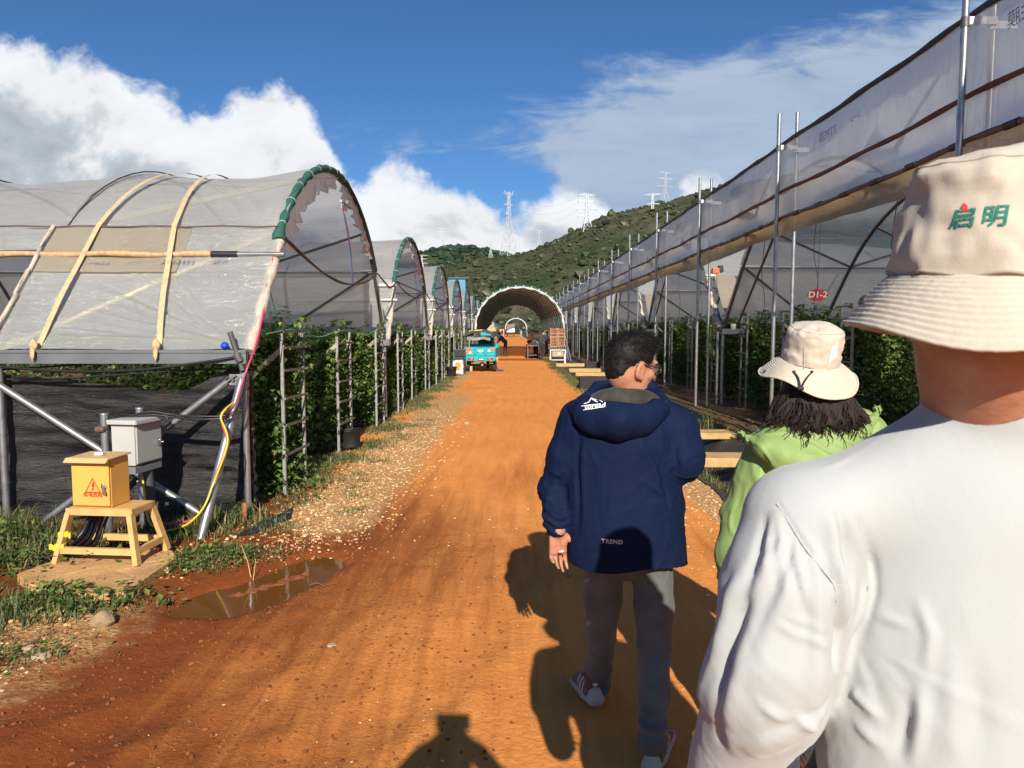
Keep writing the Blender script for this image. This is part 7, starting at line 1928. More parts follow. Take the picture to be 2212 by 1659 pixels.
def hat_mesh(r, H, Rb, drop, seed, crumple=.007, waves=(.012, .5), nseg=128, rows=12, tilt=None, peak=None, ringn=60, folddir=None):
    """bucket hat, local; returns V, F, crown ring count"""
    prof = [(0.0, H), (r * .25, H * 1.0), (r * .5, H * .985), (r * .72, H * .955), (r * .86, H * .90), (r * .94, H * .83), (r * .965, H * .74), (r * .985, H * .55), (r * 1.0, H * .35), (r * 1.01, H * .18), (r * 1.015, .0)]
    t = np.linspace(0, len(prof) - 1, 34); pr = np.interp(t, range(len(prof)), [p[0] for p in prof]); pz = np.interp(t, range(len(prof)), [p[1] for p in prof]); nc = len(pr)
    tb = np.linspace(0, 1, ringn + 1)[1:]
    br = r * 1.015 + (Rb - r * 1.015) * tb; bz = -drop * (tb ** 1.25)
    rr = np.concatenate([pr, br]); zz = np.concatenate([pz, bz]); n = len(rr)
    an = np.linspace(0, 2 * np.pi, nseg, endpoint=False)
    RR, AA = np.meshgrid(rr, an, indexing='ij'); ZZ = np.repeat(zz[:, None], nseg, 1)
    X, Y = RR * np.cos(AA), RR * np.sin(AA); P = np.stack([X, Y, ZZ], -1)
    isb = (np.arange(n) >= nc)[:, None]; tbb = np.concatenate([np.zeros(nc), tb])[:, None]
    cr = crumple * (fbm(P * 16 + seed, 3, seed) + .7 * (.5 - np.abs(fbm(P * np.array([11, 11, 20]) + seed * 2, 3, seed + 3)) * 2))
    kc = np.where(isb, .15 * (1 - tbb), 1.0) * np.clip(RR / (r * .3), 0, 1)
    N = np.stack([np.cos(AA), np.sin(AA), .6 + 0 * AA], -1)
    P = P + N * (cr * kc)[..., None]
    wv = waves[0] * (np.sin(2 * AA + waves[1]) + .5 * np.sin(3 * AA + waves[1] * 2.3) + .3 * np.sin(5 * AA + seed)) * tbb ** 1.3
    P[..., 2] += wv
    st = .0011 * np.cos(2 * np.pi * rows * tbb) * isb + .0006 * fbm(np.stack([AA * 30, tbb * rows * 2 + 0 * AA, 0 * AA], -1), 2, seed) * isb
    P[..., 2] += st; P[..., :2] += (np.stack([np.cos(AA), np.sin(AA)], -1) * (st * .6)[..., None])
    if peak: P[..., 2] += peak[2] * np.exp(-(((P[..., 0] - peak[0]) ** 2 + (P[..., 1] - peak[1]) ** 2) / (peak[3] ** 2))) * (ZZ > H * .5)
    if folddir is not None:
        a, b, w, amp = folddir
        pv = P.reshape(-1, 3); pv2 = pv + np.where((pv[:, 2] > -.002), fold(pv, a, b, w, amp), 0)[:, None] * (pv / np.maximum(np.linalg.norm(pv, axis=1), 1e-6)[:, None]); P = pv2.reshape(P.shape)
    I = np.arange(n * nseg).reshape(n, nseg); J = np.roll(I, -1, 1)
    F = np.stack([I[:-1], I[1:], J[1:], J[:-1]], -1).reshape(-1, 4)
    return P.reshape(-1, 3), F, nc, nseg
def add_hat(root, c, M, args, parent=None, m=None, name='bucket_hat', brim_m=None):
    """crown, brim and hem as one hat under the person"""
    V, F, nc, ns = args; M = np.array(M); O = np.array(root.location)
    W = (V @ M.T) + np.array(c) - O
    cut = (nc - 1) * ns
    crownF = F[:cut]; brimF = F[cut:]
    ho = np_mesh(name, W, crownF, m or HATC, parent or root)
    used = np.unique(brimF); mp = np.full(len(W), -1); mp[used] = np.arange(len(used))
    bo = np_mesh('brim', W[used], mp[brimF], brim_m or m or HATC, ho)
    sol = bo.modifiers.new('thick', 'SOLIDIFY'); sol.thickness = .003; sol.offset = -1
    edge = W[-ns:]; MB().tube([Vector(p) for p in edge] + [Vector(edge[0])], .0032, 6, False).build('brim_hem', m or HATC, ho)
    seam = W[(nc - 1) * ns:(nc) * ns]; MB().tube([Vector(p) for p in seam] + [Vector(seam[0])], .0022, 5, False).build('crown_seam', mat('hat_seam', (.36, .30, .24), .9), ho)
    top = W[13 * ns:14 * ns]; MB().tube([Vector(p) * 1.0 for p in top] + [Vector(top[0])], .0013, 5, False).build('crown_seam', mat('hat_seam'), ho)
    return ho, bo
def surf(bv, px, py):
    d = ray(px, py).normalized(); h = bv.ray_cast(Vector((0, 0, CAM_H)), d, 20); return np.array(h[0]) if h[0] is not None else None
def surfline(bv, pts):
    r = [surf(bv, *p) for p in pts]; return [q for q in r if q is not None]
def bvh_vf(V, F): return BVHTree.FromPolygons([tuple(v) for v in V], [tuple(f) for f in F])

# ---------------------------------------------------------------- the man in the navy jacket
def navy_man():
    Y = 2.85
    A = lambda px, py, y=Y: np.array(at(px, py, y))
    root = thing('person', 'man in navy hooded jacket and grey jeans walking away, face turned aside', 'person', (.47, 2.86, 0))
    hc = A(1364, 790, 2.83); M = face_frame(R(66), R(-10), R(4))
    nb = A(1366, 880, 2.86)
    shL, shR = A(1252, 908, 2.86), A(1462, 930, 2.86)
    elL, wrL = A(1199, 1055, 2.90), A(1206, 1146, 2.80)
    elR, wrR = A(1476, 1000, 2.80), A(1428, 905, 3.06)
    hipL, hipR = A(1303, 1215, 2.88), A(1408, 1215, 2.86)
    knL, knR = A(1298, 1375, 3.02), A(1414, 1400, 2.80)
    anL, anR = A(1293, 1478, 3.16), A(1410, 1592, 2.63)
    # body
    s = SDF((-.15, 2.2, 0), (1.1, 3.6, 1.78), .0058)
    head_sdf(s, hc, M, 1.0, nb, .060)
    s.cone(nb, A(1350, 1080), .10, .11, .03, ((0, 1, 0), .7)); s.cone(shL, shR, .07, .07, .05)
    s.chain([shL, elL, wrL], [.05, .042, .030], .02); s.chain([shR, elR, wrR], [.05, .042, .030], .02)
    hand_sdf(s, wrL, (-.02, .12, -1), (.25, -.80, .05), (.95, .25, 0), .55, 1.0, .05, (.40, .55, .75, .95))
    hand_sdf(s, wrR, A(1398, 838, 3.02) - wrR, (-1, -.1, .2), (0, -.4, .6), .9, .95)
    s.chain([hipL, knL, anL], [.05, .042, .03], .02); s.chain([hipR, knR, anR], [.05, .042, .03], .02)
    s.cone(anL, anL + A3(-.02, .10, -.06), .035, .03, .02); s.cone(anR, anR + A3(.06, .09, -.06), .035, .03, .02)
    bo = put_mesh('body', s.mesh(1), root, SKIN)
    # lips, brows, eyes are in the skin; hair
    hs = SDF(hc - .2, hc + .2, .006); T = lambda x, y, z: hc + M @ A3(x, y, z)
    hs.ell(T(0, -.016, .040), A3(.0795, .1005, .088), .01, M); hs.ell(T(0, -.066, -.020), A3(.062, .042, .058), .02, M); hs.ell(T(0, .02, .10), A3(.060, .080, .038), .02, M)
    hs.ell(T(0, .105, -.015), A3(.085, .062, .088), .012, M, 'd')
    for q in (-1, 1): hs.ell(T(q * .088, .010, -.022), A3(.030, .030, .045), .006, M, 'd')
    V, F = hs.mesh(2); N = vnormals(V, F); V = V + N * (.004 * fbm(V * 60, 3, 5))[:, None]
    ho = put_mesh('hair', (V, F), root, HAIRB)
    rg = np.random.default_rng(4); pick = rg.choice(len(V), 9000); loc = (V[pick] - hc) @ M
    keep = (loc[:, 2] > -.055); pick, loc = pick[keep], loc[keep]; n = len(pick)
    base, nn = V[pick], N[pick]; ln = np.where(loc[:, 2] > .06, .020, np.where(loc[:, 2] > .0, .010, .005)) * rg.uniform(.5, 1.25, n)
    fl = M @ A3(.25, .55, .3); dirv = nn * .75 + fl * np.where(loc[:, 2] > .05, .55, .10)[:, None] + A3(0, 0, -.35) * (loc[:, 2] < .03)[:, None] + rg.normal(0, .22, (n, 3)); dirv /= np.linalg.norm(dirv, axis=1)[:, None]
    sd_ = np.cross(dirv, rg.normal(0, 1, (n, 3))); sd_ /= np.linalg.norm(sd_, axis=1)[:, None]; w = .0008
    VV = np.stack([base - nn * .002 - sd_ * w, base - nn * .002 + sd_ * w, base + dirv * ln[:, None]], 1).reshape(-1, 3)
    so = put_mesh('hair_strands', (VV, np.arange(3 * n).reshape(-1, 3)), root, HAIRB, ho)
    # spectacles
    g = MB(); O = Vector(root.location)
    tl = lambda x, y, z: Vector(T(x, y, z)) - O
    for q in (-1, 1):
        ring = [tl(q * .033 + .026 * math.cos(a), .108 - .010 * abs(math.cos(a)) * (1 if q * math.cos(a) > 0 else 0), .004 + .019 * math.sin(a)) for a in np.linspace(0, 2 * math.pi, 20)]
        g.tube(ring, .0024, 6, False); g.tube([tl(q * .060, .098, .012), tl(q * .074, .05, .014), tl(q * .082, -.005, .014), tl(q * .081, -.028, .004)], .0026, 6)
    g.tube([tl(-.008, .109, .010), tl(.008, .109, .010)], .002, 6)
    go = g.build('spectacles', mat('glasses_black', (.012, .012, .012), .25), root)
    lm = MB()
    for q in (-1, 1):
        ring = [tl(q * .033 + .025 * math.cos(a), .106, .004 + .018 * math.sin(a)) for a in np.linspace(0, 2 * math.pi, 18, endpoint=False)]; lm.add(ring, [tuple(range(18))])
    gl = bpy.data.materials.new('spectacle_lens'); gl.use_nodes = True; nt = NT(gl.node_tree); b_ = nt.n['Principled BSDF']; b_.inputs['Alpha'].default_value = .22; b_.inputs['Roughness'].default_value = .05; b_.inputs['Base Color'].default_value = (.6, .6, .6, 1)
    lm.build('lens', gl, go)
    # jacket
    NV = cloth('navy_nylon', (0.0052, 0.0125, 0.042), .75, 700, .5, 0, 1, (0.0042, 0.0098, 0.033), .0, 3, .10)
    s = SDF((-.15, 2.3, .72), (1.1, 3.3, 1.62), .0075)
    sq = ((0, 1, 0), .66)
    s.chain([A(1362, 893, 2.87), A(1350, 960), A(1347, 1060), A(1349, 1140), A(1356, 1222)], [.150, .212, .222, .226, .243], .06, sq)
    s.cone(A(1276, 902, 2.87), A(1440, 918, 2.87), .075, .078, .06)
    s.chain([shL, A(1222, 985, 2.88), elL, A(1198, 1118, 2.82)], [.086, .074, .064, .050], .035)
    s.cone(A(1198, 1122, 2.82), A(1201, 1143, 2.81), .046, .042, .012)
    s.chain([shR, A(1474, 985, 2.83), elR], [.090, .080, .070], .04); s.cone(elR, A(1450, 945, 2.97), .070, .058, .03); s.cone(A(1450, 945, 2.97), wrR, .056, .044, .02)
    # standing collar
    for i in range(13):
        a0, a1 = i / 12 * 4.6 - 2.3, (i + 1) / 12 * 4.6 - 2.3
        f = lambda a: A(1368, 862, 2.86) + A3(.088 * math.sin(a) + .008, -.080 * math.cos(a), .010 - .030 * (1 - math.cos(a)) * .5)
        if i < 12: s.cone(f(a0), f(a1), .022, .022, .012)
    V, F = s.mesh(2)
    hem = V[:, 2]; zmin = A(1350, 1208)[2]
    V = V[:]; bv = bvh_vf(V, F)
    N = vnormals(V, F)
    L = lambda *p: surfline(bv, p)
    d = .0030 * fbm(V * 11, 3, 2) + wrinkle(V, (.2, .1, 1), 9, .0030, 5) + wrinkle(V, (1, .1, .5), 15, .0016, 6)
    arm = sstep(np.linalg.norm(V - np.array(elL), axis=1), .20, .05) + sstep(np.linalg.norm(V - np.array(elR), axis=1), .18, .05)
    d = d + arm * wrinkle(V, (1, .3, .25), 17, .0065, 8)
    cuff = sstep(np.linalg.norm(V - A(1198, 1120, 2.82), axis=1), .11, .03); d = d + cuff * .006 * np.sin(V[:, 2] * 170 + 3 * np.sin(V[:, 0] * 40))
    side = sstep(V[:, 0] - root.location.x, .10, .2) * sstep(1.25 - V[:, 2], 0, .15) * sstep(V[:, 2], .85, 1.0); d = d + side * wrinkle(V, (1, 0, .5), 12, .007, 12)
    for pts, w, am in (([(1252, 935), (1246, 1010), (1250, 1080), (1248, 1150)], .012, -.012), ([(1262, 940), (1258, 1040), (1260, 1120)], .014, .007),
                       ([(1398, 955), (1425, 1000), (1440, 1060), (1446, 1110)], .012, -.010), ([(1382, 955), (1412, 1010), (1428, 1070)], .014, .008), ([(1452, 950), (1462, 1000), (1455, 1040)], .012, -.009),
                       ([(1390, 1040), (1440, 1075)], .010, .007), ([(1410, 1085), (1455, 1095)], .009, .006), ([(1320, 1045), (1316, 1140)], .02, .004), ([(1365, 1060), (1352, 1160)], .02, .004),
                       ([(1185, 1010), (1215, 1030)], .010, .008), ([(1178, 1045), (1218, 1052)], .010, -.008), ([(1180, 1075), (1222, 1085)], .009, .008), ([(1176, 1098), (1222, 1106)], .009, -.007),
                       ([(1240, 1190), (1300, 1197), (1400, 1196), (1470, 1192)], .007, -.005), ([(1240, 1180), (1320, 1186)], .012, .004)):
        q = L(*pts)
        if len(q) > 1: d = d + foldline(V, q, w, am)
    V = V + N * d[:, None]
    flat = V[:, 2] < zmin + .012 * np.sin(V[:, 0] * 14); V[flat, 2] = (zmin + .012 * np.sin(V[:, 0] * 14))[flat] + (V[flat, 2] - zmin) * .05
    jo = put_mesh('jacket', (V, F), root, NV)
    jb = bvh_vf(V - np.array(root.location), F)
    # hood lying on the back
    hb = A(1335, 905, 2.68)
    s = SDF(hb - .4, hb + .4, .0065)
    s.ell(A(1334, 893, 2.745), A3(.170, .080, .085), .02); s.chain([A(1242, 890, 2.80), A(1284, 916, 2.735), A(1334, 928, 2.71), A(1386, 916, 2.725), A(1430, 888, 2.80)], [.026, .034, .038, .034, .028], .05)
    s.cone(A(1262, 880, 2.78), A(1336, 905, 2.69), .03, .05, .05); s.cone(A(1420, 880, 2.78), A(1336, 905, 2.69), .03, .05, .05)
    s.chain([A(1236, 880, 2.82), A(1290, 836, 2.815), A(1350, 824, 2.80), A(1408, 836, 2.83), A(1442, 880, 2.87)], [.020, .020, .020, .022, .024], .02)
    s.ell(A(1345, 852, 2.745), A3(.125, .075, .052), .012, None, 'd')
    V, F = s.mesh(2); N = vnormals(V, F); V = V + N * (.003 * fbm(V * 13, 3, 4) + wrinkle(V, (.6, 0, .8), 10, .0035, 21))[:, None]
    hbv = bvh_vf(V - np.array(root.location), F)
    hd = put_mesh('hood', (V, F), root, NV, jo)
    s = SDF(hb - .4, hb + .4, .008); s.ell(A(1347, 868, 2.79), A3(.145, .060, .060), .02)
    V, F = s.mesh(2); N = vnormals(V, F); V = V + N * (.004 * fbm(V * 16, 3, 4))[:, None]
    put_mesh('hood_lining', (V, F), root, cloth('black_mesh_lining', (.022, .021, .019), .8, 300, .8, 0, 1, (.055, .050, .042), .1, 16), hd)
    # cord lock at the hood corner
    q = Vector(A(1428, 874, 2.80)) - O; m = MB(); m.blob(q, (.014, .012, .010), 3, 2, .1); m.blob(q + Vector((.02, .02, .008)), (.010, .010, .008), 4, 2, .1); m.tube([q, q + Vector((-.02, .01, -.012)), q + Vector((-.012, .03, .012))], .003, 5); m.build('cord_lock', BLACKP, hd)
    # marks: white mountain logo on the hood, lettering on the lower back
    wm = mat('print_white', (.72, .73, .75), .5)
    mtn = strokes([[(-.036, .004), (-.020, .008), (-.006, .030), (.006, .014), (.012, .018), (.028, .004)], [(-.010, .022), (.004, .010)], [(-.006, .028), (.001, .012), (.010, .006)]], .0034)
    let = text_shape('toread', .026, .0006, .15, 'CENTER', 1.05)
    V_, F_ = let; bar = strokes([[(-.046, -.004), (.020, -.003)], [(-.040, -.020), (.030, -.017)]], .0028)
    o = A(1284, 873, 2.70) - np.array(root.location)
    project('hood_logo', shape_join(mtn, ([Vector((p.x, p.y - .009)) for p in V_], F_), bar), o, (1, .05, .03), (0, .25, 1), hbv, wm, hd, .002, .006)
    tr_ = text_shape('TREND', .0225, .0008, 0, 'CENTER', 1.15)
    o = A(1322, 1169, 2.70) - np.array(root.location)
    project('back_lettering', tr_, o, (1, 0, 0), (0, 0, 1), jb, mat('reflective_grey', (.42, .42, .44), .4), jo, .002, .006)
    # jeans
    JN = cloth('grey_denim', (0.135, 0.140, 0.130), .85, 500, .45, 0, 1, (0.070, 0.076, 0.074), .1, 4)
    s = SDF((-.1, 2.3, .02), (1.1, 3.6, 1.0), .0075)
    s.cone(A(1352, 1140, 2.87), A(1356, 1172, 2.87), .155, .156, .03, ((0, 1, 0), .72))
    s.chain([hipL, A(1302, 1290, 2.95), knL, A(1293, 1440, 3.10), anL], [.086, .080, .063, .058, .050], .02); s.chain([hipR, A(1412, 1310, 2.83), knR, A(1413, 1500, 2.72), anR], [.086, .080, .066, .060, .050], .02)
    s.cone(anL, anL + A3(0, .01, -.035), .051, .053, .01); s.cone(anR, anR + A3(0, .01, -.03), .051, .053, .01)
    V, F = s.mesh(2); N = vnormals(V, F)
    d = .003 * fbm(V * 12, 3, 6); kn = sstep(np.minimum(np.linalg.norm(V - knL, axis=1), np.linalg.norm(V - knR, axis=1)), .16, .03); d = d + kn * wrinkle(V, (1, .2, .1), 18, .006, 31)
    lowz = np.minimum(np.linalg.norm(V - anL, axis=1), np.linalg.norm(V - anR, axis=1)); d = d + sstep(lowz, .16, .03) * .006 * np.sin(V[:, 2] * 150 + 4 * fbm(V * 9, 2, 3)) ; d = d + wrinkle(V, (.1, .3, 1), 10, .0025, 33)
    bv = bvh_vf(V, F)
    for pts, w, am in (([(1365, 1240), (1352, 1275), (1348, 1300)], .010, -.010), ([(1376, 1238), (1400, 1260), (1440, 1262)], .005, .003), ([(1270, 1222), (1275, 1240), (1312, 1240)], .005, .003), ([(1352, 1290), (1330, 1330)], .012, .006), ([(1452, 1330), (1430, 1380), (1385, 1375)], .012, .006)):
        q = surfline(bv, pts)
        if len(q) > 1: d = d + foldline(V, q, w, am)
    V = V + N * d[:, None]
    po = put_mesh('jeans', (V, F), root, JN); pb = bvh_vf(V - np.array(root.location), F)
    st = mat('denim_stitch', (.16, .15, .13), .8)
    for pts in ([(1385, 1228), (1388, 1245), (1412, 1258), (1440, 1250), (1445, 1228)], [(1272, 1228), (1276, 1244), (1300, 1246), (1308, 1230)]):
        q = [Vector(p) - O for p in surfline(bvh_vf(V, F), pts)]
        if len(q) > 2: MB().tube(q, .0016, 5).build('pocket_stitch', st, po)
    # shoes
    cols = (cloth('brown_suede', (0.13, 0.060, 0.040), .8, 300, .4), mat('white_sole', (.42, .39, .34), .6, 0, .15, 14), mat('stripe_white', (.62, .60, .56), .6))
    fl = atz(1287, 1538); fr = atz(1408, 1668)
    shoe(root, (fl.x + .005, fl.y + .01, gz(fl.x, fl.y)), (-.22, 1), cols, lift=.12); shoe(root, (fr.x - .005, fr.y - .0, gz(fr.x, fr.y)), (.45, 1), cols)
    # small white stub between the fingers
    q = A(1209, 1192, 2.755); o = MB().tube([q, q + A3(.012, -.01, .006)], .0045, 8).build('paper_stub', WHITEP); tag(o, 'tiny white paper stub held in the lowered hand', 'stub')
navy_man()

# ---------------------------------------------------------------- the tall man in white, close to the lens
def white_man():
    Y = .96
    A = lambda px, py, y=Y: np.array(at(px, py, y))
    root = thing('person', 'tall man in white long-sleeved shirt and beige hat with green embroidery', 'person', (.62, .98, 0))
    hc = A(2126, 640, .93); nb = A(2140, 856, .99); M = face_frame(R(4), 0)
    cx = root.location.x; O = np.array(root.location)
    hipL, hipR = A3(cx - .10, 1.0, .95), A3(cx + .10, 1.0, .95)
    s = SDF((.05, .3, 0), (1.2, 1.6, 1.97), .0085)
    head_sdf(s, hc, M, 1.06, nb + A3(0, 0, -.03), .073, True)
    s.cone(nb + A3(0, 0, -.14), A3(cx, 1.0, 1.0), .10, .13, .03, ((0, 1, 0), .7)); s.cone(A3(cx - .15, .98, 1.44), A3(cx + .15, .98, 1.44), .05, .05, .04)
    shL, elL, wrL = A(1722, 1130, .97), A(1652, 1480, .96), A(1560, 1700, 1.10)
    shR, elR, wrR = A3(cx + .22, .98, 1.46), A3(cx + .30, .95, 1.18), A3(cx + .22, 1.14, 1.02)
    s.chain([shL, elL, wrL], [.05, .042, .03], .02); s.chain([shR, elR, wrR], [.05, .042, .03], .02)
    hand_sdf(s, wrL, (.1, .8, -.4), (1, 0, .1), (0, .3, 1), .8); hand_sdf(s, wrR, (-.1, .8, -.3), (-1, 0, .1), (0, .3, 1), .8)
    for q, hp in ((-1, hipL), (1, hipR)): s.chain([hp, A3(cx + q * .11, 1.0, .5), A3(cx + q * .11, .98 - .08 * q, .09)], [.08, .06, .04], .03); s.cone(A3(cx + q * .11, .98 - .08 * q, .06), A3(cx + q * .12, 1.12 - .08 * q, .04), .035, .03, .02)
    put_mesh('body', s.mesh(1), root, SKIN)
    # shirt
    WS = cloth('white_jersey', (0.435, 0.452, 0.448), .85, 900, .38, 0.06, 0, None, .25)
    s = SDF((.02, .55, .85), (1.12, 1.45, 1.70), .0053)
    sq = ((0, 1, 0), .64)
    s.chain([A(2130, 1165, .98), A(2126, 1400, .98), A(2132, 1600, .98), A(2135, 1980, .98)], [.200, .205, .222, .232], .06, sq)
    s.cone(nb + A3(-.02, 0, -.078), A(1742, 1112, .97), .058, .066, .04); s.cone(nb + A3(.02, 0, -.078), A3(cx + .21, .98, 1.48), .060, .064, .05)
    s.chain([shL, A(1700, 1260, .955), A(1672, 1400, .95), elL, wrL], [.074, .079, .080, .078, .060], .03)
    s.chain([shR, A3(cx + .27, .97, 1.33), elR, wrR], [.08, .082, .08, .055], .03)
    s.cone(nb + A3(0, -.004, -.07), nb + A3(-.002, -.033, -.010), .096, .084, .03)
    V, F = s.mesh(3); N = vnormals(V, F); bv = bvh_vf(V, F)
    d = .0016 * fbm(V * 9, 3, 3) + wrinkle(V, (-.25, 0, 1), 7, .0014, 4) * sstep(1.5 - V[:, 2], .02, .2)
    aw = sstep(np.linalg.norm(V - np.array(elL), axis=1), .26, .06); d = d + aw * wrinkle(V, (.8, 0, -.55), 15, .0012, 9)
    lo_ = sstep(1.42 - V[:, 2], 0, .25); d = d + lo_ * wrinkle(V, (.35, 0, 1), 10, .0014, 14) * sstep(cx + .02 - V[:, 0], -.15, .1)
    folds = [([(1678, 1087), (1736, 1179), (1801, 1262), (1810, 1324)], .0050, -.0045), ([(1690, 1085), (1748, 1175), (1812, 1258)], .007, .0028),
             ([(1793, 1114), (1800, 1180), (1808, 1255), (1822, 1345)], .014, .013), ([(1812, 1110), (1828, 1180), (1842, 1255), (1832, 1340)], .010, -.012), ([(1838, 1118), (1858, 1190), (1872, 1262), (1856, 1330), (1832, 1385)], .014, .011), ([(1856, 1130), (1882, 1215), (1886, 1280), (1862, 1370)], .012, -.008),
             ([(1808, 1300), (1814, 1369), (1806, 1440)], .010, -.014),
             ([(1667, 1118), (1660, 1180), (1655, 1250)], .009, .008), ([(1680, 1110), (1688, 1180), (1690, 1260)], .010, .007), ([(1652, 1120), (1636, 1190), (1618, 1262)], .010, -.008), ([(1717, 1194), (1732, 1250), (1748, 1310)], .010, .006), ([(1706, 1190), (1716, 1250), (1738, 1330)], .009, -.006),
             ([(1625, 1240), (1600, 1320), (1568, 1407), (1557, 1480), (1555, 1600)], .016, -.014), ([(1600, 1230), (1570, 1330), (1535, 1430), (1515, 1550)], .018, .008), ([(1650, 1270), (1615, 1370), (1590, 1470), (1580, 1620)], .018, .009),
             ([(1736, 1370), (1790, 1400)], .008, .006), ([(1680, 1345), (1740, 1385)], .009, .005), ([(1716, 1548), (1760, 1572)], .010, .009), ([(1640, 1520), (1700, 1560)], .012, .006), ([(1700, 1330), (1780, 1360)], .008, .005),
             ([(1808, 1450), (1850, 1500), (1905, 1552)], .010, .008), ([(1815, 1430), (1880, 1470)], .010, .006), ([(1968, 1510), (1958, 1570), (1945, 1620)], .014, -.010), ([(1990, 1480), (1984, 1560), (1970, 1640)], .014, .010), ([(1985, 1300), (2010, 1370), (2000, 1440)], .012, .007), ([(1850, 1560), (1905, 1610)], .012, .007), ([(1900, 1330), (1960, 1350)], .010, .005), ([(2060, 1420), (2055, 1560), (2060, 1650)], .02, .006), ([(2110, 1450), (2120, 1600)], .02, -.005),
             ([(1678, 1085), (1799, 972), (1881, 931), (1984, 884)], .006, .0028), ([(1790, 975), (1772, 960), (1765, 985)], .012, .005)]
    def tension(S, dirv, half, freq, amp, r0, r1, seed, mask=1.0):
        q = V - S; rr = np.hypot(q[:, 0], q[:, 2]); th = np.arctan2(q[:, 0], -q[:, 2]); g = freq * th + 1.6 * fbm(np.stack([th * 3, rr * 4, 0 * th], -1), 2, seed) + 2.2 * rr
        w_ = np.sin(g); w_ = np.sign(w_) * np.abs(w_) ** .8
        return amp * (.55 + .45 * vnoise(np.stack([th * 5, 0 * th, 0 * th], -1), seed + 1)) * w_ * sstep(rr, r0 * .3, r0) * (1 - sstep(rr, r1 * .55, r1)) * (1 - sstep(np.abs(th - dirv), half * .6, half)) * mask
    arm_ = sstep(A(1800, 1300)[0] - V[:, 0], -.02, .02)
    d = d + tension(A(1705, 1075), -.12, .75, 19, .0058, .09, .40, 61, arm_) + tension(A(1822, 1350), .55, .8, 13, .0026, .05, .22, 63, 1 - arm_) + tension(A(1790, 1420), -.5, .9, 13, .0038, .05, .24, 65, arm_)
    for pts, w, am in folds:
        q = surfline(bv, pts)
        if len(q) > 1: d = d + foldline(V, q, w * .62, am * .9)
    V = V + N * d[:, None]
    sh = put_mesh('shirt', (V, F), root, WS); bv = bvh_vf(V, F)
    for pts in ([(1678, 1087), (1706, 1130), (1736, 1179), (1770, 1222), (1801, 1262), (1808, 1300)],):
        q = [Vector(p - O) for p in surfline(bv, pts)]
        if len(q) > 2: MB().tube(smooth_path(q, 4), .0016, 5).build('seam', WS, sh)
    m = MB()
    ring = [nb - O + A3(.0835 * math.cos(a) - .004, .0830 * math.sin(a) - .034, .034 - .004 * math.sin(a)) for a in np.linspace(0, 2 * math.pi, 40)]
    m.tube(ring, .0105, 8, False, 1.0); m.build('rib_collar', cloth('white_rib', (0.45, 0.46, 0.46), .9, 500, .5), sh)
    # trousers and shoes (only glimpsed, but they carry his shadow)
    TD = cloth('dark_denim', (0.030, 0.036, 0.048), .85, 500, .4)
    s = SDF((.1, .5, .05), (1.15, 1.5, 1.15), .012)
    s.cone(A3(cx, 1.0, 1.02), A3(cx, 1.0, .93), .17, .175, .03, ((0, 1, 0), .74))
    for q, hp in ((-1, hipL), (1, hipR)): s.chain([hp, A3(cx + q * .11, 1.0, .5), A3(cx + q * .11, .98 - .08 * q, .12)], [.105, .082, .066], .03)
    put_mesh('trousers', s.mesh(2), root, TD)
    cols = (mat('dark_shoe', (.03, .03, .03), .6), mat('white_sole'), mat('stripe_white'))
    for q in (-1, 1): shoe(root, (cx + q * .11, .93 - .08 * q, gz(cx, .95)), (q * .12, 1), cols, stripes=False, logo=False)
    # hat
    hat = hat_mesh(.1035, .142, .152, .072, 3, .0120, (.007, 2.2), 190, 12, None, (.025, -.03, .020, .05), 64, (A3(.034, -.085, .138), A3(.014, -.108, .088), .009, -.018))
    Mh = np.array(Matrix.Rotation(R(3), 3, 'X') @ Matrix.Rotation(R(2), 3, 'Y'))
    c = A(2122, 600, .90)
    brim_m = cloth('beige_brim_cloth', (0.52, 0.46, 0.375), .85, 500, .5, 0, 0, None, .1)
    ho, bo = add_hat(root, c, Mh, hat, None, HATC, 'bucket_hat', brim_m)
    hb = BVHTree.FromPolygons([v.co.copy() for v in ho.data.vertices], [tuple(p.vertices) for p in ho.data.polygons])
    gm = mat('green_thread', (0.02, 0.26, 0.19), .7, 0, .25, 200, .5, 400); rm = mat('red_thread', (0.55, 0.04, 0.05), .7)
    def on_hat(px, py):
        d_ = ray(px, py).normalized(); h = hb.ray_cast(Vector((0, 0, CAM_H)) - Vector(O), d_, 5); n_ = h[1] if h[1].dot(d_) < 0 else -h[1]
        n_ = Vector((n_.x * .6, n_.y - .4, 0)).normalized(); return h[0], Vector((-n_.y, n_.x, 0))
    for ch, px, py in (('启', 2079, 473), ('明', 2146, 470)):
        o, rt = on_hat(px, py); project('embroidered_lettering', text_shape(ch, .0255, .0005, .14), o, rt, (0, 0, 1), hb, gm, ho, .0012, .004)
    fl_ = ([Vector((-.0022, -.004)), Vector((.003, -.004)), Vector((.003, .001)), Vector((-.0005, .006)), Vector((-.003, .001))], [(0, 1, 2, 3, 4)])
    o, rt = on_hat(2084, 449); project('red_flame', fl_, o, rt, (0, 0, 1), hb, rm, ho, .0014, .003)
    # dark eyelet on the brim side
    e = Vector(A(1864, 648, .885) - O); MB().lathe([(.001, .002), (.006, .002), (.007, 0), (.006, -.002)], e, 12, Matrix.Rotation(R(-60), 3, 'Y')).build('eyelet', mat('eyelet', (.05, .045, .05), .4), bo)
white_man()

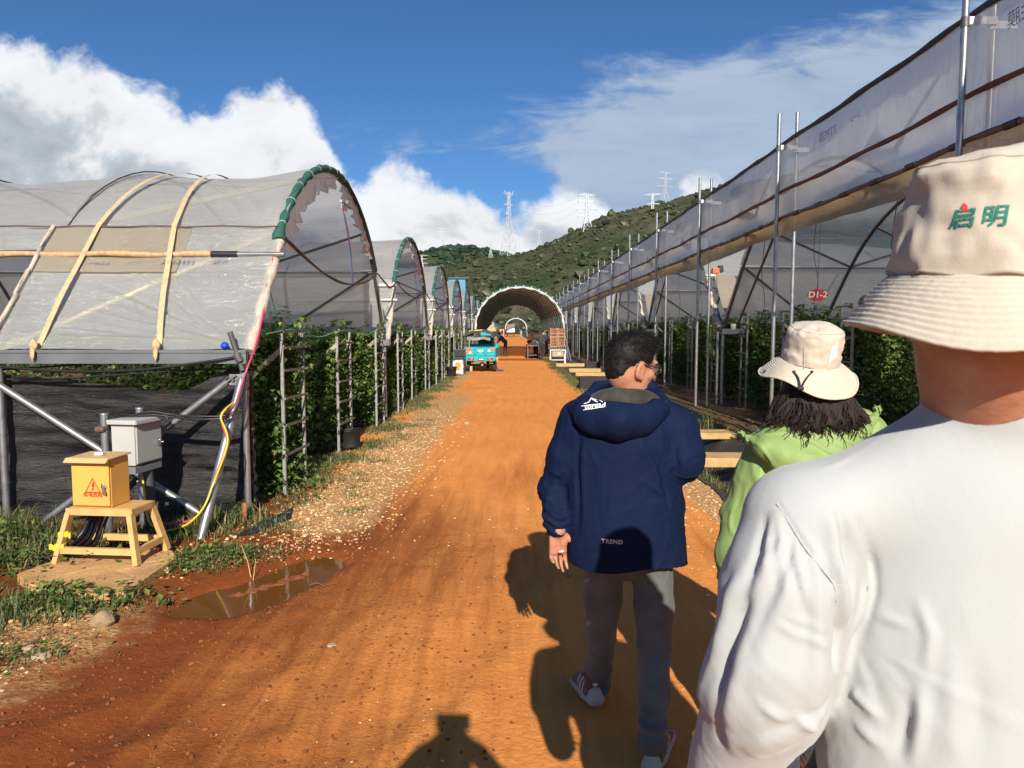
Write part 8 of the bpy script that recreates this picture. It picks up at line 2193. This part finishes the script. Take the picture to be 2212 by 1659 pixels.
# ---------------------------------------------------------------- the woman in green
def green_woman():
    Y = 2.50
    A = lambda px, py, y=Y: np.array(at(px, py, y))
    root = thing('person', 'woman in light green hooded jacket and beige hat with black cord', 'person', (1.06, 2.52, 0)); O = np.array(root.location); cx = 1.06
    hc = A(1753, 792, 2.50); nb = A(1757, 905, 2.52); M = face_frame(R(8), R(-6))
    shL, shR = A(1664, 965, 2.50), A(1868, 935, 2.54); elL, wrL = A(1608, 1120, 2.52), A(1592, 1290, 2.44); elR, wrR = A(1930, 1100, 2.56), A(1930, 1260, 2.62)
    s = SDF((.55, 1.95, 0), (1.75, 3.1, 1.72), .009)
    head_sdf(s, hc + A3(0, .02, -.012), M, .86, nb, .05); s.cone(nb, A3(cx, 2.52, .95), .08, .11, .03, ((0, 1, 0), .7)); s.cone(shL, shR, .05, .05, .04)
    s.chain([shL, elL, wrL], [.042, .035, .025], .02); s.chain([shR, elR, wrR], [.042, .035, .025], .02)
    hand_sdf(s, wrL, (.0, .2, -1), (1, 0, 0), (0, 1, 0), .5, .9); hand_sdf(s, wrR, (.0, .2, -1), (-1, 0, 0), (0, 1, 0), .5, .9)
    for q in (-1, 1): s.chain([A3(cx + q * .09, 2.52, .86), A3(cx + q * .10, 2.55, .46), A3(cx + q * .10, 2.50 + .10 * q, .08)], [.07, .055, .035], .03); s.cone(A3(cx + q * .10, 2.5 + .1 * q, .06), A3(cx + q * .11, 2.63 + .1 * q, .04), .033, .028, .02)
    put_mesh('body', s.mesh(1), root, SKIN)
    GJ = cloth('lime_nylon', (0.27, 0.395, 0.125), .55, 500, .45, .18, 1, (0.235, 0.35, 0.11), .1, 6, .4)
    s = SDF((.5, 2.0, .55), (1.75, 3.05, 1.52), .0085)
    s.chain([A(1758, 915, 2.53), A(1760, 975, 2.53), A(1762, 1080, 2.53), A(1765, 1200, 2.53), A(1768, 1420, 2.53)], [.10, .185, .195, .21, .25], .06, ((0, 1, 0), .66))
    s.cone(A(1690, 945, 2.52), A(1840, 925, 2.54), .07, .07, .06)
    s.chain([shL, A(1640, 1040, 2.51), elL, A(1595, 1200, 2.47), wrL], [.080, .082, .080, .080, .060], .03); s.chain([shR, elR, wrR], [.08, .078, .06], .03)
    V, F = s.mesh(2); N = vnormals(V, F); bv = bvh_vf(V, F)
    d = .005 * fbm(V * 9, 3, 44) + wrinkle(V, (.3, 0, 1), 11, .0065, 45) + .5 * wrinkle(V, (1, 0, .4), 16, .005, 48)
    for pts, w, am in (([(1690, 930), (1720, 980), (1745, 1010)], .012, -.012), ([(1706, 935), (1740, 975)], .012, .010), ([(1640, 990), (1668, 1040), (1672, 1080)], .010, -.014), ([(1626, 1000), (1640, 1060)], .012, .009), ([(1597, 1048), (1665, 1052)], .004, -.005), ([(1597, 1042), (1665, 1046)], .006, .004), ([(1610, 1070), (1605, 1160), (1585, 1230)], .010, .009), ([(1630, 1075), (1622, 1170)], .010, -.009)):
        q = surfline(bv, pts)
        if len(q) > 1: d = d + foldline(V, q, w, am)
    V = V + N * d[:, None]
    jo = put_mesh('jacket', (V, F), root, GJ)
    # hood folded flat on the back, with pinched ruffled ends
    c0 = A(1700, 985, 2.40); s = SDF(c0 - .45, c0 + .5, .0075)
    s.chain([A(1618, 952, 2.46), A(1650, 968, 2.41), A(1690, 990, 2.385), A(1740, 1004, 2.375), A(1800, 985, 2.39), A(1860, 935, 2.44), A(1893, 896, 2.50)], [.014, .030, .036, .038, .036, .030, .014], .03)
    s.cone(A(1690, 960, 2.43), A(1800, 945, 2.44), .06, .06, .06); s.ell(A(1745, 950, 2.44), A3(.15, .05, .075), .04)
    V, F = s.mesh(2); N = vnormals(V, F); V = V + N * (.004 * fbm(V * 14, 3, 51) + wrinkle(V, (1, 0, -.3), 14, .007, 52))[:, None]
    hd = put_mesh('hood', (V, F), root, GJ, jo)
    rf = MB()
    for (px, py, yy, sg) in ((1612, 951, 2.46, -1), (1898, 891, 2.52, 1)):
        p = Vector(A(px, py, yy) - O)
        rf = MB()
        for k in range(6):
            a = k * 1.05; rf.sheet([[p + Vector((sg * .012 * q * math.cos(a * .6) + .006 * math.sin(a + q * 3), .016 * math.sin(a) * (1 + q), .009 * math.cos(a) * q + .005 * math.sin(a * 2 + q) * q)) + Vector((0, .008 * j, .010 * j)) for q in (0, .4, .8, 1.1)] for j in range(3)])
        rf.build('ruffle', GJ, hd)
    # curly hair
    rg = random.Random(12); hm = MB()
    for i in range(60):
        a = rg.uniform(-1.9, 1.9); b = Vector(hc) + Vector((.112 * math.sin(a), -.058 - .036 * math.cos(a), -.130 + .015 * rg.random()))
        fall = rg.uniform(.085, .135); sp = .006 + .012 * rg.random() + .018 * abs(math.sin(a)); ph, fr, am = rg.uniform(0, 6.28), rg.uniform(1.0, 1.7), rg.uniform(.008, .016)
        for q in range(14):
            ox, oy, oz, p2, ff = rg.gauss(0, .011), rg.gauss(0, .011), rg.gauss(0, .006), ph + rg.gauss(0, .40), fall * rg.uniform(.70, 1.15); pts = []
            for k in range(14):
                f = k / 13; o = f ** 1.15
                pts.append(b + Vector((math.sin(a) * sp * o + am * math.sin(p2 + fr * f * 6.28) * f ** .6 + ox * (.5 + f), -math.cos(a) * (.016 + sp * .3) * o + am * math.cos(p2 + fr * f * 6.28) * f ** .6 + oy * (.5 + f), oz - ff * f)) - Vector(O))
            hm.tube(pts, [.0017 * (1 - .5 * (k / 13) ** 2) + .0003 for k in range(14)], 3, False)
    s = SDF(hc - .36, hc + .36, .0062)
    s.ell(hc + A3(0, -.005, -.06), A3(.084, .088, .06), .02); s.chain([hc + A3(0, -.022, -.115), hc + A3(.004, -.040, -.165), hc + A3(.006, -.048, -.205)], [.092, .135, .150], .04, ((0, 1, 0), .52))
    s.cone(hc + A3(-.10, -.03, -.150), hc + A3(-.15, -.02, -.21), .045, .028, .03); s.cone(hc + A3(.105, -.03, -.160), hc + A3(.190, -.01, -.205), .042, .034, .03)
    zl = hc[2] - .190
    V, F = s.mesh(1); N = vnormals(V, F); q = V - hc; an = np.arctan2(q[:, 0], -q[:, 1] + .05)
    wv = an * 21 + 1.6 * np.sin(q[:, 2] * 40 + an * 5) + 2.0 * fbm(V * 9, 2, 5)
    V = V + N * ((.0050 * np.sin(wv) + .0030 * np.sin(wv * 2.7 + 9 * q[:, 2] * 6) + .006 * fbm(V * 14, 2, 9)) * sstep(-q[:, 2], .06, .13))[:, None]
    bot = zl + .020 * np.sin(an * 9) + .014 * np.sin(an * 23 + 1); V[:, 2] = np.where(V[:, 2] < bot, bot - (bot - V[:, 2]) * .25, V[:, 2])
    ho_ = put_mesh('hair', (V, F), root, HAIRBR); hm.build('curls', HAIRBR, root).parent = ho_
    # hat
    hat = hat_mesh(.097, .128, .164, .066, 14, .0100, (.015, .9), 128, 12, None, (.02, 0, .012, .05), 54, (A3(-.02, -.02, .13), A3(-.035, -.09, .10), .012, -.018))
    Mh = np.array(Matrix.Rotation(R(15), 3, 'X') @ Matrix.Rotation(R(3), 3, 'Y'))
    hco = A(1751, 779, 2.50)
    hm2 = cloth('sand_hat_cloth', (0.53, 0.47, 0.38), .85, 600, .35, 0, 0, None, .1)
    ht, br = add_hat(root, hco, Mh, hat, None, hm2)
    loc = lambda x, y, z: Vector(np.array(Mh) @ A3(x, y, z) + hco - O)
    hv = [v.co.copy() for v in br.data.vertices] + [v.co.copy() for v in ht.data.vertices]; nb_ = len(br.data.vertices)
    hbv = BVHTree.FromPolygons(hv, [tuple(p.vertices) for p in br.data.polygons] + [tuple(i + nb_ for i in p.vertices) for p in ht.data.polygons])
    def on(px, py, off=.004):
        d_ = ray(px, py).normalized(); h = hbv.ray_cast(Vector((0, 0, CAM_H)) - Vector(O), d_, 9)
        return (h[0] - d_ * off) if h[0] is not None else Vector(A(px, py, 2.38) - O)
    bk = mat('black_cord', (.012, .012, .013), .6)
    MB().tube(smooth_path([on(1715, 804), on(1724, 815, .010), on(1728, 830, .012), on(1727, 838, .010)], 4), .0028, 6).build('cord', bk, ht); MB().tube(smooth_path([on(1754, 804), on(1744, 815, .010), on(1736, 828, .012), on(1732, 838, .010)], 4), .0028, 6).build('cord', bk, ht)
    q = on(1729, 839, .012); m = MB(); m.bbox(q, (.022, .016, .012), 0, .004); m.build('cord_toggle', bk, ht)
    e = MB(); e.blob(on(1715, 803, .002), (.006, .004, .005), 1, 2, 0); e.blob(on(1754, 803, .002), (.006, .004, .005), 2, 2, 0); e.blob(on(1653, 803, .002), (.008, .004, .008), 3, 2, 0); e.build('eyelet', bk, ht)
    MB().tube([on(1736, 750 + i * 6, .001) for i in range(9)], .0014, 5).build('back_seam', mat('hat_seam'), ht)
    vent = [[on(1797 + 14 * q - 8 * r + 4 * q * r, 752 + 34 * r - 16 * q, .002) for q in (0, .33, .66, 1.0)] for r in (0, .33, .66, 1.0)]
    MB().sheet(vent).build('mesh_vent', mat('white_mesh', (.72, .72, .70), .8, 0, .25, 300), ht)
    # jeans and shoes
    s = SDF((.6, 2.1, .05), (1.6, 3.0, 1.0), .012); s.cone(A3(cx, 2.53, .92), A3(cx, 2.53, .84), .15, .16, .03, ((0, 1, 0), .74))
    for q in (-1, 1): s.chain([A3(cx + q * .09, 2.52, .86), A3(cx + q * .10, 2.55, .46), A3(cx + q * .10, 2.50 + .10 * q, .11)], [.095, .075, .06], .03)
    V, F = s.mesh(2); N = vnormals(V, F); V = V + N * wrinkle(V, (1, 0, .2), 14, .005, 3)[:, None]; put_mesh('jeans', (V, F), root, cloth('dark_denim', (0.030, 0.036, 0.048), .85, 500, .4))
    cols = (mat('white_shoe', (.55, .55, .54), .6), mat('white_sole'), mat('stripe_white'))
    for q in (-1, 1): shoe(root, (cx + q * .10, 2.45 + .10 * q, gz(cx, 2.5)), (q * .12, 1), cols, L=.25, stripes=False, logo=False)
green_woman()

# ---------------------------------------------------------------- smaller figures
def figure(label, loc, rz, J, top, legs, hair='cap', hatm=None, h=.016, apron=None, name='person', skin=None, hsc=1.0, hands=True):
    root = thing(name, label, 'person', loc, rz); O = Vector(loc)
    j = {k: A3(*v) for k, v in J.items()}
    lo, hi = np.min(list(j.values()), 0) - .35, np.max(list(j.values()), 0) + .35
    lo[2] = -.05
    s = SDF(lo, hi, h); M = face_frame(*J['face'][:2]) if 'face' in J else np.eye(3)
    hc = j['head']; head_sdf(s, hc, M, hsc, j['neck'], .05, h < .02)
    s.cone(j['neck'], j['pel'], .09, .11, .03, ((0, 1, 0), .75)); s.cone(j['shL'], j['shR'], .05, .05, .04)
    for q in 'LR':
        s.chain([j['sh' + q], j['el' + q], j['wr' + q]], [.045, .038, .028], .02); s.chain([j['hip' + q], j['kn' + q], j['an' + q]], [.07, .052, .036], .03)
        s.cone(j['an' + q], j['an' + q] + A3(0, .14, -.05), .036, .03, .02)
        if hands:
            d = j['wr' + q] - j['el' + q]; d /= np.linalg.norm(d); sd = A3(1 if q == 'L' else -1, 0, 0.01); n = np.cross(d, np.cross(sd, d)); t = np.cross(n, d); t = t if t[2] > 0 else -t
            hand_sdf(s, j['wr' + q], d, n, t, .5)
    mk = lambda nm, s_, m, p=None: np_mesh(nm, *s_.mesh(1), m, p or root)
    bo = mk('body', s, skin or SKIN)
    s = SDF(lo, hi, h); s.chain([j['neck'] * .75 + j['pel'] * .25, (j['neck'] + j['pel']) / 2, j['pel']], [.16, .165, .17], .05, ((0, 1, 0), .7)); s.cone(j['shL'], j['shR'], .07, .07, .05); s.cone(j['neck'] + A3(0, 0, -.03), j['neck'] * .8 + j['pel'] * .2, .075, .13, .05)
    for q in 'LR': s.chain([j['sh' + q], j['el' + q], j['wr' + q] * .9 + j['el' + q] * .1], [.072, .060, .042], .03)
    V, F = s.mesh(1); N = vnormals(V, F); V = V + N * (wrinkle(V, (.3, 0, 1), 9, .006, 3))[:, None]; to = np_mesh('jacket', V, F, top, root)
    s = SDF(lo, hi, h); s.cone(j['pel'] + A3(0, 0, .04), (j['hipL'] + j['hipR']) / 2, .16, .165, .03, ((0, 1, 0), .75))
    for q in 'LR': s.chain([j['hip' + q], j['kn' + q], j['an' + q] + A3(0, 0, .03)], [.095, .075, .058], .03)
    mk('trousers', s, legs)
    for q in 'LR':
        s = SDF(lo, hi, h * .8); a = j['an' + q]; s.cone(a + A3(0, -.02, -.03), a + A3(0, .16, -.045), .042, .036, .02); s.cone(a, a + A3(0, 0, -.04), .045, .042, .02); mk('shoe', s, mat('dark_shoe', (.03, .03, .03), .6))
    if hair == 'cap':
        s = SDF(lo, hi, h * .7); s.ell(hc + M @ A3(0, -.018, .042), A3(.081, .102, .088) * hsc, .01, M); s.ell(hc + M @ A3(0, .1, -.02), A3(.09, .06, .085) * hsc, .01, M, 'd'); mk('hair', s, HAIRB)
    if hair == 'hat':
        add_hat(root, hc + A3(0, 0, .06) + O * 0 + np.array(root.location), M, hat_mesh(.098, .11, .165, .03, 7, .004, (.006, .3), 32, 6, None, None, 10), None, hatm or mat('dark_hat', (.03, .028, .026), .8))
    if apron: np_mesh('apron', *(lambda V, F: (V, F))(*SDF(lo, hi, h).chain([j['neck'] * .4 + j['pel'] * .6 + A3(0, .05, 0), j['pel'] + A3(0, .06, 0), (j['knL'] + j['knR']) / 2 + A3(0, .05, .0)], [.15, .165, .16], .04, ((0, 1, 0), .62)).mesh(1)), apron, root)
    return root
def stand(hgt=1.65, lean=0.0, reach=.0, stride=.08, face=(0, 0), armsfw=.2):
    k = hgt / 1.70; b = lean
    z = lambda v: v * k
    pel = A3(0, 0, z(.92)); ch = lambda t: A3(0, math.sin(b) * z(t), z(.92) + math.cos(b) * z(t))
    return dict(pel=pel, neck=ch(.52), head=ch(.52) + A3(0, .02 + .05 * math.sin(b), z(.14) * math.cos(b * .5)), shL=ch(.47) + A3(-.18, 0, 0), shR=ch(.47) + A3(.18, 0, 0),
                elL=ch(.47) + A3(-.23, armsfw, z(-.24)), elR=ch(.47) + A3(.23, armsfw, z(-.24)), wrL=ch(.47) + A3(-.16, armsfw + reach, z(-.40)), wrR=ch(.47) + A3(.16, armsfw + reach, z(-.40)),
                hipL=A3(-.09, 0, z(.86)), hipR=A3(.09, 0, z(.86)), knL=A3(-.10, .03 + stride * .4, z(.47)), knR=A3(.10, .03 - stride * .4, z(.47)), anL=A3(-.10, stride, z(.09)), anR=A3(.10, -stride, z(.09)), face=A3(face[0], face[1], 0))
DK = cloth('dark_cloth', (.018, .018, .020), .85); GRH = cloth('grey_hoodie', (.30, .28, .27), .9, 300, .4); TEALT = cloth('teal_trousers', (.02, .045, .050), .85); LEATH = mat('leather_apron', (.065, .04, .028), .45, 0, .4, 8)
BRH = mat('brown_hat', (.10, .055, .035), .85)
def on_ground(px, py): p = atz(px, py); return (p.x, p.y, gz(p.x, p.y))
g1 = atz(1011, 771)
p = on_ground(1092, 770); figure('person in dark clothes and brown hat stooping over crates under the canopy', p, R(82), stand(1.62, .72, .18, .10, (0, -.5), .12), cloth('black_vest', (.014, .014, .016), .9), DK, 'hat', BRH, .018)
p = on_ground(1157, 772); figure('person in a pale grey hooded top and dark hat working at the shaded table', p, R(-28), stand(1.62, .22, .16, .06, (0, -.2), .18), GRH, TEALT, 'hat', None, .018)
p = on_ground(1171, 777); figure('person in a dark tee and leather apron working by the sunlit crate stack', p, R(-62), stand(1.66, .12, .22, .05, (.5, 0), .20), cloth('dark_tee', (.045, .045, .05), .9), DK, 'cap', None, .018, LEATH)
p = on_ground(1165, 771); figure('person in a blue grey top behind the aproned worker', (p[0] + .55, p[1] + 2.2, p[2]), R(-100), stand(1.6, .1, .1, .05, (0, 0), .1), cloth('blue_grey_top', (.14, .16, .20), .9), DK, 'cap', None, .022)
for px, py, c, lab, yy in ((1085, 722, (.02, .02, .025), 'tiny figure in black standing beside the far white truck', 150), (1067, 723, (.55, .42, .30), 'tiny figure in a pale top in front of the red goods', 150), (1126, 723, (.30, .33, .42), 'tiny figure in a red cap and pale trousers on the far road', 145)):
    q = at(px, py, yy); figure(lab, (q.x, yy, 0), R(20), stand(1.65, .1, .05, .08), cloth('far_cloth_%d' % px, c, .9), cloth('far_legs_%d' % px, (.10, .11, .14) if px != 1126 else (.3, .33, .4), .9), 'hat', mat('red_cap', (.5, .06, .05), .8) if px == 1126 else None, .035, None, 'person', None, 1.0, False)

# ---------------------------------------------------------------- the photographer, whose shadow falls on the road
def photographer():
    J = stand(1.70, .0, 0, .06)
    J.update(elL=A3(-.29, .04, 1.40), elR=A3(.29, .04, 1.40), wrL=A3(-.085, .14, 1.62), wrR=A3(.085, .14, 1.62), head=A3(0, .07, 1.60), shL=A3(-.19, 0, 1.42), shR=A3(.19, 0, 1.42)); J['face'] = A3(0, 0, 0)
    r = figure('person behind the lens holding up a phone, whose shadow falls on the road', (0.0, -.26, gz(0, -.3)), 0, J, cloth('grey_jacket', (.10, .10, .11), .9), DK, 'cap', None, .016)
    o = MB().bbox((0, -.055, 1.700), (.150, .009, .073), 0, .006).build('smartphone', mat('phone_black', (.02, .02, .022), .25)); tag(o, 'black smartphone held up just behind the lens', 'phone')
photographer()
